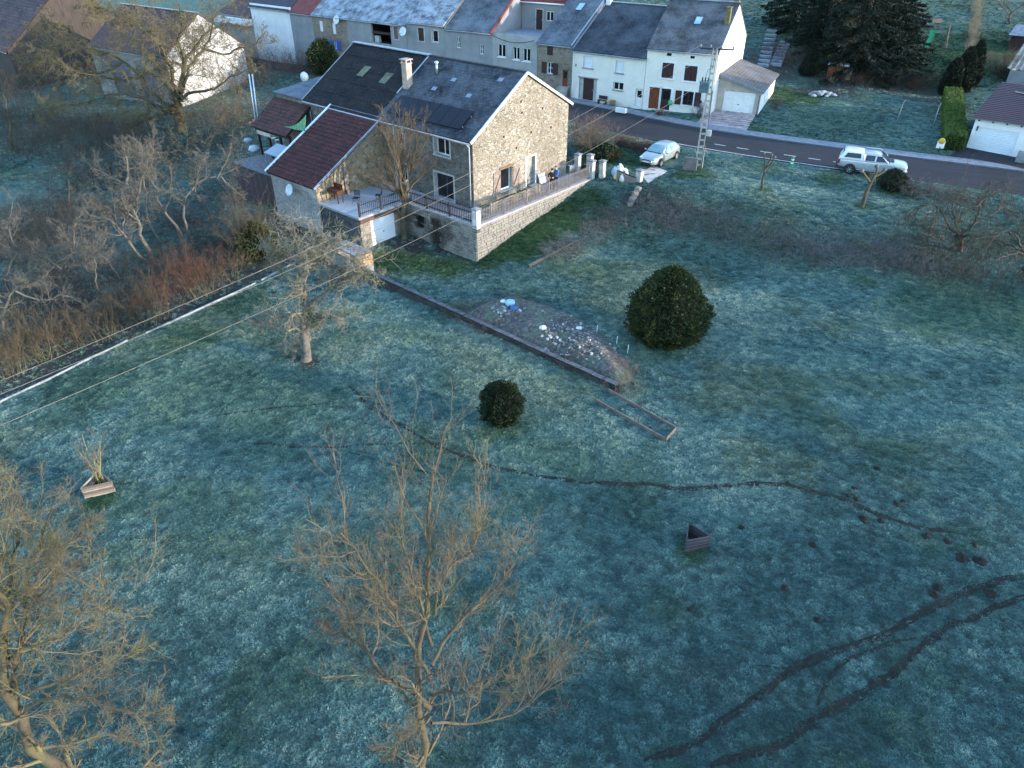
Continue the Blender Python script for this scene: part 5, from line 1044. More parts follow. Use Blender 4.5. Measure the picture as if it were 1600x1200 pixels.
m_ = MB(); m_.box(0,5,0,3,-1,1.9); m_.build('wall', BROWN, bk); m_ = MB(); slab_quad(m_, (-.3,-.4,1.85), (5.3,-.4,1.85), (5.3,3.3,2.6), (-.3,3.3,2.6), .1); m_.build('roof', pm('frosted_felt', lin(70,74,92), lin(56,60,76), 1.5, .8, frost=.3), bk)
# ------------------------------------------------------------------ trees: bare crowns grown level by level (numpy), evergreens from leaf sprays
def _norm(v): return v/np.maximum(np.linalg.norm(v, axis=-1, keepdims=True), 1e-9)
def resample_line(pts, K):
    pts = np.array(pts, float); s = np.concatenate([[0], np.cumsum(np.linalg.norm(np.diff(pts, axis=0), axis=1))]); t = np.linspace(0, s[-1], K)
    q = np.stack([np.interp(t, s, pts[:,i]) for i in range(3)], 1)
    for _ in range(2): q[1:-1] = .25*q[:-2]+.5*q[1:-1]+.25*q[2:]
    return q
def tubes(Pt, R, S):
    N, K, _ = Pt.shape; T = _norm(np.gradient(Pt, axis=1)); ref = np.where(abs(T[...,2:3]) > .9, np.array([1.,0,0]), np.array([0,0,1.]))
    A = _norm(np.cross(T, ref)); B = np.cross(T, A); ang = np.arange(S)*2*pi/S
    V = Pt[:,:,None,:]+R[:,:,None,None]*(A[:,:,None,:]*np.cos(ang)[:,None]+B[:,:,None,:]*np.sin(ang)[:,None])
    idx = np.arange(N*K*S).reshape(N, K, S); a = idx[:,:-1,:]; b = np.roll(a, -1, 2); c = idx[:,1:,:]; d = np.roll(c, -1, 2)
    return V.reshape(-1, 3), np.stack([a, b, d, c], -1).reshape(-1, 4)
def children(Pt, R, n, t0, t1, ang, lr, rr, K, wig, trop, rng, tap=.75, rmin=.003, shape=.55, labs=None, jl=.35, flat=0.0, lmax=1e9):
    N, Kp, _ = Pt.shape; Lp = np.linalg.norm(np.diff(Pt, axis=1), axis=2).sum(1)
    cnt = np.full(N, n) if np.isscalar(n) else n; idx = np.repeat(np.arange(N), cnt); M = len(idx); j = np.concatenate([np.arange(c) for c in cnt]) if N else np.array([])
    t = t0+(t1-t0)*((j+rng.rand(M))/np.repeat(cnt, cnt)); f = t*(Kp-1); k = np.minimum(f.astype(int), Kp-2); w_ = (f-k)[:,None]
    pos = Pt[idx,k]*(1-w_)+Pt[idx,k+1]*w_; T = _norm(Pt[idx,k+1]-Pt[idx,k]); r0 = R[idx,k]*(1-w_[:,0])+R[idx,k+1]*w_[:,0]
    ref = np.where(abs(T[:,2:3]) > .9, np.array([1.,0,0]), np.array([0,0,1.])); A = _norm(np.cross(T, ref)); B = np.cross(T, A)
    phi = j*2.4+rng.rand(M)*2.2+idx*1.7; an = ang*(1+.35*rng.randn(M))
    d = T*np.cos(an)[:,None]+(A*np.cos(phi)[:,None]+B*np.sin(phi)[:,None])*np.sin(an)[:,None]
    d[:,2] *= (1-flat)
    L = (Lp[idx]*lr if labs is None else np.full(M, labs))*(1-shape*t)*(1+jl*rng.randn(M)).clip(.35, 1.9)
    L = np.minimum(L, lmax*(.7+.3*rng.rand(M)))
    Q = np.zeros((M, K, 3)); Q[:,0] = pos; d = _norm(d); st = L/(K-1)
    for i in range(1, K):
        d = _norm(d+wig*rng.randn(M, 3)+np.array([0,0,trop])/(K-1)*2); Q[:,i] = Q[:,i-1]+d*st[:,None]
    rs = np.maximum(r0*rr, rmin); RR = rs[:,None]*(1-tap*np.linspace(0, 1, K)[None])
    return Q, np.maximum(RR, rmin*.6)
def join(parts):
    V = []; Fq = []; o = 0
    for v, f in parts: V.append(v); Fq.append(f+o); o += len(v)
    return np.concatenate(V), np.concatenate(Fq)
def bark(name, c1, c2, c3=None, moss=None):
    m, nt, b = newmat(name); pos = coords(nt, 'Object'); c1, c2, c3 = (c and tuple(v*.72 for v in c[:3])+(1,) for c in (c1, c2, c3))
    col = ramp(nt, noise(nt, pos, 2.2, 5, .7), [(.35, c1), (.65, c2)])
    if c3: col = mixc(nt, ramp(nt, noise(nt, pos, .9, 4), [(.48, 0.), (.62, .8)]), col, c3)
    if moss:
        g = nt.nodes.new('ShaderNodeNewGeometry'); sx = nd(nt, 'ShaderNodeSeparateXYZ'); nt.links.new(g.outputs['Normal'], sx.inputs[0])
        k = mathn(nt, 'MULTIPLY', ramp(nt, sx.outputs[2], [(-.1+.3, 0.), (.8, 1.)]), ramp(nt, noise(nt, pos, 1.3, 4), [(.4, 0.), (.55, 1.)])); col = mixc(nt, k, col, moss)
    nt.links.new(col, b.inputs['Base Color']); b.inputs['Roughness'].default_value = .9; b.inputs['Specular IOR Level'].default_value = .15; bump(nt, b, noise(nt, pos, 18, 4), .5, .02); MATS[name] = m; return m
BARK_TAN = bark('lichen_bark', (.075,.06,.042,1), (.14,.115,.08,1), (.13,.12,.06,1)); TWIG_TAN = bark('tan_twigs', (.13,.098,.068,1), (.22,.175,.12,1), (.20,.17,.085,1))
BARK_MOSS = bark('mossy_bark', (.075,.06,.045,1), (.125,.105,.075,1), (.11,.105,.05,1), (.035,.048,.010,1)); TWIG_YEL = bark('yellow_lichen_twigs', (.13,.105,.068,1), (.21,.172,.11,1), (.19,.165,.07,1))
BARK_GREY = bark('grey_bark', (.12,.107,.095,1), (.21,.19,.165,1), (.16,.145,.11,1)); TWIG_GREY = bark('grey_twigs', (.13,.115,.10,1), (.20,.178,.15,1), (.15,.137,.09,1))
TWIG_RED = bark('red_twigs', (.12,.05,.038,1), (.16,.08,.055,1)); TWIG_OR = bark('ochre_twigs', (.13,.088,.055,1), (.17,.12,.075,1), (.12,.10,.055,1)); TWIG_DK = bark('dark_twigs', (.06,.05,.042,1), (.10,.085,.07,1)); TWIG_OLIVE = bark('olive_stems', (.12,.105,.055,1), (.17,.15,.09,1))
def bare_tree(name, base, limbs, levels, label, cat='tree', seed=1, mats=(None, None), group=None, trunk_sides=10, wob=.010, thin=1.0):
    """limbs: polylines [(points, r0, r1)] in metres from the base, first is the trunk; levels: dicts for children()"""
    rng = np.random.RandomState(seed); root = empty(name, base, 0, label, cat, group)
    P0 = []; R0 = []
    for (pts, ra, rb) in limbs: q = resample_line(pts, 14); L_l = np.linalg.norm(q[-1]-q[0]); wv_ = np.cumsum(rng.randn(13, 3), 0); wv_ -= np.linspace(0, 1, 13)[:,None]*wv_[-1]*.8; q[1:] += wv_*L_l*wob; P0.append(q); R0.append(np.linspace(ra, rb, 14))
    P0 = np.array(P0); R0 = np.array(R0)*thin; R0[0,0] *= 1.35
    link('trunk', np_mesh('trunk', *tubes(P0, R0, trunk_sides), mats[0], True), root)
    parts = []; cur = [(P0, R0)]
    for lv in levels:
        lv = dict(lv); S = lv.pop('S', 4); src = lv.pop('src', None); p_, r_ = cur[-1] if src is None else cur[src]
        if lv.get('skip_trunk'): lv.pop('skip_trunk'); p_, r_ = p_[1:], r_[1:]
        Q, RR = children(p_, r_, rng=rng, **lv); parts.append(tubes(Q, RR, S)); cur.append((Q, RR))
    link('crown', np_mesh('crown', *join(parts), mats[1], True), root)['kind'] = 'stuff'
    return root
def coppice(name, base, n, ht, spread, label, seed, mats, sub=6, twigs=5, r=.014, lean=(0,0), cat='shrub', group=None, wig=.13, trop=.25, tl=.38):
    """many stems from one stool"""
    rng = np.random.RandomState(seed); root = empty(name, base, 0, label, cat, group); K = 8
    a = rng.rand(n)*2*pi; rad = spread*np.sqrt(rng.rand(n)); Q = np.zeros((n, K, 3)); Q[:,0,0] = rad*np.cos(a)*.35+.1*rng.randn(n); Q[:,0,1] = rad*np.sin(a)*.35+.1*rng.randn(n); Q[:,0,2] = -.1
    d = _norm(np.stack([np.cos(a)*rad/ht+lean[0]+.16*rng.randn(n), np.sin(a)*rad/ht+lean[1]+.16*rng.randn(n), np.ones(n)], 1)); L = ht*(.4+.65*rng.rand(n)**.7)
    for i in range(1, K): d = _norm(d+wig*rng.randn(n, 3)+np.array([0,0,trop*.1])); Q[:,i] = Q[:,i-1]+d*(L/(K-1))[:,None]
    R = r*(.5+1.0*rng.rand(n)**2)[:,None]*(1-.75*np.linspace(0, 1, K)[None])
    link('stems', np_mesh('stems', *tubes(Q, R, 4), mats[0], True), root)
    Q2, R2 = children(Q, R, sub, .35, .98, .6, tl, .6, 5, .18, trop, rng, rmin=.008); parts = [tubes(Q2, R2, 3)]
    if twigs: Q3, R3 = children(Q2, R2, twigs, .2, 1., .7, .5, .7, 3, .22, trop, rng, rmin=.0066); parts.append(tubes(Q3, R3, 3))
    link('twigs', np_mesh('twigs', *join(parts), mats[1], True), root)['kind'] = 'stuff'; return root
def leafmat(name, c1, c2, c3=None):
    m, nt, b = newmat(name); pos = coords(nt, 'Object')
    col = ramp(nt, noise(nt, pos, 2.4, 4, .7), [(.35, c1), (.68, c2)])
    if c3: col = mixc(nt, ramp(nt, noise(nt, pos, 1.1, 4), [(.5, 0.), (.66, .8)]), col, c3)
    nt.links.new(col, b.inputs['Base Color']); b.inputs['Roughness'].default_value = .65; b.inputs['Specular IOR Level'].default_value = .25; MATS[name] = m; return m
def leaves(pos, nrm, size, rng, droop=0.0, aspect=.42):
    """pointed two-triangle sprays around the given points, growing along nrm"""
    N = len(pos); d = _norm(nrm+.55*rng.randn(N, 3)+np.array([0,0,-droop])); ref = _norm(rng.randn(N, 3)); s = _norm(np.cross(d, ref)); u = np.cross(s, d)
    L = size*(.6+.8*rng.rand(N))[:,None]; W = L*aspect
    V = np.stack([pos, pos+d*L*.5+s*W*.5+u*L*.06, pos+d*L, pos+d*L*.5-s*W*.5+u*L*.06], 1).reshape(-1, 3)
    return V, (np.arange(N*4).reshape(N, 4))
def evergreen(name, base, prof, label, seed, mat, n=9000, size=.16, lump=.18, droop=0., cat='bush', group=None, squash=(1,1), aspect=.42, trunk_h=None, inner=True, stretch=0.0):
    """prof: [(radius, z)] outline; leaf sprays spread through the outer shell of a lumpy body"""
    rng = np.random.RandomState(seed); root = empty(name, base, 0, label, cat, group); pr = np.array(prof, float)
    t = rng.rand(n*2); zz = np.interp(t, np.linspace(0, 1, len(pr)), pr[:,1]); rr = np.interp(t, np.linspace(0, 1, len(pr)), pr[:,0]); keep = rng.rand(n*2) < (rr/pr[:,0].max())*.92+.08
    zz, rr = zz[keep][:n], rr[keep][:n]; m_ = len(zz); a = rng.rand(m_)*2*pi
    lum = 1+lump*(2*fbm(a*3.0+seed, zz*1.4, 1.1, seed+3, 3)-1)+lump*.7*(2*vnoise(a*7+3, zz*3.5, 1., seed+8)-1)
    shell_ = 1-.35*rng.rand(m_)**2.2; r = rr*lum*shell_; X = np.stack([r*np.cos(a)*squash[0], r*np.sin(a)*squash[1], zz], 1)
    nr = np.stack([np.cos(a), np.sin(a), np.full(m_, .35+stretch)], 1)
    link('foliage', np_mesh('foliage', *leaves(X, nr, size, rng, droop, aspect), mat), root)
    if inner:
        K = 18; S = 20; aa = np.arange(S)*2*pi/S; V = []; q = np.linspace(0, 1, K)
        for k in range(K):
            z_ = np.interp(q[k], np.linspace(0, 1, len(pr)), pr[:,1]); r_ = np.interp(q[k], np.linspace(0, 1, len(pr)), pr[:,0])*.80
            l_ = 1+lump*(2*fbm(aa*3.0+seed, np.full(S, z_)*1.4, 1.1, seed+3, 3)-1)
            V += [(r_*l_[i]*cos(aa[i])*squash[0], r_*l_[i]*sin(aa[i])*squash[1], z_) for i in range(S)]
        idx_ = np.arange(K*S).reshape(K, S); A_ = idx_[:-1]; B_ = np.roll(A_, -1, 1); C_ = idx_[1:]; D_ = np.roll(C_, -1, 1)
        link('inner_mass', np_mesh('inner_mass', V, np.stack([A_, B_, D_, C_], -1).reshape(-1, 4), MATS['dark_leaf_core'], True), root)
    if trunk_h: m2 = MB(); m2.tube([(0,0,-.3), (0,0,trunk_h)], [.16,.1], 8); m2.build('trunk', BARK_GREY, root)
    return root
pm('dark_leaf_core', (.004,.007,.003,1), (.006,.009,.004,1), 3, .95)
YEW = leafmat('yew_leaf', (.014,.024,.008,1), (.034,.05,.015,1), (.07,.07,.018,1)); YEW2 = leafmat('dark_yew_leaf', (.009,.017,.007,1), (.022,.034,.013,1)); HEDG = leafmat('bright_hedge', (.05,.09,.012,1), (.09,.135,.022,1)); SPRU = leafmat('spruce', (.005,.011,.006,1), (.010,.019,.010,1), (.014,.024,.012,1)); THUJ = leafmat('thuja', (.007,.012,.007,1), (.015,.021,.011,1)); IVY = leafmat('ivy', (.018,.03,.008,1), (.036,.052,.015,1), (.075,.056,.025,1))
def off(p, q): return tuple(np.array(q, float)-np.array(p, float))
def tree_pts(base, px_list, dY=None):
    """photo polyline -> metres from the base, drawn on the upright plane facing the camera through the base, each with a depth offset"""
    out = []
    for it in px_list:
        x, y = it[:2]; dy = it[2] if len(it) > 2 else 0.0; q = PY(x, y, base[1]+dy); out.append(tuple(q-np.array(base)))
    return out
# ------------------------------------------------------------------ the single trees and shrubs
# foreground ash in the middle
b = np.array([-1.9, 9.7, hz(-1.9, 9.7)])
L_ = [([(0,0,-.2)]+tree_pts(b, [(690,1260,-.2),(676,1190),(672,1110),(672,1050),(680,960),(693,880),(690,800),(688,742)]), .17, .03),
      (tree_pts(b, [(672,1108),(640,1075,.1),(600,1050,.4),(568,1010,.6),(566,975,.7),(540,935,.9),(510,905,1.1),(482,878,1.2)]), .085, .014),
      (tree_pts(b, [(568,1008,.6),(535,985,.3),(500,980,.1)]), .035, .01), (tree_pts(b, [(672,1060),(640,1000,-.4),(610,960,-.7),(585,915,-.9),(545,860,-1.2),(530,830,-1.3)]), .055, .012),
      (tree_pts(b, [(674,1040),(690,1000,.5),(730,955,.9),(770,920,1.2),(800,880,1.4),(822,838,1.6)]), .06, .012), (tree_pts(b, [(675,1010),(655,950,.6),(640,905,1.0),(632,850,1.2),(625,800,1.3)]), .05, .011),
      (tree_pts(b, [(673,1085),(710,1080,-.6),(760,1060,-1.0),(820,1035,-1.4),(850,1040,-1.6)]), .05, .01), (tree_pts(b, [(680,960),(720,900,-.5),(745,850,-.8),(752,790,-1.)]), .04, .01), (tree_pts(b, [(672,1120),(640,1150,-.9),(600,1180,-1.5)]), .04, .01), (tree_pts(b, [(674,1130),(740,1140,.3),(800,1120,.6),(850,1085,.9),(880,1010,1.0)]), .045, .01)]
lv = [dict(n=17, t0=.2, t1=1., ang=.65, lr=.30, rr=.5, K=7, wig=.16, trop=.42, S=4, rmin=.009, lmax=2.1, shape=.35), dict(n=10, t0=.1, t1=1., ang=.6, lr=.5, rr=.5, K=6, wig=.18, trop=.35, S=3, rmin=.0055, shape=.3), dict(n=6, t0=.15, t1=1., ang=.7, lr=.55, rr=.65, K=3, wig=.2, trop=.15, S=3, rmin=.0032)]
bare_tree('bare_tree', b, L_, lv, 'slender bare tree with tan lichened branches at bottom centre', seed=11, mats=(BARK_TAN, TWIG_TAN), thin=.8, wob=.013)
# foreground tree bottom left, leaning
b = np.array([-9.6, 8.4, hz(-9.6, 8.4)])
L_ = [([(0,0,-.2)]+tree_pts(b, [(95,1235,.2),(70,1185,.4),(45,1130,.5),(15,1080,.6),(-10,1020,.7),(-30,960,.7),(-40,880,.8)]), .24, .07),
      (tree_pts(b, [(22,1090,.6),(20,1040,.9),(40,960,1.2),(55,900,1.4),(62,850,1.5),(85,790,1.6)]), .1, .015), (tree_pts(b, [(10,1030,.7),(5,990,1.0),(10,930,1.4),(5,870,1.6),(30,800,1.8),(35,755,1.9)]), .08, .014),
      (tree_pts(b, [(30,1108,.5),(80,1090,.2),(130,1080,0.),(190,1110,-.2),(240,1125,-.3),(270,1100,-.3)]), .06, .01), (tree_pts(b, [(25,1095,.6),(70,1070,1.0),(120,1050,1.3),(180,1030,1.5),(225,1010,1.6)]), .055, .01), (tree_pts(b, [(10,1040,.7),(60,1020,.2),(110,1000,-.1),(160,960,-.2),(200,940,-.2)]), .05, .01),
      (tree_pts(b, [(60,1170,.4),(120,1165,.9),(160,1140,1.3),(200,1150,1.6)]), .05, .01), (tree_pts(b, [(-10,1010,.7),(-20,930,.3),(-10,860,.1),(-25,800,0)]), .06, .012), (tree_pts(b, [(55,900,1.4),(90,860,1.6),(130,840,1.7),(150,810,1.8)]), .03, .008), (tree_pts(b, [(45,950,1.2),(100,900,.9),(150,880,.8)]), .03, .008)]
bare_tree('bare_tree', b, L_, [dict(n=17, t0=.15, t1=1., ang=.7, lr=.32, rr=.5, K=7, wig=.18, trop=.28, S=4, rmin=.009, lmax=2.2, shape=.35), dict(n=10, t0=.12, t1=1., ang=.75, lr=.48, rr=.55, K=6, wig=.2, trop=.12, S=3, rmin=.0065), dict(n=9, t0=.12, t1=1., ang=.75, lr=.55, rr=.6, K=3, wig=.2, trop=.1, S=3, rmin=.0032)],
          'leaning bare tree with mossy trunk cut by the lower left corner', seed=23, mats=(BARK_TAN, bark('yellowish_twigs', (.14,.11,.07,1), (.23,.185,.115,1), (.21,.185,.08,1))), thin=.8, wob=.013)
# gnarled fruit tree on the meadow
b = G(478,562)
L_ = [([(0,0,-.15)]+tree_pts(b, [(479,545),(478,520),(476,500),(480,480)]), .30, .2),
      (tree_pts(b, [(478,490),(468,470,.3),(465,450,.5),(470,425,.6),(465,400,.6),(458,370,.5),(455,335,.4)]), .16, .03), (tree_pts(b, [(482,485),(492,470,-.3),(505,460,-.4),(520,440,-.6),(535,425,-.7),(555,405,-.8)]), .15, .03), (tree_pts(b, [(472,475),(475,450,-.5),(480,425,-.9),(482,400,-1.1),(492,370,-1.2)]), .11, .025),
      (tree_pts(b, [(475,497),(455,495,.3),(435,495,.5),(418,508,.6),(405,503,.7)]), .07, .025), (tree_pts(b, [(485,496),(505,497,-.2),(530,496,-.4),(545,490,-.4)]), .06, .02), (tree_pts(b, [(466,450,.5),(445,430,.9),(430,405,1.2),(415,385,1.4)]), .08, .02), (tree_pts(b, [(470,425,.6),(490,410,1.2),(515,395,1.5),(535,375,1.7)]), .07, .02), (tree_pts(b, [(520,440,-.6),(545,435,-1.0),(570,420,-1.2),(590,430,-1.3)]), .06, .016), (tree_pts(b, [(478,530),(468,540,.2),(455,545,.4),(442,548,.4)]), .03, .008), (tree_pts(b, [(465,410,.6),(440,395,.2),(420,400,0)]), .06, .015), (tree_pts(b, [(480,425,-.9),(505,400,-1.6),(515,370,-1.8)]), .06, .015)]
bare_tree('fruit_tree', b, L_, [dict(n=10, t0=.3, t1=1., ang=1.0, lr=.38, rr=.5, K=7, wig=.42, trop=.10, S=5, rmin=.018, shape=.3), dict(n=9, t0=.12, t1=1., ang=1.0, lr=.55, rr=.6, K=6, wig=.45, trop=.14, S=4, rmin=.014, shape=.3), dict(n=9, t0=.1, t1=1., ang=1.0, lr=.5, rr=.65, K=3, wig=.35, trop=.14, S=3, rmin=.012, shape=.3)],
          'gnarled old fruit tree with knobbly spurs standing on the frosted meadow', seed=5, mats=(bark('cracked_bark', (.07,.06,.055,1), (.24,.215,.195,1), (.14,.135,.08,1)), bark('spur_bark', (.19,.17,.14,1), (.31,.28,.22,1), (.15,.155,.06,1))), thin=.92)
# multi-stemmed tree in front of the farmhouse
b = G(632,372)
L_ = [([(0,0,-.15)]+tree_pts(b, [(632,350),(632,325),(634,300)]), .24, .17)]
for k, (x1, y1, x2, y2, d) in enumerate(((612,260,600,205,.4),(620,240,625,170,-.3),(640,250,645,190,.5),(650,260,668,215,-.4),(600,275,565,235,.2),(660,275,690,250,.3),(605,285,560,270,-.6),(630,230,640,180,1.0),(585,290,548,262,-.2),(615,250,590,190,-.9),(648,245,662,195,.9))):
    L_.append((tree_pts(b, [(633,312,0),(628+(x1-628)*.5,290,d*.4),(x1,y1,d),(x2,y2,d*1.6)]), .085, .015))
bare_tree('bare_tree', b, L_, [dict(n=12, t0=.2, t1=1., ang=.5, lr=.36, rr=.45, K=6, wig=.12, trop=.35, S=4, rmin=.011), dict(n=9, t0=.15, t1=1., ang=.55, lr=.5, rr=.55, K=5, wig=.14, trop=.3, S=3, rmin=.008), dict(n=7, t0=.2, t1=1., ang=.5, lr=.5, rr=.6, K=3, wig=.12, trop=.25, S=3, rmin=.007)],
          'multi-stemmed bare tree growing in front of the farmhouse terrace', seed=31, mats=(BARK_TAN, bark('warm_twigs', (.12,.09,.062,1), (.18,.14,.095,1))))
# great mossy tree, upper left
b = np.append(P(282,205,-.2)[:2], 0); b[2] = hz(b[0], b[1])
L_ = [([(0,0,-.2)]+tree_pts(b, [(281,190),(279,165),(280,145)]), .75, .55)]
for pts, ra in (([(280,150),(290,120,1),(292,100,1.5),(315,75,2.5),(335,50,3),(370,40,3.5)], .36), ([(279,155),(272,135,-1),(262,100,-2),(250,80,-2.5),(235,50,-3)], .36), ([(277,165),(262,168,-1.5),(235,160,-3),(210,150,-4),(180,148,-5),(140,160,-5)], .34), ([(275,170),(250,160,1),(225,120,2),(190,100,3),(150,80,4),(110,62,4)], .34), ([(281,150),(282,110,-1),(275,70,-2),(283,30,-2),(270,-10,-2)], .3), ([(279,160),(255,130,3),(230,100,5),(200,60,6),(190,20,7)], .3), ([(283,155),(310,140,-1),(340,135,-2),(370,115,-3),(400,105,-3)], .24), ([(277,172),(240,180,2),(200,178,4),(170,190,4),(130,195,4)], .26), ([(280,140),(300,80,4),(330,30,6),(360,0,7)], .26), ([(262,100,-2),(240,60,-4),(200,35,-5),(150,25,-6)], .2), ([(315,75,2.5),(350,85,3),(390,70,4),(415,50,4)], .18), ([(235,160,-3),(225,185,-4),(200,205,-4.5)], .16), ([(225,120,2),(170,120,1),(120,110,0),(80,90,0)], .2), ([(190,100,3),(140,120,3),(90,140,3)], .16), ([(235,50,-3),(190,20,-3),(130,10,-3)], .16), ([(150,80,4),(100,50,3),(50,35,2)], .12), ([(140,160,-5),(95,165,-5),(55,175,-5)], .12), ([(110,62,4),(60,80,4),(30,110,4)], .1)):
    L_.append((tree_pts(b, pts), ra, .05))
bare_tree('great_tree', b, L_, [dict(n=14, t0=.2, t1=1., ang=.95, lr=.44, rr=.38, K=8, wig=.32, trop=.05, S=4, rmin=.03), dict(n=10, t0=.12, t1=1., ang=.9, lr=.45, rr=.45, K=6, wig=.34, trop=-.05, S=3, rmin=.022), dict(n=6, t0=.12, t1=1., ang=.85, lr=.6, rr=.55, K=3, wig=.35, trop=-.1, S=3, rmin=.017), dict(n=2, t0=.2, t1=1., ang=.8, lr=.75, rr=.8, K=2, wig=.3, trop=-.1, S=3, rmin=.015)],
          'great spreading bare tree with mossy limbs in front of the white gable', seed=41, mats=(BARK_MOSS, TWIG_YEL), thin=.75, wob=.016)
# pale leaning trees of the copse on the left
def leaner(px0, path, r, seed, label, mats=(BARK_GREY, TWIG_GREY), extra=(), n1=12, lvls=None, name='copse_tree', group='trees of the left copse', trop=.12):
    b = G(*px0); L = [([(0,0,-.15)]+tree_pts(b, path), r, .025)]+[(tree_pts(b, e), r*.55, .02) for e in extra]
    return bare_tree(name, b, L, lvls or [dict(n=n1+3, t0=.3, t1=1., ang=.8, lr=.36, rr=.45, K=7, wig=.24, trop=trop, S=4, rmin=.017), dict(n=8, t0=.12, t1=1., ang=.8, lr=.5, rr=.5, K=5, wig=.26, trop=.1, S=3, rmin=.012), dict(n=7, t0=.15, t1=1., ang=.75, lr=.5, rr=.6, K=2, wig=.25, trop=.08, S=3, rmin=.010)], label, seed=seed, mats=mats, group=group, thin=1.0, wob=.016)
leaner((237,402), [(225,370),(218,345),(210,310,.5),(190,282,1),(165,270,1.2),(140,262,1.2)], .17, 51, 'pale leaning copse tree with the thickest light trunk', extra=([(212,315),(225,280,-.5),(240,245,-1),(245,215,-1)], [(200,295),(195,250,1),(190,215,1.5)], [(218,345),(200,330,-.8),(190,300,-1.2)]))
leaner((232,410), [(210,390),(195,378),(185,350,-.5),(160,345,-1),(130,330,-1)], .13, 52, 'pale copse tree bent low to the left beside the thick trunk', extra=([(195,378),(180,360,.5),(150,320,1),(120,310,1)], [(190,370),(200,335,.6),(215,300,1)]))
leaner((287,372), [(268,345),(255,325),(246,290,.5),(235,255,.8),(228,225,1)], .13, 53, 'pale copse tree leaning left in the middle of the group', extra=([(258,330),(270,290,-.5),(262,250,-.8)], [(248,300),(225,265,1),(205,240,1.2)]))
leaner((298,374), [(298,340),(302,310),(315,290),(340,278,.5),(362,262,.8),(380,258,1)], .11, 54, 'slim copse tree arching to the right over the thicket', extra=([(340,278,.5),(355,250,.6),(365,215,.8)], [(305,300),(315,265,-.5),(320,240,-.6)], [(345,276),(370,300,-.4),(378,310,-.4)]), n1=10)
leaner((258,380), [(245,360),(232,340),(225,300),(222,260),(215,220)], .08, 55, 'thin upright copse tree behind the pale leaning trunks', n1=10)
leaner((357,345), [(357,325),(362,300),(372,270),(365,235)], .09, 56, 'small copse tree in front of the yard heap', n1=10)
leaner((330,350), [(318,300),(300,250),(295,215)], .07, 57, 'whippy upright tree in the thicket below the great tree', (BARK_TAN, TWIG_OLIVE), n1=10)
leaner((15,455), [(18,425),(22,380),(15,350),(20,320)], .10, 58, 'grey copse tree near the left edge above the hedge', n1=11)
leaner((60,470), [(70,440),(95,420),(110,395),(150,380)], .09, 59, 'twisted grey copse tree with bare crooked limbs at far left', extra=([(95,420),(70,400),(50,380)],), n1=11)
leaner((18,530), [(12,510),(10,480),(25,455),(60,440)], .12, 60, 'old grey tree at the left edge just behind the coppice stems', extra=([(10,485),(-10,455),(-20,430)], [(25,455),(60,470),(100,460),(140,480)]), n1=11)
leaner((150,470), [(155,440),(150,400),(165,370)], .07, 61, 'slender grey tree in the tangle left of the pale leaning trees', n1=12)
leaner((20,235), [(15,200),(10,165),(12,120)], .16, 62, 'dark ivy-like tree at the left edge below the old barn', (BARK_MOSS, TWIG_DK), n1=14)
leaner((110,330), [(112,300),(105,270),(120,240)], .08, 63, 'grey-brown bare tree at the edge of the left field', (BARK_GREY, TWIG_DK), n1=12)
leaner((100,430), [(110,400),(120,360),(130,330)], .09, 64, 'dense grey bare tree in the middle of the left thicket', n1=13)
leaner((190,440), [(180,420),(165,400),(150,395),(120,400)], .08, 65, 'low crooked grey tree over the thicket floor', n1=12)
# coppiced stools along the boundary edging
cp = [(8,590,3.0,TWIG_OR,40,'ochre'),(28,585,3.2,TWIG_OR,36,'ochre'),(80,560,3.6,TWIG_OR,44,'tan'),(125,545,3.2,TWIG_OR,34,'tan'),(165,530,3.0,TWIG_DK,30,'dark'),(235,505,3.6,TWIG_OR,40,'ochre'),(255,495,3.4,TWIG_RED,30,'reddish'),(310,465,3.8,TWIG_RED,46,'red'),(328,460,3.4,TWIG_RED,36,'red'),(285,470,2.6,TWIG_RED,24,'red'),(365,440,2.6,TWIG_OR,24,'ochre'),(190,515,2.4,TWIG_OR,26,'ochre'),(345,445,2.4,TWIG_DK,24,'dark'),(60,565,2.8,TWIG_DK,26,'dark')]
names_ = ['leftmost ochre coppice stool beside the white edging','second ochre coppice stool from the left edge','tall tan coppice stool with upright stems near the left edge','tan coppice stool left of the dark gap in the hedge','dark thin coppice stool in the hedge gap','tall ochre coppice stool in the middle of the boundary hedge','reddish coppice stool right behind the tall ochre stool','largest red-twigged coppice stool near the bend of the hedge','red-twigged coppice stool just right of the largest red one','low red coppice stool left of the largest red one','small ochre coppice stool close to the fruit tree','low ochre coppice stool right of the hedge gap','small dark coppice stool left of the evergreen shrub','dark coppice stool between the ochre stools at the left']
for k, ((x, y, ht, mt, n, c_), lb) in enumerate(zip(cp, names_)): coppice('coppice_stool', G(x, y), int(n*.55), ht, 1.5, lb, 70+k, (TWIG_OLIVE if k % 3 else BARK_TAN, mt), 8, 5, .017, (-.05,.05), group='coppice stools along the boundary')
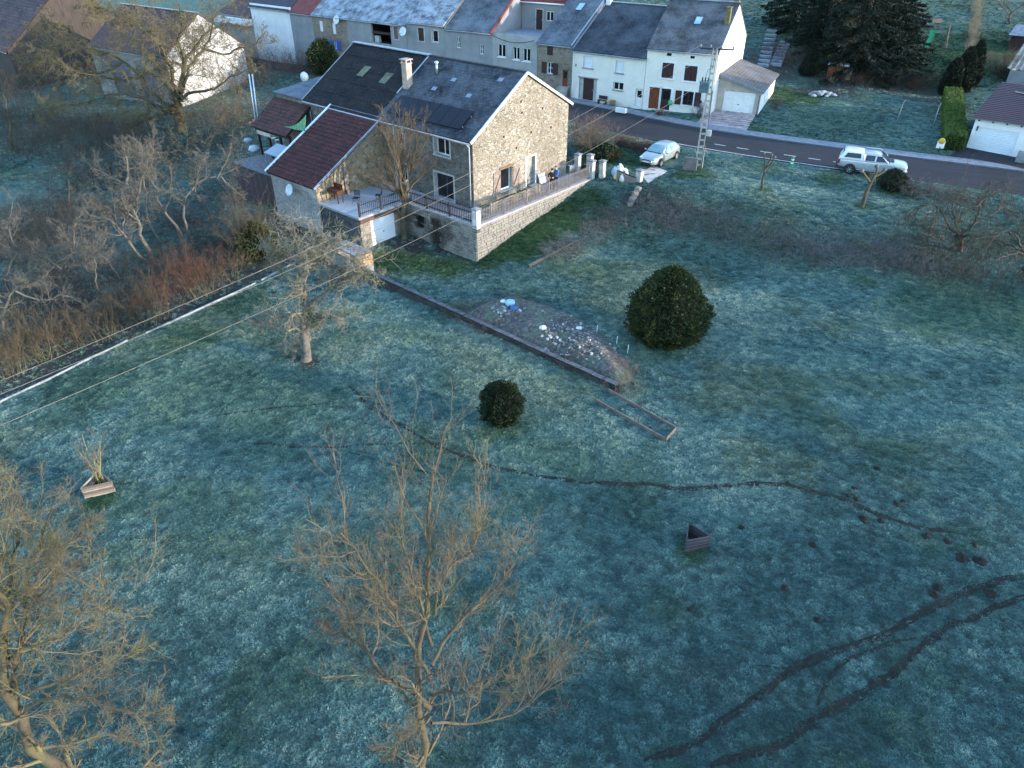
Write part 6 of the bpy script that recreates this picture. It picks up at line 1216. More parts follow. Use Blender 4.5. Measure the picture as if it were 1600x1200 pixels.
# filler thicket of dark brambles and brush behind the hedge (nobody could count it)
def thicket(name, spots, label, seed, mat, ht=1.4, n=60, cat='brambles', sub=4, arch=-.5, r=.010):
    rng = np.random.RandomState(seed); Q = []
    for (x, y, z, rad, k) in spots:
        m_ = int(n*k); a = rng.rand(m_)*2*pi; rr = rad*np.sqrt(rng.rand(m_)); bx = x+rr*np.cos(a); by = y+rr*np.sin(a); bz = H(bx, by)-.05; K = 5; q = np.zeros((m_, K, 3)); q[:,0] = np.stack([bx, by, bz], 1)
        a2 = rng.rand(m_)*2*pi; d = _norm(np.stack([np.cos(a2)*.5, np.sin(a2)*.5, np.ones(m_)], 1)); L = ht*(.5+.9*rng.rand(m_))
        for i in range(1, K): d = _norm(d+.16*rng.randn(m_, 3)+np.array([0,0,arch*.27*i/2])); q[:,i] = q[:,i-1]+d*(L/(K-1))[:,None]
        q[:,:,2] = np.maximum(q[:,:,2], bz[:,None]+.02); Q.append(q)
    Q = np.concatenate(Q); R = np.full(Q.shape[:2], r)*(1-.6*np.linspace(0, 1, 5)[None]); Q2, R2 = children(Q, R, sub, .15, 1., .8, .45, .7, 3, .25, -.1, rng, rmin=.0065)
    o = link(name, np_mesh(name, *join([tubes(Q, R, 3), tubes(Q2, R2, 3)]), mat, True)); return tag(o, label, cat, kind='stuff')
sp = []
for x, y in ((60,500),(130,490),(180,480),(220,460),(260,440),(300,430),(340,420),(380,400),(330,395),(280,400),(230,430),(110,470),(40,540),(90,530),(150,515),(200,500),(250,475),(390,380),(350,370),(310,360),(260,350)): g_ = G(x, y); sp.append((g_[0], g_[1], 0, 2.2, 1.0))
thicket('hedge_undergrowth', sp, 'dark tangled undergrowth of the thicket behind the white edging', 90, TWIG_DK, 1.5, 105)
sp = []
for x, y in ((0,400),(50,380),(100,400),(60,340),(140,340),(20,470),(120,440)): g_ = G(x, y); sp.append((g_[0], g_[1], 0, 3.5, 1.0))
thicket('grey_brush', sp, 'grey frosted brush filling the thicket at the far left', 91, bark('dim_grey_twigs', (.085,.075,.065,1), (.15,.132,.11,1), (.10,.09,.06,1)), 2.2, 260, arch=-.1, r=.014)
sp = []
for x, y in ((400,100),(430,105),(460,110),(380,130),(410,130),(440,120),(475,110),(350,200),(330,190),(380,180),(100,210),(150,215),(60,220),(200,215)): g_ = G(x, y, 1.0); sp.append((g_[0], g_[1], 0, 3.0, 1.0))
thicket('purple_brush', sp, 'purplish brown brush behind the extension and under the great tree', 92, bark('purple_twigs', (.13,.09,.08,1), (.20,.145,.12,1), (.17,.14,.07,1)), 2.6, 110, arch=.1)
sp = [(*G(x, y)[:2], 0, 3.2, 1.0) for x, y in ((0,140),(30,150),(70,160),(0,180),(40,190),(90,185),(0,220),(130,200),(60,230),(110,245),(160,235),(10,250),(200,240),(240,235),(290,240),(340,230),(170,280),(220,290),(130,290))]
thicket('dark_brush', sp, 'dark scrub and dead stems under the great tree at far left', 97, bark('dark_scrub', (.07,.058,.05,1), (.13,.11,.09,1), (.10,.09,.05,1)), 2.4, 110, arch=.0, r=.018)
# evergreen shrub with browned flank between copse and fruit tree
evergreen('mixed_shrub', G(405,400), [(.6,0),(1.3,.4),(1.35,1.1),(.95,1.8),(.3,2.4),(.05,2.6)], 'green and brown shrub between the thicket and the fruit tree', 101, IVY, 5000, .22, .3)
coppice('ochre_shrub', G(398,398), 75, 4.4, 1.9, 'ochre stems rising through the green and brown shrub', 102, (TWIG_OLIVE, TWIG_OR), 6, 4, .016)
evergreen('round_bush', G(508,118,2.8), [(.6,0),(1.7,1),(1.8,2.2),(1.2,3.4),(.2,4.2)], 'dark evergreen bush in front of the blue shutters', 103, IVY, 4500, .3, .25)
# meadow bushes
evergreen('clipped_yew', G(1040,527), [(1.45,0),(1.95,.5),(2.12,1.3),(1.98,2.2),(1.55,3.1),(.95,3.85),(.15,4.45)], 'large domed evergreen bush alone on the meadow', 104, YEW, 24000, .15, .22, aspect=.5, stretch=.5)
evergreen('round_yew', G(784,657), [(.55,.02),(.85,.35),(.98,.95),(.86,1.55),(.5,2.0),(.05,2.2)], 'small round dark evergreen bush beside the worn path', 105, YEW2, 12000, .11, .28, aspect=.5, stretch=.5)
# pollards on the upper lawn
def pollard(px0, path, heads, seed, label, r=.11):
    b = G(*px0); L = [([(0,0,-.1)]+tree_pts(b, path), r*1.1, r*.8)]+[(tree_pts(b, h_), r*.65, r*.5) for h_ in heads]
    root = bare_tree('pollard_tree', b, L, [dict(n=7, t0=.8, t1=1., ang=.9, lr=.14, rr=.5, K=4, wig=.2, trop=.2, S=5, rmin=.018), dict(n=4, t0=.5, t1=1., ang=.8, lr=.5, rr=.6, K=3, wig=.2, trop=.2, S=3, rmin=.010)], label, seed=seed, mats=(BARK_MOSS, BARK_GREY), group='pollarded trees on the upper lawn', trunk_sides=9)
    k_ = MB(); rr_ = random.Random(seed)
    for h_ in heads:
        p = tree_pts(b, h_[-1:])[0]
        q = MB(); q.ball(p, r*.95, 8, 6, jit=.18, rng=rr_); q.build('knuckle', BARK_GREY, root)
pollard((1191,297), [(1193,280),(1195,264)], [[(1195,264),(1194,250),(1194,239)], [(1195,264),(1203,252,.2),(1206,242,.3)], [(1195,264),(1205,256,-.2),(1211,246,-.3)]], 111, 'small upright pollarded tree on the lawn below the road', .10)
pollard((1345,324), [(1352,303),(1358,285),(1364,278)], [[(1364,278),(1370,268),(1370,260)], [(1364,278),(1375,272,.2),(1382,265,.3)], [(1360,284),(1352,274,-.2),(1347,267,-.3)]], 112, 'leaning pollarded tree on the lawn in front of the pickup', .15)
# weeping trees on the right
def weeper(px0, limbs, seed, label, n=10):
    b = G(*px0); L = [([(0,0,-.1)]+tree_pts(b, limbs[0]), .2, .12)]+[(tree_pts(b, l), .085, .03) for l in limbs[1:]]
    return bare_tree('weeping_tree', b, L, [dict(n=9, t0=.3, t1=1., ang=.9, lr=.5, rr=.55, K=8, wig=.34, trop=-.05, S=4, rmin=.02, shape=.2), dict(n=7, t0=.2, t1=1., ang=.8, lr=.75, rr=.45, K=6, wig=.16, trop=-.9, S=3, rmin=.012, shape=.2), dict(n=5, t0=.15, t1=1., ang=.5, lr=.5, rr=.7, K=4, wig=.14, trop=-.8, S=3, rmin=.0095)], label, seed=seed, mats=(TWIG_DK, bark('weeping_twigs', (.075,.064,.052,1), (.125,.108,.085,1), (.10,.09,.055,1))), group='weeping trees on the right', wob=.022)
weeper((1500,392), [[(1500,378),(1502,365)], [(1500,368),(1480,345,.5),(1465,325,1),(1450,320,1.2),(1425,325,1.3)], [(1502,365),(1520,345,-.5),(1528,320,-.8),(1530,305,-1)], [(1500,366),(1490,335,1.5),(1500,305,2.2),(1510,290,2.5)], [(1503,362),(1540,335,.5),(1570,325,1),(1590,330,1.2)], [(1500,370),(1470,365,-1.5),(1440,360,-2)], [(1503,372),(1540,370,-1.5),(1565,385,-2)], [(1465,325,1),(1460,350,.2),(1445,380,-.4)], [(1528,320,-.8),(1550,300,-.4),(1570,290,0)]], 121, 'weeping bare tree with crooked limbs on the slope at right')
weeper((1610,440), [[(1608,415),(1605,395)], [(1605,398),(1580,375,.5),(1555,370,1),(1535,385,1.2)], [(1606,395),(1590,365,-.5),(1565,360,-1),(1540,390,-1.5)], [(1606,395),(1620,360,1),(1640,350,1.4)], [(1605,400),(1575,395,-1.2),(1550,410,-1.8)]], 122, 'weeping bare tree cut by the right edge above the meadow')
# bank of dead brambles below the upper lawn
sp = []
for x, y in ((985,335),(1010,330),(1040,338),(1070,345),(1030,350),(1100,352),(1130,362),(1160,370),(1190,378),(1220,388),(1250,392),(1280,398),(1310,400),(1340,402),(1370,405),(1400,408),(1430,415),(1460,420),(1500,425),(1350,385),(1400,390),(960,345),(930,365),(895,385),(870,395)): g_ = G(x, y, 1.2); sp.append((g_[0], g_[1], 0, 1.15, 1.0))
thicket('bank_brambles', sp, 'frosted dead brambles covering the bank below the upper lawn', 93, bark('bramble', (.14,.125,.12,1), (.27,.25,.25,1), (.13,.15,.09,1)), .75, 95, arch=-.9, r=.011)
# roadside shrubs
coppice('roadside_shrub', G(930,242,2.9), 60, 3.3, 2.0, 'large round bare shrub by the gate with pale sunlit tips', 131, (BARK_TAN, bark('rosy_twigs', (.14,.10,.08,1), (.21,.155,.115,1))), 8, 6, .022, trop=.15)
coppice('roadside_shrub', G(905,230,3.0), 34, 2.8, 1.5, 'purplish bare shrub behind the gable corner next to the road', 132, (BARK_TAN, bark('plum_twigs', (.15,.10,.10,1), (.22,.16,.15,1))), 8, 5, .018)
evergreen('leafy_shrub', G(945,248,2.9), [(.5,0),(1.3,.25),(1.2,.7),(.6,1.1),(.05,1.3)], 'low green leafy growth under the large round bare shrub', 133, IVY, 2500, .18, .3)
sp = [(*G(x, y, 3)[:2], 0, .55, 1.0) for x, y in ((975,228),(985,230),(995,233),(1005,236),(1012,238),(968,226))]
thicket('dry_hedge', sp, 'low dry brown hedge between the hatchback and the road', 94, bark('dry_hedge_twigs', (.10,.075,.065,1), (.24,.17,.13,1)), .8, 130, arch=.3)
coppice('front_garden_shrub', G(1090,184,3.4), 40, 1.7, .9, 'frosty purple shrub in front of the tall cream house', 134, (TWIG_DK, bark('frost_plum', (.16,.13,.15,1), (.3,.27,.3,1))), 6, 4, .012)
evergreen('dark_roadside_bush', G(1392,297,2.8), [(.4,0),(.95,.3),(1.0,.8),(.6,1.3),(.05,1.6)], 'dark green bush hiding the front wheel of the pickup', 135, YEW2, 2600, .16, .3)
coppice('bramble_clump', G(1425,303,2.8), 50, 1.7, 1.6, 'dark tangled bush beside the road behind the pickup front', 136, (TWIG_DK, bark('mauve_twigs', (.11,.09,.09,1), (.19,.165,.165,1))), 8, 5, .012, wig=.2, trop=-.2)
coppice('bramble_clump', G(1475,310,2.8), 44, 1.5, 1.6, 'dark tangled bush beside the road above the weeping tree', 137, (TWIG_DK, MATS['mauve_twigs']), 8, 5, .012, wig=.2, trop=-.2)
# evergreens and shrubs of the garden across the road
def conifer(px0, ht, rad, seed, label, n=26, whorl=9, mat=None, z0=4.0):
    b = G(*px0, z0); rng = np.random.RandomState(seed); root = empty('spruce_tree', b, 0, label, 'tree', 'conifers across the road')
    m_ = MB(); m_.tube([(0,0,-.3), (0,0,ht*.5), (0,0,ht*.97)], [.3,.2,.03], 9); m_.build('trunk', BARK_GREY, root)
    Ps = []; Ns = []
    lim = []
    for k in range(n):
        z = ht*(.04+.93*k/n); R = rad*(1-k/n)**.85*(.85+.3*rng.rand())+.15
        for j in range(whorl):
            a = 2*pi*j/whorl+rng.rand()*.8; L = R*(.75+.45*rng.rand()); m = max(14, int(L*42)); t = np.sqrt(rng.rand(m)); side = (rng.rand(m)-.5)*L*.45*(1.1-t)
            dz = -.34*L*t**1.3+.16*L*t**3-.10*rng.rand(m)*L*.5
            x = np.cos(a)*t*L-np.sin(a)*side; y = np.sin(a)*t*L+np.cos(a)*side; Ps.append(np.stack([x, y, z+dz], 1)); Ns.append(np.stack([np.full(m, np.cos(a)), np.full(m, np.sin(a)), np.full(m, -.2)], 1))
            lim.append(([(0,0,z), (cos(a)*L*.5, sin(a)*L*.5, z-.12*L), (cos(a)*L*.95, sin(a)*L*.95, z-.2*L)]))
    Ps = np.concatenate(Ps); Ns = np.concatenate(Ns); link('foliage', np_mesh('foliage', *leaves(Ps, Ns, .30, rng, .35, .36), mat or SPRU), root)
    Q = np.array([resample_line(l, 5) for l in lim]); link('branches', np_mesh('branches', *tubes(Q, np.full(Q.shape[:2], .025), 3), TWIG_DK, True), root); return root
conifer((1335,112), 15, 5.0, 141, 'tall dark spruce standing left of the other beside the lawn', 30, 10, z0=5)
conifer((1382,106), 14, 4.4, 142, 'tall dark spruce standing right of the other near the slide', 30, 10, z0=5)
conifer((1285,75), 13, 4.2, 143, 'dark spruce furthest left in the garden behind the garage', 26, 9, z0=6.5)
evergreen('cone_conifer', G(1263,116,4.5), [(1.0,0),(1.05,.5),(.75,1.6),(.4,2.6),(.05,3.3)], 'small cone-shaped conifer at the edge of the lawn', 144, THUJ, 3000, .2, .1, stretch=1.0)
for k, (x, y, ht, r, lb) in enumerate(((1480,148,3.6,1.0,'dark thuja at the left of three beside the red-roofed garage'), (1497,143,4.4,1.1,'dark thuja in the middle of three beside the red-roofed garage'), (1512,135,4.6,.9,'dark thuja at the right of three beside the red-roofed garage'))):
    evergreen('thuja', G(x, y, 4), [(r*.8,0),(r,.8),(r*.9,ht*.5),(r*.55,ht*.8),(.06,ht)], lb, 150+k, THUJ, 4200, .26, .16, stretch=1.4, group='thujas by the red-roofed garage', cat='tree')
# clipped bright hedge: a box of leaves
def hedge(name, a, b, wd, ht, label, seed, mat, n=9000, size=.1):
    rng = np.random.RandomState(seed); a = np.array(a); b = np.array(b); L = np.hypot(*(b-a)[:2]); root = empty(name, a, atan2(b[1]-a[1], b[0]-a[0]), label, 'hedge')
    dz = hz(b[0], b[1])-hz(a[0], a[1]); t = rng.rand(n); f = rng.choice(4, n, p=[.3,.3,.3,.1]); x = t*L; y = (rng.rand(n)-.5)*wd; z = rng.rand(n)*ht; nr = np.zeros((n, 3))
    y = np.where(f == 0, -wd/2, np.where(f == 1, wd/2, y)); z = np.where(f == 2, ht, z); x = np.where(f == 3, np.where(rng.rand(n) < .5, 0, L), x)
    nr[:,1] = np.where(f == 0, -1, np.where(f == 1, 1, 0)); nr[:,2] = np.where(f == 2, 1, .3); nr[:,0] = np.where(f == 3, np.where(x < L/2, -1, 1), 0)
    w_ = 1+.10*(2*fbm(x*2, z*2+y, 1.2, seed, 3)-1); y = y*w_; z = z*(1+.06*(2*fbm(x*1.5+9, y*2, 1., seed+2, 3)-1)); z = z+dz*x/L
    link('foliage', np_mesh('foliage', *leaves(np.stack([x, y, z], 1), nr, size, rng, 0, .6), mat), root)
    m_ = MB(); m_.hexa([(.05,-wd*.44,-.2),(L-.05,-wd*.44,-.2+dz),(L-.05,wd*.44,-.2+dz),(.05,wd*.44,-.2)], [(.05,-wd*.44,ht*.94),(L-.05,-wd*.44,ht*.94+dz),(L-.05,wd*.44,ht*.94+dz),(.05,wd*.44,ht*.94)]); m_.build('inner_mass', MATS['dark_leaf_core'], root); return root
hedge('clipped_hedge', G(1487,236,3.2), G(1484,158,3.8), 1.5, 1.35, 'bright green clipped hedge beside the white garage', 161, HEDG, 14000, .12)
sp = [(*G(x, y, 4.5)[:2], 0, 1.6, 1.0) for x, y in ((1380,128),(1400,125),(1420,132),(1440,135),(1360,125),(1300,100),(1270,95),(1240,100),(1220,95),(1210,80),(1280,115),(1460,130),(1340,130))]
thicket('garden_brush', sp, 'dark winter shrubs and stems at the foot of the garden slope', 95, bark('russet_twigs', (.10,.06,.045,1), (.17,.11,.08,1)), 1.3, 95, arch=0.)
coppice('russet_shrub', G(1395,135,4.2), 40, 1.9, .8, 'russet bare shrub at the back edge of the lawn', 162, (TWIG_DK, MATS['russet_twigs']), 6, 4, .012)
coppice('russet_shrub', G(1425,140,4), 30, 1.5, .7, 'small russet shrub left of the dark thujas', 163, (TWIG_DK, TWIG_RED), 6, 4, .012)
coppice('garage_side_shrub', G(1212,170,3.6), 36, 1.2, .8, 'brown bare shrub along the sunlit garage wall', 164, (TWIG_DK, bark('brown_twigs', (.13,.09,.07,1), (.2,.145,.11,1))), 6, 4, .012)
coppice('bare_shrub', G(1560,118,5.2), 70, 2.8, 1.9, 'large fuzzy bare shrub behind the red-roofed garage', 165, (BARK_TAN, bark('fuzz_twigs', (.11,.09,.07,1), (.17,.145,.11,1))), 8, 5, .014)
b = G(1578,38,9.5)
bare_tree('garden_tree', b, [([(0,0,-.1)]+tree_pts(b, [(1576,28),(1580,18)]), .12, .09)]+[(tree_pts(b, l), .06, .015) for l in ([(1580,20),(1570,5,.5),(1560,-15,1)], [(1580,20),(1595,10,-.5),(1610,-5,-1)], [(1578,24),(1590,20,1),(1605,18,1.5)], [(1577,26),(1565,12,-1),(1555,0,-1.5)])], [dict(n=9, t0=.2, t1=1., ang=.8, lr=.4, rr=.6, K=6, wig=.25, trop=.1, S=4, rmin=.015), dict(n=7, t0=.2, t1=1., ang=.8, lr=.5, rr=.6, K=5, wig=.25, trop=.1, S=3, rmin=.010)], 'small spreading bare tree in the garden at the top right', seed=171, mats=(TWIG_DK, bark('pinkish_twigs', (.15,.115,.09,1), (.22,.17,.13,1))))
thicket('garden_hedge_line', [(*G(x, y, 8)[:2], 0, .5, 1.0) for x, y in ((1527,2),(1526,10),(1525,18),(1524,26),(1523,34),(1522,42),(1521,50),(1520,58),(1518,66),(1517,74),(1515,82))], 'thin dry hedge line climbing the garden at top right', 172, bark('straw_twigs', (.22,.18,.12,1), (.32,.27,.19,1)), 1.2, 60, arch=.3)
b = G(700,388)
coppice('wall_shrub', G(692,386), 70, 2.7, .9, 'dark twiggy shrub growing against the terrace wall', 173, (TWIG_DK, bark('wall_twigs', (.07,.06,.045,1), (.13,.105,.075,1))), 7, 5, .012, wig=.16)
conifer((1235,45), 12, 4.0, 145, 'dark spruce behind the gable of the tall cream house', 24, 8, z0=8)
conifer((1330,60), 13, 4.4, 146, 'dark spruce at the back of the conifer group', 24, 8, z0=8)
# unseen trees added out of view at right to shade the low ground
for k, (x, y, ht, rd) in enumerate(((62,-22,11,4.5),(66,-10,9,4.5),(60,0,11,4.2),(68,8,8,4.5),(63,16,9.5,4.0),(66,25,7,4.0))):
    evergreen('shade_tree', (x, y, hz(x, y)), [(.4,.3),(rd*.8,1.5),(rd,ht*.4),(rd*.75,ht*.7),(rd*.3,ht*.92),(.05,ht)], 'dark evergreen of the field row right of the meadow, %s from the near end' % ('first second third fourth fifth sixth'.split()[k]), 180+k, SPRU, 2600, .7, .3, cat='tree', group='field trees right of the meadow', trunk_h=3, inner=False)
# ------------------------------------------------------------------ vehicles
def paint(name, col, rough=.28, metal=.5):
    m, nt, b = newmat(name); pos = coords(nt, 'Object'); c = ramp(nt, noise(nt, pos, 3, 4), [(.3, tuple(v*.93 for v in col[:3])+(1,)), (.7, col)])
    nt.links.new(c, b.inputs['Base Color']); b.inputs['Metallic'].default_value = metal; b.inputs['Roughness'].default_value = rough; b.inputs['Coat Weight'].default_value = .6; b.inputs['Coat Roughness'].default_value = .08; return m
RUBBER = pm('tyre_rubber', (.014,.014,.015,1), (.022,.022,.023,1), 6, .85); ALLOY = pm('alloy_rim', (.55,.56,.58,1), (.45,.46,.48,1), 5, .35, metal=.7); BLKPL = pm('black_plastic', (.015,.015,.017,1), (.022,.022,.024,1), 5, .5)
LAMP = pm('lamp_lens', (.62,.66,.7,1), (.5,.54,.58,1), 6, .12, spec=.8); TAIL = pm('tail_lamp', (.22,.012,.012,1), (.16,.01,.01,1), 5, .2); FROSTGL = pm('frosted_car_glass', (.20,.32,.35,1), (.12,.22,.26,1), 1.6, .35, spec=.6); CARGL = pm('dark_car_glass', (.015,.03,.045,1), (.03,.05,.07,1), 1.5, .08, spec=.7); PLATE = pm('number_plate', (.6,.6,.58,1), (.5,.5,.5,1), 5, .5)
def loft(secs, mi=0):
    """secs: list of (x, half-section [(y, z)...] from bottom centre to top centre); mirrored skin"""
    mb = MB(); rings = []
    for x, hs in secs: rings.append([(x, y, z) for y, z in hs]+[(x, -y, z) for y, z in hs[::-1][1:-1]] if abs(hs[0][0]) < 1e-6 and abs(hs[-1][0]) < 1e-6 else None)
    n = len(rings[0]); V = [p for r in rings for p in r]; Fc = []
    for k in range(len(rings)-1):
        for j in range(n): a = k*n+j; b = k*n+(j+1) % n; Fc.append((a, b, b+n, a+n))
    Fc.append(tuple(range(n))); Fc.append(tuple((len(rings)-1)*n+j for j in range(n))[::-1]); mb.mesh(V, Fc, mi, True); return mb
def subsurf_build(mb, name, mat, parent, lv=2, crease=None):
    o = mb.build(name, mat, parent); md = o.modifiers.new('s', 'SUBSURF'); md.levels = lv; md.render_levels = lv; return o
def wheel(root, x, y, r, wd, spokes=5):
    s = 1 if y > 0 else -1; w_ = MB(); pr = [(r*.62,-wd/2),(r*.93,-wd/2),(r,-wd*.32),(r,wd*.32),(r*.93,wd/2),(r*.62,wd/2)]; w_.lathe(pr, (x,y,r), 22, axis='y'); t = w_.build('wheel', RUBBER, root)
    m_ = MB(); yo = y+s*wd*.38; m_.lathe([(r*.66,-.02),(r*.66,.02),(r*.58,.02),(r*.58,-.02)], (x,yo,r), 20, axis='y')
    for k in range(spokes): a = 2*pi*k/spokes; m_.beam((x,yo,r), (x+cos(a)*r*.6,yo,r+sin(a)*r*.6), .09*r/.3, .03)
    m_.lathe([(.001,.03),(r*.17,.03),(r*.17,-.02)], (x,yo,r), 10, axis='y'); m_.build('rim', ALLOY, t)
    d = MB(); d.lathe([(.001,0),(r*.64,0)], (x,y+s*wd*.05,r), 16, axis='y'); d.lathe([(r*.64,0),(.001,0)], (x,y+s*wd*.04,r), 16, axis='y'); d.build('brake', BLKPL, t)
def arch(mb, x, y, r, s):
    V = [(x, y, r)]; n = 14
    for k in range(n+1): a = pi*k/n*1.16-.08*pi; V.append((x+cos(a)*r*1.17, y, r+sin(a)*r*1.17))
    for k in range(n): mb.face([V[0], V[k+1], V[k+2]] if s < 0 else [V[0], V[k+2], V[k+1]])
def quad_panel(mb, pts, off): 
    p = [Vector(q) for q in pts]; n = (p[1]-p[0]).cross(p[2]-p[0]).normalized()*off; mb.face([q+n for q in p]); mb.face([q-n*.5 for q in p][::-1])
# --- silver hatchback
a, b = P(1030,259,2.95), P(1054,247.5,2.95); d = (b-a)[:2]; d /= np.hypot(*d); ang = atan2(-d[1], -d[0])     # forward = towards the front wheel
side = np.array([-sin(ang), cos(ang)]); ctr = (a+b)[:2]/2+np.array([cos(ang), sin(ang)])*0-np.array([sin(ang), -cos(ang)])*0
# the photo shows its left flank, so the centre lies to the right of those wheels
nrm = np.array([-sin(ang), cos(ang)]); ctr = (a+b)[:2]/2-nrm*.76
SILV = paint('silver_green_paint', (.34,.37,.37,1), .3, .45)
zc = max(hz(*ctr), 2.8)
car = empty('hatchback', (ctr[0], ctr[1], zc+.02), ang, 'silver hatchback with frosted windscreen parked on the grass by the road', 'car')
def hs(w_, zb, zm, zbelt, zt): return [(0,zb),(w_*.8,zb),(w_*.97,zb+.10),(w_,zm),(w_*.97,zbelt-.08),(w_*.9,zbelt),(w_*.55,zt),(0,zt+.015)]
bd = loft([(2.22,hs(.50,.34,.46,.60,.64)),(2.15,hs(.68,.24,.46,.66,.70)),(1.95,hs(.80,.20,.48,.74,.79)),(1.5,hs(.875,.19,.52,.84,.90)),(1.0,hs(.90,.19,.55,.93,.99)),(.2,hs(.905,.19,.56,.97,1.0)),(-.8,hs(.905,.19,.57,.99,1.02)),(-1.6,hs(.90,.2,.58,1.02,1.05)),(-2.0,hs(.84,.24,.58,1.02,1.05)),(-2.15,hs(.72,.32,.58,.98,1.0)),(-2.2,hs(.55,.42,.56,.86,.9))])
body = subsurf_build(bd, 'body', SILV, car)
def gs(wb, wt, zb, zt): return [(0,zb),(wb,zb),(wb*.99,zb+.05),(wb*.5+wt*.5,(zb+zt)/2+.03),(wt*1.02,zt-.06),(wt*.8,zt),(0,zt+.03)]
cab = loft([(1.12,gs(.70,.66,.86,.93)),(.75,gs(.80,.72,.9,1.16)),(.3,gs(.84,.66,.9,1.37)),(-.2,gs(.85,.64,.92,1.45)),(-.8,gs(.85,.63,.92,1.47)),(-1.4,gs(.84,.60,.94,1.42)),(-1.75,gs(.80,.58,.94,1.32)),(-2.02,gs(.72,.60,.94,1.06))]); subsurf_build(cab, 'cabin', SILV, car)
def glass(name, pts, mat, off=.012): m_ = MB(); quad_panel(m_, pts, off); return m_.build(name, mat, car)
glass('windscreen', [(1.06,.62,.985),(1.06,-.62,.985),(.33,-.56,1.385),(.33,.56,1.385)], FROSTGL, -.03) if False else None
m_ = MB(); n = 6
for i in range(n):
    for j in range(3):
        f = lambda u, v: (1.05-.73*v, (.66-.10*v)*(2*u-1), .955+.425*v+.045*(1-(2*u-1)**2)+.05*sin(pi*v)+.02)
        m_.face([f(i/n,j/3), f((i+1)/n,j/3), f((i+1)/n,(j+1)/3), f(i/n,(j+1)/3)][::-1], 0, True)
m_.build('windscreen', FROSTGL, car)
m_ = MB()
for i in range(n):
    f = lambda u, v: (-2.03+.28*v, (.6-.08*v)*(2*u-1), 1.06+.26*v+.02)
    m_.face([f(i/n,0), f((i+1)/n,0), f((i+1)/n,1), f(i/n,1)])
m_.build('rear_window', CARGL, car)
for s in (1, -1):
    for (x0, x1, t0, t1) in ((.62,-.33,.12,-.30),(-.39,-1.5,-.40,-1.25)):
        m_ = MB(); q = [(x0,s*.862,1.0),(x1,s*.872,1.02),(t1,s*.70,1.38),(t0,s*.715,1.36)]; quad_panel(m_, q if s > 0 else q[::-1], .0); m_.build('side_window', FROSTGL, car)
    m_ = MB(); m_.ball((.72,s*.99,1.0), (.07,.11,.075), 8, 6); m_.build('mirror', SILV, car)
    m_ = MB(); m_.ball((1.93,s*.63,.70), (.22,.16,.075), 10, 6); m_.build('headlight', LAMP, car)
    m_ = MB(); m_.ball((-2.02,s*.70,.92), (.12,.13,.13), 8, 6); m_.build('tail_light', TAIL, car)
    m_ = MB(); arch(m_, 1.33, s*.907, .33, s); arch(m_, -1.33, s*.912, .33, s); m_.build('wheel_arch', BLKPL, car)['kind'] = 'stuff'
    m_ = MB(); m_.beam((.1,s*.912,.86), (.28,s*.912,.86), .03, .03); m_.build('door_handle', SILV, car)
    for x in (1.33,-1.33): wheel(car, x, s*.84, .32, .2)
m_ = MB(); m_.box(2.14,2.24,-.42,.42,.28,.4); m_.build('lower_grille', BLKPL, car); m_ = MB(); m_.box(2.17,2.235,-.34,.34,.565,.62); m_.build('grille', BLKPL, car); m_ = MB(); m_.box(2.22,2.255,-.26,.26,.43,.54); m_.build('number_plate', PLATE, car)
m_ = MB(); m_.beam((1.06,-.66,.99), (1.06,.66,.99), .05, .03); m_.build('wiper_panel', BLKPL, car)
EXCL.append((ctr, 1.9))
# --- white pickup with hard top
a, b = P(1325,271,3.08), P(1384,277.6,3.08); d = (b-a)[:2]; d /= np.hypot(*d); ang = atan2(d[1], d[0]); nrm = np.array([-sin(ang), cos(ang)]); ctr = a[:2]+d*1.6+nrm*.80
SILB = paint('silver_blue_paint', (.40,.43,.46,1), .3, .4); HTOP = paint('white_canopy_paint', (.6,.61,.62,1), .3, .0)
_d, _p = polydist(np.array([ctr[0]]), np.array([ctr[1]]), ROAD)
car = empty('pickup_truck', (ctr[0], ctr[1], float(road_z(_p)[0])+.01), ang, 'silver double-cab pickup with white canopy driving on the road', 'pickup')
def hp(w_, zb, zm, zbelt, zt): return [(0,zb),(w_*.8,zb),(w_*.98,zb+.10),(w_,zm),(w_*.985,zbelt-.07),(w_*.93,zbelt),(w_*.6,zt),(0,zt+.01)]
bd = loft([(2.52,hp(.6,.45,.6,.88,.92)),(2.46,hp(.76,.38,.62,.98,1.02)),(2.2,hp(.86,.36,.65,1.04,1.10)),(1.4,hp(.90,.36,.7,1.08,1.15)),(.9,hp(.91,.36,.7,1.10,1.15)),(0,hp(.91,.36,.72,1.10,1.13)),(-.75,hp(.91,.36,.72,1.10,1.13)),(-1.6,hp(.91,.40,.74,1.12,1.14)),(-2.4,hp(.90,.46,.74,1.12,1.14)),(-2.5,hp(.82,.52,.74,1.08,1.1)),(-2.54,hp(.7,.58,.74,1.0,1.02))]); subsurf_build(bd, 'body', SILB, car)
def gp_(wb, wt, zb, zt): return [(0,zb),(wb,zb),(wb*.99,zb+.06),(wb*.5+wt*.5,(zb+zt)/2+.02),(wt*1.01,zt-.07),(wt*.85,zt),(0,zt+.02)]
cab = loft([(1.25,gp_(.76,.72,1.0,1.08)),(.95,gp_(.84,.74,1.02,1.32)),(.55,gp_(.86,.70,1.04,1.62)),(.1,gp_(.87,.70,1.04,1.69)),(-.5,gp_(.87,.70,1.04,1.69)),(-.72,gp_(.87,.71,1.04,1.67))]); subsurf_build(cab, 'cabin', SILB, car)
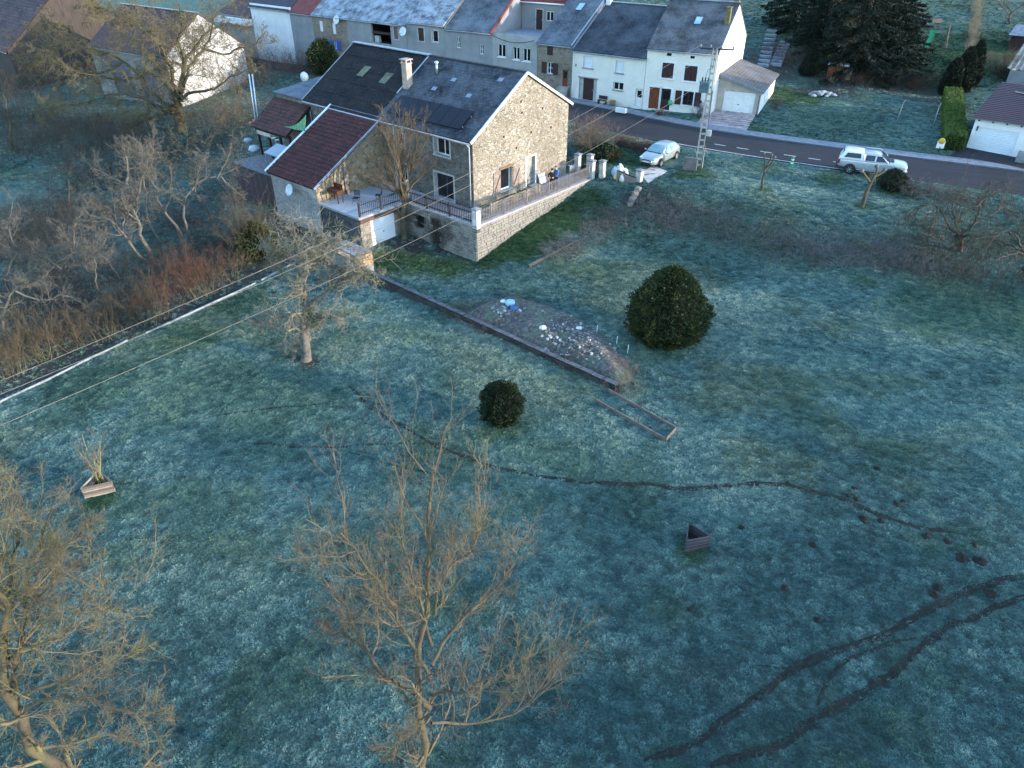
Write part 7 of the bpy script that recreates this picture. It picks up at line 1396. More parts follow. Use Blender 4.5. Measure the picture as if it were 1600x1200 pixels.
cab = loft([(-.76,gp_(.88,.76,1.06,1.70)),(-.84,gp_(.88,.76,1.06,1.76)),(-1.6,gp_(.88,.76,1.08,1.79)),(-2.1,gp_(.88,.75,1.08,1.80)),(-2.22,gp_(.87,.74,1.08,1.77)),(-2.48,gp_(.86,.84,1.06,1.16))]); subsurf_build(cab, 'canopy', HTOP, car)
m_ = MB()
for i in range(6):
    for j in range(3):
        f = lambda u, v: (1.21-.66*v, (.72-.08*v)*(2*u-1), 1.09+.50*v+.03*(1-(2*u-1)**2)+.05*sin(pi*v)+.02); m_.face([f(i/6,j/3), f((i+1)/6,j/3), f((i+1)/6,(j+1)/3), f(i/6,(j+1)/3)][::-1], 0, True)
m_.build('windscreen', CARGL, car)
m_ = MB(); q = [(-2.36,-.66,1.32),(-2.36,.66,1.32),(-2.26,.62,1.70),(-2.26,-.62,1.70)]; quad_panel(m_, q, .02); m_.build('rear_window', CARGL, car)
for s in (1, -1):
    for (x0, x1, t0, t1, z0, z1, y0, y1) in ((.95,.17,.55,.19,1.16,1.55,.885,.76),(.06,-.62,.06,-.58,1.16,1.56,.89,.765),(-.95,-2.2,-1.0,-1.98,1.28,1.62,.90,.80)):
        m_ = MB(); q = [(x0,s*y0,z0),(x1,s*y0,z0),(t1,s*y1,z1),(t0,s*y1,z1)]; quad_panel(m_, q if s > 0 else q[::-1], .0); m_.build('side_window', CARGL, car)
    m_ = MB(); m_.ball((.98,s*1.03,1.2), (.08,.13,.12), 8, 6); m_.build('mirror', SILB, car)
    m_ = MB(); m_.ball((2.32,s*.66,.88), (.17,.17,.12), 10, 6); m_.build('headlight', LAMP, car); m_ = MB(); m_.box(-2.56,-2.44,s*.86-.07,s*.86+.07,.78,1.08); m_.build('tail_light', TAIL, car)
    m_ = MB(); arch(m_, 1.6, s*.918, .38, s); arch(m_, -1.6, s*.918, .38, s); m_.build('wheel_arch', BLKPL, car)['kind'] = 'stuff'
    m_ = MB(); m_.tube([(.5,s*.6,1.68),(.42,s*.62,1.78),(-.55,s*.62,1.79),(-.65,s*.6,1.70)], .022, 6); m_.build('roof_rail', ALLOY, car)
    m_ = MB(); m_.beam((1.1,s*.93,.42), (-1.1,s*.93,.42), .12, .05); m_.build('side_step', ALLOY, car)
    for x in (1.6,-1.6): wheel(car, x, s*.83, .37, .24, 6)
m_ = MB(); m_.box(2.42,2.56,-.8,.8,.42,.6); m_.build('front_bumper', SILB, car); m_ = MB(); m_.box(2.5,2.55,-.45,.45,.66,.86); m_.build('grille', BLKPL, car); m_ = MB(); m_.box(-2.66,-2.5,-.75,.75,.44,.58); m_.build('rear_bumper', BLKPL, car)
m_ = MB(); m_.box(1.22,1.5,-.5,.5,1.145,1.2); m_.build('bonnet_scoop', BLKPL, car)
# ------------------------------------------------------------------ two people on the terrace
def person(loc, face, ht, label, jacket, trousers, hair, seed, arms='hold'):
    root = empty('person', loc, face, label, 'person', 'people on the terrace')
    J = dict(pel=(0,0,.93), waist=(0,0,1.08), chest=(0,.01,1.30), neck=(0,0,1.47), head0=(0,.01,1.56), head1=(0,.01,1.68), hl=(.09,0,.90), kl=(.10,.03,.50), al=(.10,0,.09), tl=(.11,.16,.04), hr=(-.09,0,.90), kr=(-.10,.02,.50), ar=(-.11,-.02,.09), tr=(-.13,.13,.04), sl=(.19,0,1.40), sr=(-.19,0,1.40))
    if arms == 'hold': J.update(el=(.27,.06,1.14), wl=(.10,.28,1.12), ml=(.05,.33,1.14), er=(-.27,.06,1.14), wr=(-.10,.28,1.12), mr=(-.05,.33,1.13))
    else: J.update(el=(.27,-.02,1.14), wl=(.27,.08,.90), ml=(.27,.10,.82), er=(-.27,.05,1.15), wr=(-.16,.24,1.05), mr=(-.11,.28,1.05))
    rad = dict(pel=.145, waist=.135, chest=.16, neck=.06, head0=.085, head1=.095, hl=.095, kl=.062, al=.045, tl=.042, hr=.095, kr=.062, ar=.045, tr=.042, sl=.075, sr=.075, el=.052, wl=.036, ml=.034, er=.052, wr=.036, mr=.034)
    E = [('pel','waist'),('waist','chest'),('chest','neck'),('neck','head0'),('head0','head1'),('pel','hl'),('hl','kl'),('kl','al'),('al','tl'),('pel','hr'),('hr','kr'),('kr','ar'),('ar','tr'),('chest','sl'),('sl','el'),('el','wl'),('wl','ml'),('chest','sr'),('sr','er'),('er','wr'),('wr','mr')]
    k = list(J); me = bpy.data.meshes.new('body'); sc = ht/1.75; me.from_pydata([tuple(c*sc for c in J[n]) for n in k], [(k.index(a), k.index(b)) for a, b in E], []); o = bpy.data.objects.new('body_tmp', me); C.objects.link(o)
    md = o.modifiers.new('skin', 'SKIN'); 
    for i, n in enumerate(k): o.data.skin_vertices[0].data[i].radius = (rad[n]*sc, rad[n]*sc); o.data.skin_vertices[0].data[i].use_root = (n == 'pel')
    o.modifiers.new('sub', 'SUBSURF').levels = 2
    dg = bpy.context.evaluated_depsgraph_get(); m2 = bpy.data.meshes.new_from_object(o.evaluated_get(dg)); bpy.data.objects.remove(o)
    skin = pm('skin', lin(205,160,138), lin(190,145,124), 6, .6); SHOE = pm('pale_shoes', lin(180,180,180), None, 4, .6)
    for m in (jacket, trousers, skin, SHOE): m2.materials.append(m)
    for p in m2.polygons:
        c = p.center/sc; p.use_smooth = True
        hand = abs(c.y) > .24 if arms == 'hold' else (c.z < .88 and abs(c.x) > .2) or (c.y > .25)
        p.material_index = 3 if c.z < .085 else (2 if (c.z > 1.475 or (hand and c.z > .7)) else (1 if c.z < .92 else 0))
    link('body', m2, root)
    m_ = MB(); m_.ball((0,-.015*sc,1.685*sc), (.108*sc,.118*sc,.10*sc), 12, 8); m_.build('hair', hair, root)
    m_ = MB(); m_.ball((0,.118*sc,1.62*sc), (.014,.022,.024), 6, 5); m_.build('nose', skin, root)
    for s in (1,-1): m_ = MB(); m_.ball((s*.036*sc,.10*sc,1.645*sc), .012, 6, 5); m_.build('eye', BLKPL, root)
    return root
BLKC = pm('black_jacket', (.012,.012,.014,1), (.02,.02,.022,1), 5, .85); BLUEC = pm('blue_jacket', lin(58,108,170), lin(44,86,142), 3, .75); DARKT = pm('dark_trousers', (.014,.014,.018,1), (.022,.022,.026,1), 5, .85)
pp = hw(20.75,6.85,TZ+.04); person(pp, HROT+pi+.5, 1.74, 'person in black jacket and dark trousers holding something by the fence', BLKC, DARKT, pm('dark_hair', (.02,.014,.01,1)), 1, 'hold')
pp = hw(20.65,7.5,TZ+.04); person(pp, HROT+pi-.2, 1.80, 'person in blue jacket standing on the terrace by the gable', BLUEC, DARKT, pm('grey_hair', (.16,.14,.12,1)), 2, 'side')
# ------------------------------------------------------------------ electricity pole, wires
pb = np.append(P(1091,263,2.95)[:2], 0); pb[2] = hz(pb[0], pb[1]); PH = 9.1
pole = empty('electricity_pole', pb, radians(-20), 'concrete lattice electricity pole with transformer beside the road', 'pole')
PC = pm('pole_concrete', lin(178,170,160), lin(140,134,128), 2, .9, bmp=.2)
lw_ = lambda z: .26-.12*z/PH
for s in (-1, 1):
    m_ = MB(); m_.hexa([(s*lw_(0)-.06,-.13,-.3),(s*lw_(0)+.06,-.13,-.3),(s*lw_(0)+.06,.13,-.3),(s*lw_(0)-.06,.13,-.3)], [(s*lw_(PH)-.045,-.1,PH),(s*lw_(PH)+.045,-.1,PH),(s*lw_(PH)+.045,.1,PH),(s*lw_(PH)-.045,.1,PH)]); m_.build('upright', PC, pole)
z = .25; k = 0
while z < PH-.3: m_ = MB(); m_.box(-lw_(z)+.05, lw_(z)-.05, -.09, .09, z, z+.12); m_.build('rung', PC, pole); z += .5
m_ = MB(); m_.beam((-1.15,0,PH-.05), (1.35,0,PH-.05), .1, .1); m_.build('crossarm', DKF, pole)
for x in (-1.1,-.35,.45,1.3): m_ = MB(); m_.lathe([(.03,-.02),(.07,.03),(.05,.08),(.075,.13),(.05,.18),(.02,.22)], (x,0,PH), 10); m_.build('insulator', pm('insulator_glaze', lin(120,126,130), None, 4, .3), pole)
tr_ = MB(); tr_.box(-.75,.0,-.62,-.14,PH-3.1,PH-2.35); tr_.box(-.8,.05,-.66,-.12,PH-2.35,PH-2.29)
for k in range(6): tr_.box(-.74+k*.13,-.70+k*.13,-.70,-.62,PH-3.05,PH-2.4)
t_ = tr_.build('transformer', pm('transformer_grey', lin(96,122,130), lin(80,104,112), 2, .5), pole)
for x in (-.6,-.38,-.16): m_ = MB(); m_.lathe([(.05,0),(.07,.06),(.04,.12),(.06,.18),(.03,.28)], (x,-.38,PH-2.28), 8); m_.build('bushing', BLKPL, t_)
m_ = MB(); m_.box(.28,.62,-.24,.06,2.7,3.15); m_.build('meter_cabinet', pm('cabinet_grey', lin(170,168,164)), pole)
m_ = MB(); m_.tube([(-.4,-.38,PH-2.0), (-.3,-.2,PH-1.5), (0,-.1,PH-1.4), (.05,-.14,PH-.2)], .02, 5); m_.build('lead_cable', BLKPL, pole)
m_ = MB(); m_.tube([(.25,-.14,PH-3), (.3,-.14,3.2), (.26,-.14,.1)], .025, 5); m_.build('down_cable', BLKPL, pole)
ca = cos(radians(-20)); sa_ = sin(radians(-20)); arm = lambda x, z: Vector((pb[0]+ca*x, pb[1]+sa_*x, pb[2]+z))
wire_m = pm('pale_wire', lin(126,118,106), lin(100,94,86), 4, .5, metal=.2)
# the next pole of the line stands left of the picture
up_ = np.array([-24.5, 17.0]); ub = np.array([up_[0], up_[1], hz(*up_)]); up2 = empty('wooden_pole', ub, radians(40), 'wooden line pole standing left of the meadow', 'pole')
m_ = MB(); m_.tube([(0,0,-.4), (0,0,7.6)], [.16,.11], 10); m_.build('shaft', BARK_GREY, up2); m_ = MB(); m_.beam((-1.1,0,7.3), (1.1,0,7.3), .1, .1); m_.build('crossarm', DKF, up2)
for lab, s_px, e_px in (('uppermost of the three wires sagging from the pole across the house front', (arm(-1.1,PH+.2)), (-60,620)), ('middle of the three wires sagging from the pole across the house front', (arm(.45,PH+.2)), (-60,641)), ('lowest of the three wires sagging from the pole across the house front', (arm(-.2,PH-2.2)), (-60,690))):
    e = P(*e_px, 7.3); e = Vector((e[0], e[1], 7.3)); pts = []; n = 40; sag = 1.0
    for i in range(n+1): t = i/n; q = s_px.lerp(e, t); q.z -= 4*sag*t*(1-t); pts.append(q)
    o0 = pts[0].copy(); m_ = MB(); m_.tube([p-o0 for p in pts], .0095, 5); o = m_.build('overhead_wire', wire_m, None, o0); tag(o, lab, 'wire', 'overhead wires')
cb = G(1077,266,2.9); m_ = MB(); m_.box(-.55,.55,-.12,.12,-.1,1.0); m_.box(-.5,.5,-.14,-.12,.1,.9); tag(m_.build('concrete_slab_stand', pm('old_slab', lin(112,104,100), lin(88,84,82), 2, .9, bmp=.4, frost=.2), None, cb, (radians(-6),0,radians(-24))), 'upright grey concrete slab left of the electricity pole', 'slab')
# ------------------------------------------------------------------ triangular planters
def planter(px0, side, ht, rot, label, mats, n=7, stems=False):
    b = G(*px0); root = empty('planter', b, rot, label, 'planter', 'triangular planters on the meadow'); R = side/sqrt(3); c = [Vector((R*cos(a), R*sin(a), 0)) for a in (pi/2, pi/2+2*pi/3, pi/2+4*pi/3)]
    for i in range(3):
        p, q = c[i], c[(i+1) % 3]; d = (q-p).normalized(); nr = Vector((d.y, -d.x, 0)); bh = ht/n
        for k in range(n):
            m_ = MB(); z0 = k*bh+.012; z1 = (k+1)*bh-.006; ex = .03*((k+i) % 2); a_ = p-d*ex; b_ = q+d*ex; t = .028
            m_.hexa([a_+nr*t+Vector((0,0,z0)), b_+nr*t+Vector((0,0,z0)), b_-nr*0+Vector((0,0,z0)), a_+Vector((0,0,z0))], [a_+nr*t+Vector((0,0,z1)), b_+nr*t+Vector((0,0,z1)), b_+Vector((0,0,z1)), a_+Vector((0,0,z1))]); m_.build('slat', mats[(k+i*2) % len(mats)], root)
    for v in c: m_ = MB(); q_ = v*.86; m_.box(q_.x-.03,q_.x+.03,q_.y-.03,q_.y+.03,-.1,ht-.02); m_.build('corner_post', mats[0], root)
    m_ = MB(); m_.face([v*.93+Vector((0,0,ht*.35)) for v in c]); m_.build('soil', pm('planter_soil', (.012,.010,.009,1), (.025,.02,.018,1), 6, .95, bmp=.8), root)
    EXCL.append((b[:2], R*.8)); return root, b
NW = [pm('new_larch_a', (.20,.155,.115,1), (.15,.115,.085,1), 3, .8, stretch=(1,1,4)), pm('new_larch_b', (.13,.10,.075,1), (.095,.073,.055,1), 3, .8), pm('new_larch_c', (.28,.245,.205,1), (.2,.17,.14,1), 3, .8)]
DW = [pm('dark_larch_a', (.035,.034,.042,1), (.025,.024,.03,1), 3, .7), pm('dark_larch_b', (.06,.06,.072,1), (.045,.044,.055,1), 3, .7)]
_, b = planter((158,766), 1.15, .62, radians(22), 'triangular pale wooden slat planter holding thin bare stems', NW, 6)
coppice('willow_sapling', b+np.array([.02,.1,.2]), 12, 2.7, .3, 'thin yellow bare stems growing out of the pale planter', 204, (bark('willow_yellow', (.26,.22,.09,1), (.3,.25,.12,1)), TWIG_GREY), 5, 4, .03, (-.3,.16), cat='sapling')
planter((1083,851), .98, .68, radians(14), 'triangular dark wooden slat planter standing empty', DW, 8)
# ------------------------------------------------------------------ low wall, rubble heap, fenced strip on the meadow
wa, wb = G(572,434), G(968,612); L = float(np.hypot(*(wb-wa)[:2])); wr = empty('meadow_wall', wa, atan2(wb[1]-wa[1], wb[0]-wa[0]), 'low dark retaining wall running across the meadow to the rubble heap', 'wall')
m_ = MB(); m_.box(0,L,-.09,.12,-.3,.58); m_.build('core', pm('damp_core', (.025,.022,.02,1), (.016,.014,.014,1), 3, .95), wr)
DST = [pm('dark_block_a', (.035,.031,.03,1), (.022,.02,.02,1), 3, .95, bmp=.4), pm('dark_block_b', (.052,.047,.046,1), (.036,.033,.033,1), 3, .95, bmp=.4)]
rr = random.Random(8); bm_ = [MB().box(-.24,.24,-.03,.03,-.07,.07).data('stone', d_) for d_ in DST]
for row in range(4):
    x = .25+.25*(row % 2)
    while x < L-.2: c = link('stone', rr.choice(bm_), wr); c.location = (x, -.10+rr.uniform(-.015,.015), .02+row*.15); c.rotation_euler = (rr.uniform(-.04,.04), rr.uniform(-.04,.04), 0); x += .5
m_ = MB()
for k in range(int(L/.8)): m_.box(k*.8+.01,k*.8+.78,-.14,.16,.585,.64+rr.uniform(-.01,.02))
cop = m_.build('coping', pm('frosted_dark_coping', (.045,.042,.042,1), (.03,.028,.028,1), 2, .9, frost=.15), wr); cop['kind'] = 'stuff'
# heap: lumpy mound behind the wall
pc = [P(x, y, .4)[:2] for x, y in ((700,492),(745,470),(800,455),(850,470),(900,490),(945,520),(985,560),(992,590),(965,605),(900,575),(830,545),(760,515))]
cx, cy = np.mean(pc, 0)
hp_ = empty('rubble_heap', (cx, cy, 0), 0, 'long weedy rubble and compost heap behind the low meadow wall', 'heap')
gx = np.arange(min(p[0] for p in pc)-1, max(p[0] for p in pc)+1, .14); gy = np.arange(min(p[1] for p in pc)-1, max(p[1] for p in pc)+1, .14); X, Y = np.meshgrid(gx, gy)
dd, _ = polydist(X, Y, pc+[pc[0]]); ins = inpoly(X, Y, pc); sdist = np.where(ins, dd, -dd); hm = sstep(-.15, 1.5, sdist)*(.35+.75*fbm(X, Y, .8, 15, 4)); Zh = H(X, Y)+hm*1.05-.08*(sdist < -.1)-.05
idx = np.arange(X.size).reshape(X.shape); Fh = np.stack([idx[:-1,:-1], idx[:-1,1:], idx[1:,1:], idx[1:,:-1]], -1).reshape(-1, 4); kp = (sdist > -.35).ravel(); Fh = Fh[kp[Fh].all(1)]
def heap_mat():
    m, nt, b = newmat('heap_soil'); pos = coords(nt, 'World'); k = noise(nt, pos, 5, 6, .75); c = ramp(nt, k, [(.3, (.02,.018,.016,1)), (.5, (.07,.06,.055,1)), (.62, (.14,.13,.13,1)), (.78, (.27,.28,.29,1))])
    c = mixc(nt, ramp(nt, noise(nt, pos, .9, 4), [(.45, 0.), (.6, .8)]), c, ramp(nt, k, [(.3, (.03,.05,.02,1)), (.7, (.15,.17,.13,1))])); nt.links.new(c, b.inputs['Base Color']); b.inputs['Roughness'].default_value = .95; bump(nt, b, k, 1., .12); return m
link('mound', np_mesh('mound', np.stack([X.ravel()-cx, Y.ravel()-cy, Zh.ravel()], 1), Fh, heap_mat(), True), hp_)
EXCL_POLY.append([tuple(p) for p in pc])
hzf = lambda x, y: float(Zh[np.clip(np.searchsorted(gy, y), 0, len(gy)-1), np.clip(np.searchsorted(gx, x), 0, len(gx)-1)])
r = random.Random(12); mb = MB(); n = 0
while n < 420:
    t = r.random(); x, y = np.array(P(*((790, 490) if t < .15 else (r.uniform(850,955), r.uniform(495,560))), .6)[:2])+np.array([r.gauss(0,.45), r.gauss(0,.45)])
    if not inpoly(np.array([x]), np.array([y]), pc)[0]: continue
    s = r.uniform(.04,.14); mb.obox((x-cx, y-cy, hzf(x,y)+s*.2), (s*r.uniform(.8,1.6), s, s*r.uniform(.5,1)), Matrix.Rotation(r.uniform(0,6), 3, 'Z') @ Matrix.Rotation(r.uniform(-.6,.6), 3, 'X'), r.choice((0,0,0,1,1,2))); n += 1
st_ = mb.build('loose_stones', [pm('heap_stone_a', (.20,.195,.19,1), (.12,.115,.11,1), 4, .9, frost=.2), pm('heap_stone_b', (.17,.155,.14,1), (.11,.1,.09,1), 4, .9), pm('heap_stone_c', (.40,.41,.43,1), (.3,.31,.33,1), 4, .8)], hp_); st_['kind'] = 'stuff'
thicket('heap_weeds', [(*P(x, y, .6)[:2], 0, .9, 1.0) for x, y in ((720,480),(760,470),(800,465),(840,480),(880,500),(930,540),(970,570),(975,595),(800,500),(850,530),(900,560),(760,500))], 'frosted dead weeds standing on the rubble heap', 96, bark('dead_weeds', (.12,.10,.085,1), (.22,.19,.17,1), (.16,.11,.07,1)), .65, 90, arch=-.3, r=.006)
for k, (x, y, c_, s_, lb) in enumerate(((797,478,(.28,.5,.72,1),.34,'crumpled light blue plastic bag on the rubble heap'), (803,483,(.06,.12,.28,1),.28,'dark blue sack beside the light blue bag on the heap'), (786,476,(.6,.62,.64,1),.2,'small white plastic scrap on top of the heap'), (848,515,(.62,.64,.66,1),.22,'white broken board on the middle of the heap'), (905,512,(.6,.62,.66,1),.2,'white sack scrap near the right end of the heap'))):
    q = P(x, y, .8); z_ = hzf(q[0], q[1]); m_ = MB(); m_.ball((0,0,s_*.45), (s_,s_*.75,s_*.55), 9, 7, jit=.22, rng=r); tag(m_.build('plastic_bag', pm('bag_%d' % k, c_, None, 4, .45), None, (q[0], q[1], z_)), lb, 'rubbish')
for k, (x, y, lb) in enumerate(((932,492,'first'), (962,505,'second'), (978,520,'third'), (740,447,'fourth'), (760,455,'fifth'))):
    pass
# stakes by the heap and on the meadow
sk = [(932,520,.5,1,'short white stake on the crest of the heap'),(963,538,.55,1,'white stake right of the heap crest'),(980,552,.55,1,'white stake at the right flank of the heap'),(714,520,.5,0,'dark stake nearest the low wall on the meadow side'),(733,545,.5,0,'dark stake below the middle of the low wall'),(748,552,.45,0,'dark stake just right of the two below the wall'),(813,578,.8,0,'tall dark stake between the wall and the small round bush'),(591,470,.6,0,'thin stake near the left end of the low wall')]
for (x, y, ht, wh_, lb) in sk: q = G(x, y); m_ = MB(); m_.tube([(0,0,-.2), (.03,0,ht)], [.022,.018], 6); tag(m_.build('stake', FRAME_W if wh_ else TWIG_DK, None, q), lb, 'stake', 'stakes round the heap')
# narrow fenced strip right of the heap
fa, fb_, fc, fd = G(930,628), G(1040,690), G(1056,672), G(950,612); fs = empty('fenced_strip', fa, 0, 'narrow strip edged with low boards and short posts beyond the heap', 'garden bed'); o0 = Vector(fa)
for (p, q) in ((fa, fb_), (fd, fc), (fb_, fc)): m_ = MB(); m_.beam(Vector(p)-o0+Vector((0,0,.1)), Vector(q)-o0+Vector((0,0,.1)), .035, .2); m_.build('edge_board', pm('weathered_board', lin(112,98,88), lin(84,74,68), 3, .9, frost=.3), fs)
for (p, q, ts) in ((fa, fb_, (0,.3,.62,.85,1)), (fd, fc, (0.1,.45,.5,.8,1))):
    for t in ts: v = Vector(p).lerp(Vector(q), t)-o0; hh = .42+.25*((t*7) % 1); m_ = MB(); m_.tube([v+Vector((0,0,-.2)), v+Vector((.02,0,hh))], [.025,.02], 6); m_.build('post', TWIG_DK, fs)
# small timber edging on the grass ramp below the terrace
ra, rb = G(826,418), G(905,378); m_ = MB(); m_.beam((0,0,.06), Vector(rb)-Vector(ra)+Vector((0,0,.06)), .14, .26); tag(m_.build('timber_edging', pm('old_timber', lin(78,68,58), lin(54,48,44), 3, .9, frost=.2), None, ra), 'old timber edging lying along the grass ramp below the terrace', 'timber')
# white boundary edging on the left in lengths
ea, eb = np.array(HEDGE[0]), np.array(HEDGE[-1]); ed = empty('boundary_edging', (ea[0], ea[1], 0), 0, 'white frosted concrete edging between meadow and coppice hedge', 'edging'); pts = []
for i in range(len(HEDGE)-1):
    for t in np.linspace(0, 1, 8, endpoint=False): p = np.array(HEDGE[i])*(1-t)+np.array(HEDGE[i+1])*t; pts.append(p)
pts.append(np.array(HEDGE[-1])); EW = pm('frosted_edging', (.28,.30,.32,1), (.12,.13,.14,1), 1.5, .85)
for k, (p, q) in enumerate(zip(pts[:-1], pts[1:])):
    if k in (16, 24): continue
    m_ = MB(); d_ = (q-p)/np.hypot(*(q-p)); a3 = Vector((p[0]-ea[0]+d_[0]*.006, p[1]-ea[1]+d_[1]*.006, hz(*p)+.07)); b3 = Vector((q[0]-ea[0]-d_[0]*.006, q[1]-ea[1]-d_[1]*.006, hz(*q)+.07)); m_.beam(a3, b3, .055, .14); m_.build('edging_length', EW, ed)
# molehills
LBM = lambda x, y, s: ('large' if s > 1.25 else 'small')+' dark molehill '+('beside the twin worn tracks' if y > 900 and x > 1400 else 'along the end of the worn path' if y > 730 and x > 1300 else 'alone on the meadow right of the dark planter')
mh = MB(); rm_ = random.Random(2); mh.ball((0,0,0), (.19,.17,.09), 16, 9, jit=.28, rng=rm_); mm = mh.data('molehill', pm('mole_earth', (.010,.0085,.008,1), (.02,.017,.015,1), 8, .95, bmp=.8))
for k, (x, y, s) in enumerate(((1370,732,1),(1338,780,.9),(1402,788,1.1),(1325,774,.8),(1350,812,1.5),(1376,814,.9),(1270,852,1),(1335,763,.8),(1503,872,1.6),(1531,877,1.6),(1464,918,1.2),(1460,929,1.3),(1549,928,1.5),(1226,919,1),(1278,969,1),(1158,824,.8),(1412,784,.8),(1448,838,1.2),(1480,846,1),(1077,952,.7),(1522,852,.9),(1232,756,.8))):
    o = link('molehill', mm, None); o.location = G(x, y); o.scale = (s*.85, s*.85, s*.85); o.rotation_euler = (0, 0, k*1.3); tag(o, LBM(x, y, s), 'molehill', 'molehills on the meadow'); EXCL.append((np.array(o.location[:2]), .2*s))
# ------------------------------------------------------------------ things by the road, gate and yard
q = G(1236,262,3.0); gb_ = empty('road_bollard', q, 0, 'green and white traffic bollard on the near road edge', 'bollard'); GRN_ = pm('bollard_green', lin(24,128,88), lin(18,104,72), 3, .5)
m_ = MB(); m_.lathe([(.2,0),(.2,.05),(.11,.08),(.11,.34)], (0,0,0), 14); m_.build('body', GRN_, gb_); m_ = MB(); m_.lathe([(.113,.34),(.113,.46)], (0,0,0), 14); m_.build('white_band', FRAME_W, gb_); m_ = MB(); m_.lathe([(.11,.46),(.11,.62)], (0,0,0), 14); m_.build('upper_body', GRN_, gb_); m_ = MB(); m_.lathe([(.113,.62),(.113,.70)], (0,0,0), 14); m_.build('white_band', FRAME_W, gb_); m_ = MB(); m_.lathe([(.11,.70),(.11,.86),(.06,.92),(.001,.94)], (0,0,0), 14); m_.build('cap', GRN_, gb_)
q = G(1466,238,3.2); sg = empty('house_number_sign', q, radians(-20), 'small white sign with yellow top at the foot of the bright hedge', 'sign'); m_ = MB(); m_.box(-.03,.03,-.03,.03,-.1,.5); m_.build('post', DKF, sg); m_ = MB(); m_.box(-.3,.3,-.02,.02,.35,.95); m_.build('board', FRAME_W, sg); m_ = MB(); m_.lathe([(.001,-.03),(.26,-.03),(.26,0)], (0,-.02,.98), 14, axis='y'); m_.build('yellow_top', pm('yellow_paint', lin(214,170,60)), sg)
for k, (x, y, s, c_, lb) in enumerate(((960,270,.5,(.30,.42,.58,1),'blue-grey rubble sack behind the driveway gate'), (968,268,.62,(.62,.64,.63,1),'big white rubble sack behind the driveway gate'), (976,272,.5,(.66,.66,.64,1),'white rubble sack leaning at the right behind the gate'), (963,276,.45,(.5,.52,.26,1),'yellowish bag in front of the white sacks behind the gate'), (972,279,.42,(.7,.68,.62,1),'pale cream sack lowest behind the gate'))):
    g_ = G(x, y+5, 2.7); m_ = MB(); rq = random.Random(k+40); m_.ball((0,0,s*.6), (s*.55,s*.5,s*.75), 10, 8, jit=.14, rng=rq); m_.obox((0,0,s*1.3), (.16,.12,.2)); tag(m_.build('rubble_sack', pm('sack_%d' % k, c_, None, 3, .7, bmp=.4), None, g_), lb, 'sack', 'sacks behind the gate')
ps = hw(19.35,7.55,TZ+.16); m_ = MB(); m_.box(-.4,.4,-.02,.02,0,.75); m_.box(-.36,.36,-.03,-.02,.04,.71); tag(m_.build('leaning_board', pm('white_board', (.62,.62,.62,1), (.5,.5,.52,1), 3, .6), None, ps, (radians(-18),0,HROT+pi/2)), 'white panel leaning against the sunlit gable right of the door', 'panel')
# terrace things
def chair(loc, rot, label):
    root = empty('garden_chair', loc, rot, label, 'chair', 'garden chairs on the terrace'); tb = lambda pts, nm: MB().tube(pts, .014, 6).build(nm, DKF, root)
    for s in (-1, 1): tb([(s*.24,-.26,0),(s*.24,.2,.45),(s*.24,.3,.92)], 'leg'); tb([(s*.24,.26,0),(s*.24,-.22,.44)], 'leg')
    m_ = MB()
    for k in range(5): m_.box(-.23,.23,-.22+k*.09,-.15+k*.09,.43,.45)
    m_.build('seat', DKF, root)['kind'] = 'stuff'; m_ = MB()
    for k in range(4): m_.box(-.23,.23,.22+k*.02,.235+k*.02,.56+k*.1,.62+k*.1)
    m_.build('backrest', DKF, root)['kind'] = 'stuff'
chair(hw(11.6,-4.9,TZ+.07), HROT+.4, 'thin metal garden chair on the frosted terrace nearer the barbecue'); chair(hw(12.4,-3.4,TZ+.07), HROT-.9, 'thin metal garden chair on the terrace nearer the house wall')
bq = empty('barbecue', hw(10.15,-5.6,TZ+.07), HROT, 'rusty barbecue on four legs against the sunlit annex wall', 'barbecue'); RUST = pm('rust', lin(96,52,36), lin(60,34,28), 5, .85)
for x in (-.5,.5):
    for y in (-.22,.22): m_ = MB(); m_.box(x-.025,x+.025,y-.025,y+.025,0,.75); m_.build('leg', RUST, bq)
m_ = MB(); m_.box(-.58,.58,-.3,.3,.72,.95); m_.build('fire_box', RUST, bq); m_ = MB(); m_.box(-.5,.5,.28,.32,.95,1.3); m_.build('back_plate', RUST, bq)
pt = empty('flower_pot', hw(12.0,-1.2,TZ+.03), 0, 'terracotta pot with dead growth by the farmhouse wall', 'pot'); m_ = MB(); m_.lathe([(.001,0),(.18,0),(.26,.35),(.29,.36),(.29,.42),(.24,.42),(.22,.3),(.001,.3)], (0,0,0), 14); m_.build('pot', pm('terracotta', lin(160,88,56)), pt)
lp = empty('terrace_lamp', hw(14.15,-2.0,TZ+.1), 0, 'white lamp post at the corner of the terrace railings', 'lamp'); m_ = MB(); m_.tube([(0,0,0),(0,0,1.35)], .035, 8); m_.build('post', pm('lamp_grey', lin(176,174,168)), lp); m_ = MB(); m_.ball((0,0,1.47), .13, 12, 8); m_.build('globe', FRAME_W, lp)
for k, (x, y, s, lb) in enumerate(((20.9,-1.7,.3,'black sack on the terrace just inside the corner pillar'), (20.9,-.9,.26,'dark bucket-like bag next to the black sack on the terrace'))):
    m_ = MB(); m_.ball((0,0,s*.6), (s,s*.7,s*.7), 9, 7, jit=.12, rng=random.Random(k)); tag(m_.build('black_sack', BLKPL, None, hw(x,y,TZ+.03)), lb, 'sack')
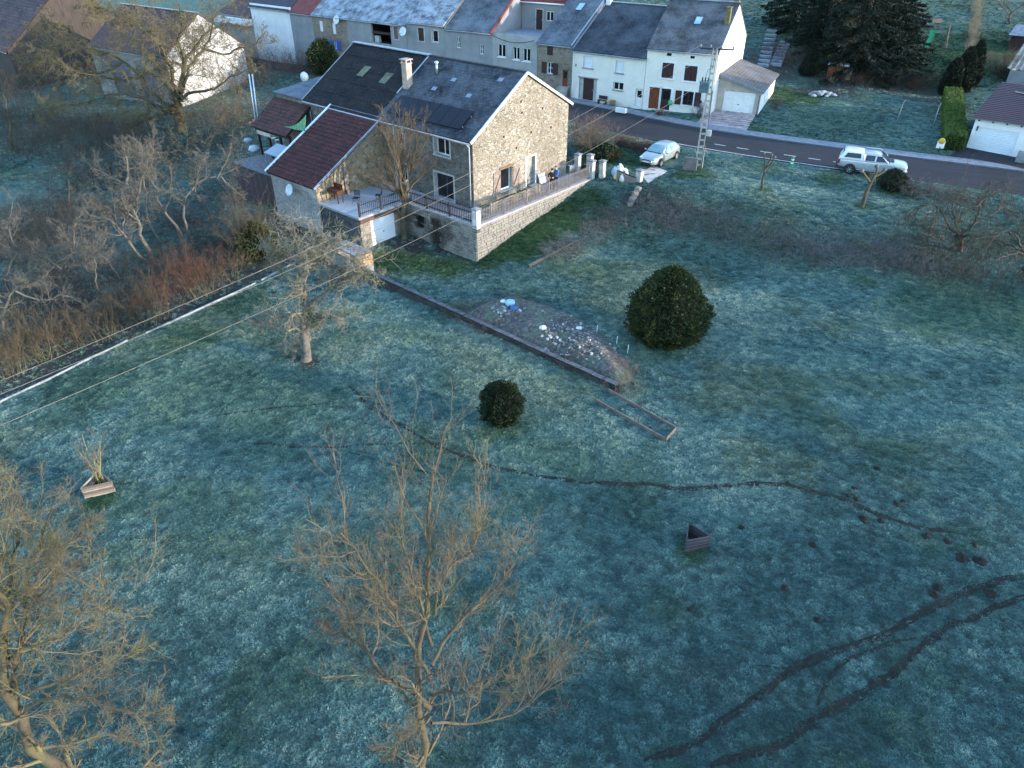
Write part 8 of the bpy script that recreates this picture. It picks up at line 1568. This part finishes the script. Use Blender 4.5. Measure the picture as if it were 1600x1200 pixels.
# yard left of the annex: deck, poles, tank, sheets
dk = empty('yard_deck', hw(-4.8,-5.4,0), HROT, 'cluttered raised yard deck faced with brown boards left of the annex', 'deck'); m_ = MB(); m_.box(0,8.2,0,5.3,2.2,2.5); m_.build('deck_top', pm('deck_boards', lin(70,60,58), lin(50,44,44), 2, .9, frost=.25), dk)
for k in range(20): m_ = MB(); m_.box(k*.41,k*.41+.395,-.03,.0,-.4,2.45); m_.build('facing_board', pm('deck_facing_%d' % (k % 2), lin(74-10*(k % 2),60-8*(k % 2),62-8*(k % 2)), None, 3, .85), dk)
for k in range(12): m_ = MB(); m_.box(-.03,.0,.0+k*.44,.43+k*.44,-.4,2.45); m_.build('side_board', pm('deck_facing_0', lin(74,60,62)), dk)
def yard(px_, py_, z): return P(px_, py_, z)
for k, (x, lb) in enumerate(((403,'left of two pale aluminium poles leaning over the yard'), (407,'right of two pale aluminium poles leaning over the yard'))):
    p0 = np.append(P(x,216,2.4)[:2], 2.4); p1 = PY(389+k*5,116,p0[1]+.3); m_ = MB(); m_.tube([(0,0,0), tuple(p1-p0)], .055, 8); tag(m_.build('aluminium_pole', pm('bright_alu', (.6,.64,.7,1), (.5,.54,.6,1), 3, .35, metal=.4), None, p0), lb, 'pole', 'poles in the yard')
p0 = hw(1.6,-3.9,2.5); tk = empty('blue_tank', p0, HROT, 'bright blue tank standing in the yard behind the annex', 'tank'); m_ = MB(); m_.lathe([(.001,0),(1.0,0),(1.05,.1),(1.0,.5),(1.05,.6),(1.0,1.1),(.95,1.15),(.001,1.2)], (0,0,0), 18); m_.build('body', pm('tank_blue', lin(20,70,190), lin(16,56,160), 2, .5), tk); m_ = MB(); m_.lathe([(.3,1.19),(.3,1.28),(.001,1.3)], (0,0,0), 12); m_.build('lid', BLKPL, tk)
p0 = hw(.6,-4.0,4.0); m_ = MB(); slab_quad(m_, (-1.0,-.7,0), (1.0,-.7,0), (1.0,.7,.45), (-1.0,.7,.45), .04); m_.beam((-.9,-.6,-1.3),(-.9,-.6,0),.06,.06); m_.beam((.9,-.6,-1.3),(.9,-.6,0),.06,.06); m_.beam((.9,.6,-1.3),(.9,.6,.4),.06,.06); m_.beam((-.9,.6,-1.3),(-.9,.6,.4),.06,.06); sh_ = m_.build('pale_sheet_roof', pm('pale_blue_sheet', (.22,.28,.33,1), (.18,.23,.28,1), 2, .5), None, p0, (0,0,HROT)); tag(sh_, 'pale sheet on posts sheltering the blue tank', 'shelter')
tp = MB(); _pl = hw(0,-3.3); A0 = onplane(444,197,_pl,HG); A1 = onplane(478,180,_pl,HG); A2 = onplane(477,205,_pl,HG); n = 8
for i in range(n):
    for j in range(n-i):
        f = lambda u, v: A0*(1-u-v)+A1*u+A2*v+np.array([0,0,-.55*(u*(1-u-v)*2.2+v*(1-u-v)*.4)])-A0
        tp.face([f(i/n,j/n), f((i+1)/n,j/n), f(i/n,(j+1)/n)], 0, True)
        if j < n-i-1: tp.face([f((i+1)/n,j/n), f((i+1)/n,(j+1)/n), f(i/n,(j+1)/n)], 0, True)
to = tp.build('green_tarpaulin', pm('green_tarp', lin(110,160,120), lin(86,136,100), 2, .6), None, A0); tag(to, 'sagging green tarpaulin hung above the blue tank', 'tarpaulin'); md = to.modifiers.new('s', 'SOLIDIFY'); md.thickness = .02
for k, (x, y, s, c_, lb) in enumerate(((398,236,.45,(.42,.5,.56,1),'grey-blue cloth draped over the yard deck edge'), (417,217,.2,(.55,.58,.62,1),'white bucket on the yard deck behind the cloth'), (427,222,.24,(.6,.63,.66,1),'white plastic tub right of the bucket in the yard'), (433,224,.2,(.66,.68,.7,1),'small white tub beside the larger tub in the yard'), (388,222,.35,(.3,.36,.42,1),'frosted heap of sacking at the left end of the yard'))):
    g_ = np.append(P(x, y, 2.5)[:2], 2.5); m_ = MB()
    if k in (1, 2, 3): m_.lathe([(.001,0),(s*.75,0),(s,s*1.6),(s*1.08,s*1.6),(s*1.0,s*1.5),(.001,s*1.3)], (0,0,0), 12)
    else: m_.ball((0,0,s*.4), (s*1.1,s*.8,s*.7), 12, 8, jit=.2, rng=random.Random(k))
    tag(m_.build('yard_item', pm('yard_%d' % k, c_, None, 3, .6), None, g_), lb, 'yard clutter')
for k, (x, y, z, lb) in enumerate(((391,192,4.0,'left of three small pink buoys hanging by the poles'), (397,189,4.1,'middle of three small pink buoys hanging by the poles'), (402,188,4.1,'right of three small pink buoys hanging by the poles'))): g_ = P(x, y, z); m_ = MB(); m_.ball((0,0,0), .13, 10, 8); tag(m_.build('buoy', pm('pink_buoy', lin(214,120,110)), None, g_), lb, 'buoy')
g_ = P(475,116,3.4); g_[2] = hz(g_[0], g_[1])+.0; m_ = MB(); m_.ball((0,0,.5), (.5,.45,.6), 12, 8, jit=.05, rng=random.Random(3)); tag(m_.build('white_gas_tank', FRAME_W, None, g_), 'white rounded tank half hidden in the brush behind the extension', 'tank')
# little hut of pale blocks beside the fruit tree
hb_ = G(560,432); ht_ = empty('block_hut', hb_, HROT, 'small unroofed hut of pale blocks left of the low meadow wall', 'hut'); PB_ = pm('orange_block', lin(190,150,104), lin(160,124,84), 1.5, .9); r = random.Random(4)
for row in range(7):
    for k in range(3): m_ = MB(); m_.box(-.02,.16,.02+k*.42,.42+k*.42,row*.2+.004,row*.2+.196); m_.build('block', PB_ if row > 2 else CONC, ht_)
m_ = MB(); m_.box(-2.6,-.03,0,.16,-.2,1.0); m_.build('front_wall', pm('hut_grey', lin(120,116,112), lin(92,90,88), 2, .9), ht_); m_ = MB(); m_.box(-2.7,.1,.0,1.3,1.42,1.5); m_.build('roof_sheet', pm('hut_roof', lin(108,96,92), lin(84,76,74), 2, .9, frost=.4), ht_)
m_ = MB(); m_.box(-2.6,-2.45,.17,1.28,-.2,1.41); m_.build('left_wall', CONC, ht_)
# ------------------------------------------------------------------ garden across the road
ta, tb_ = G(1399,194,3.6), G(1457,200,3.5)
for k, (g_, lb) in enumerate(((ta, 'left T-shaped washing line post on the lawn'), (tb_, 'right T-shaped washing line post near the hedge'))):
    cl = empty('washing_line_post', g_, radians(-25), lb, 'post', 'washing line posts'); PO = pm('galvanised', lin(150,152,150), None, 3, .5, metal=.4); m_ = MB(); m_.tube([(0,0,-.2),(.18 if k == 0 else 0,0,1.95)], .04, 8); m_.build('post', PO, cl)
    tx = .18 if k == 0 else 0
    for s in (-1, 1): m_ = MB(); m_.tube([(tx,0,1.93),(tx+.1*s,s*.45,2.12)], .03, 6); m_.build('arm', PO, cl)
for s in (-.45, 0, .45): m_ = MB(); a_ = Vector(ta)+Vector((.2,s,2.1)); b_ = Vector(tb_)+Vector((0,s,2.1)); m_.tube([(0,0,0), (b_-a_)*.5+Vector((0,0,-.06)), b_-a_], .008, 4); tag(m_.build('washing_line', PO, None, a_), '%s line of the washing line strung over the lawn' % {-.45:'nearest', 0:'middle', .45:'farthest'}[s], 'line')
g_ = G(1284,150,3.7); m_ = MB(); rk = random.Random(9)
for k in range(60):
    ra_ = rk.random()**.6; aa_ = rk.uniform(0, 6.28); s_ = rk.uniform(.10,.26); m_.ball((1.5*ra_*cos(aa_), .75*ra_*sin(aa_), .38*(1-ra_**2)), (s_*1.3, s_, s_*.8), 7, 5, jit=.25, rng=rk)
so_ = m_.build('white_rockery', pm('pale_rocks', (.20,.225,.24,1), (.13,.15,.165,1), 3, .9, frost=.3), None, g_); tag(so_, 'pale frosted rockery mound on the lawn across the road', 'rockery', kind='stuff')
g_ = G(1306,122,4.4); wsd = empty('log_store', g_, radians(-25), 'small rusty log store with white top under the spruces', 'shed'); m_ = MB(); m_.box(-1.0,1.0,-.6,.6,0,1.4); m_.build('body', pm('rusty_sheet', lin(120,72,52), lin(88,54,42), 2, .85), wsd); m_ = MB(); m_.box(-1.1,1.1,-.7,.7,1.41,1.5); m_.build('top', pm('snowy_sheet', (.5,.54,.6,1), None, 3, .7), wsd); m_ = MB(); m_.box(1.02,1.5,-.6,.6,0,1.0); m_.build('log_pile', pm('logs', lin(150,132,110), lin(110,96,82), 9, .9), wsd)
for st, (x0, y0, x1, y1, nn, lb) in enumerate(((1192,103,1206,50,9,'left flight of stone garden steps behind the garage'), (1212,102,1226,68,8,'right flight of stone garden steps behind the garage'))):
    ss = empty('garden_steps', G(x0, y0, 4.6), 0, lb, 'steps'); o0 = Vector(ss.location)
    for k in range(nn): t = k/(nn-1); g_ = G(x0+(x1-x0)*t, y0+(y1-y0)*t, 5+2*t); m_ = MB(); m_.obox(Vector(g_)-o0+Vector((0,0,.08)), (1.3,.5,.3), Matrix.Rotation(radians(-28), 3, 'Z')); m_.build('step', pm('step_stone', (.22,.24,.28,1), (.16,.17,.2,1), 2, .9, frost=.3), ss)
for k, (x, y, ht) in enumerate(((1242,45,1.5),(1228,42,1.2),(1255,52,1.4),(1262,48,1.6),(1270,50,1.2),(1276,36,1.4),(1219,36,1.6),(1208,36,1.7))): g_ = G(x, y, 7.5); m_ = MB(); m_.tube([(0,0,-.2),(.06*(k % 3),0,ht)], .035, 6); tag(m_.build('garden_stake', pm('pale_stake', lin(150,140,124)), None, g_), 'thin pale bean stake on the dark garden slope behind the garage', 'stake', 'bean stakes')
# swing frame with green slide
g_ = G(1447,74,7.4); sl_ = empty('play_slide', g_, radians(-20), 'green slide on a wooden swing frame in the top garden', 'slide'); WD = pm('play_wood', lin(124,110,92), lin(96,86,74), 3, .85)
m_ = MB(); q0 = (0,-.9,.12); q1 = (.35,1.0,1.75); d_ = Vector(q1)-Vector(q0)
m_.beam(q0, q1, .5, .05); m_.build('chute', pm('slide_green', lin(52,150,104)), sl_)
for s in (-.26,.26): m_ = MB(); m_.beam(Vector(q0)+Vector((s,0,.07)), Vector(q1)+Vector((s,0,.07)), .05, .14); m_.build('chute_side', pm('slide_green_dark', lin(38,122,84)), sl_)
for (a_, b_) in (((.1,1.2,0),(.35,1.1,2.6)), ((.65,1.2,0),(.6,1.1,2.6)), ((2.2,1.9,0),(2.0,1.1,2.5)), ((2.2,.2,0),(2.0,1.1,2.5))): m_ = MB(); m_.beam(a_, b_, .1, .1); m_.build('frame_leg', WD, sl_)
m_ = MB(); m_.beam((.3,1.1,2.5), (2.1,1.1,2.5), .1, .1); m_.build('cross_beam', WD, sl_); m_ = MB(); slab_quad(m_, (0,.7,2.6), (1.0,.7,2.6), (1.0,1.3,3.0), (0,1.3,3.0), .05); m_.build('roof_board', WD, sl_)
# small things by the village houses
f = Front((6.4,82.3), (13.33,77.45), Z0)
def vp(u, d, z=0.0): q = f.a+f.u*u-f.n*d; return np.array([q[0], q[1], Z0+z-.02])
bn = empty('garden_bench', vp(4.2,.7), f.rot, 'small dark bench against the cream house front', 'bench'); m_ = MB(); m_.box(-.5,.5,-.2,.2,.4,.45); m_.build('seat', BROWN, bn); m_ = MB(); m_.box(-.5,.5,.16,.2,.5,.85); m_.build('backrest', BROWN, bn)
for x in (-.42,.42): m_ = MB(); m_.box(x-.04,x+.04,-.18,.18,0,.4); m_.build('leg', BROWN, bn)
bn = empty('wooden_tub', vp(5.4,.6), 0, 'wooden tub planter right of the bench at the cream house', 'planter'); m_ = MB(); m_.lathe([(.001,0),(.28,0),(.34,.5),(.3,.5),(.28,.42),(.001,.42)], (0,0,0), 14); m_.build('tub', pm('tub_wood', lin(112,96,70)), bn)
g_ = G(1028,183,3.3); bn = empty('stone_trough', vp(7.6,2.9,.1), f.rot, 'white stone trough at the pavement edge before the cream house', 'trough'); m_ = MB(); m_.box(-.55,.55,-.2,.2,0,.1); m_.build('base', FRAME_W, bn)
for (x0, x1, y0, y1) in ((-.55,.55,-.2,-.12),(-.55,.55,.12,.2),(-.55,-.47,-.12,.12),(.47,.55,-.12,.12)): m_ = MB(); m_.box(x0,x1,y0,y1,.1,.42); m_.build('side', FRAME_W, bn)
g_ = G(1031,182,3.3); bn = empty('terracotta_planter', g_, 0, 'brown terracotta planter at the front garden corner', 'planter'); m_ = MB(); m_.lathe([(.001,0),(.26,0),(.36,.5),(.4,.5),(.4,.58),(.33,.58),(.3,.45),(.001,.45)], (0,0,0), 14); m_.build('pot', pm('brown_pot', lin(118,86,74)), bn)
g_ = G(1123,168,3.5); bn = empty('refuse_bin', g_, 0, 'round grey metal bin beside the white garage door', 'bin'); m_ = MB(); m_.lathe([(.001,0),(.3,0),(.33,.7),(.36,.7)], (0,0,0), 16); m_.build('body', ZINC, bn); m_ = MB(); m_.lathe([(.37,.71),(.34,.78),(.1,.84),(.001,.85)], (0,0,0), 16); m_.build('lid', ZINC, bn)
f = Front(P(1509,232,3.2)[:2], P(1600,247,3.2)[:2], 3.2); dv = empty('garage_forecourt', (f.a[0], f.a[1], 0), f.rot, 'dark asphalt forecourt in front of the white garage at the right edge', 'forecourt'); m_ = MB(); p_ = [f.a+f.u*x-f.n*y for x, y in ((-.3,.05),(-.6,3.2),(5.6,3.2),(5.2,.05))]
t_ = [Vector((f.u @ (p-f.a), f.n @ (p-f.a), max(hz(*p)+.06, 3.14))) for p in p_]; m_.hexa([v-Vector((0,0,.4)) for v in t_], t_); m_.build('surface', ASPH, dv)
EXCL_POLY.append([tuple(p) for p in p_])
make_grass()
scene.cycles.max_bounces = 4; scene.cycles.diffuse_bounces = 2; scene.cycles.glossy_bounces = 2
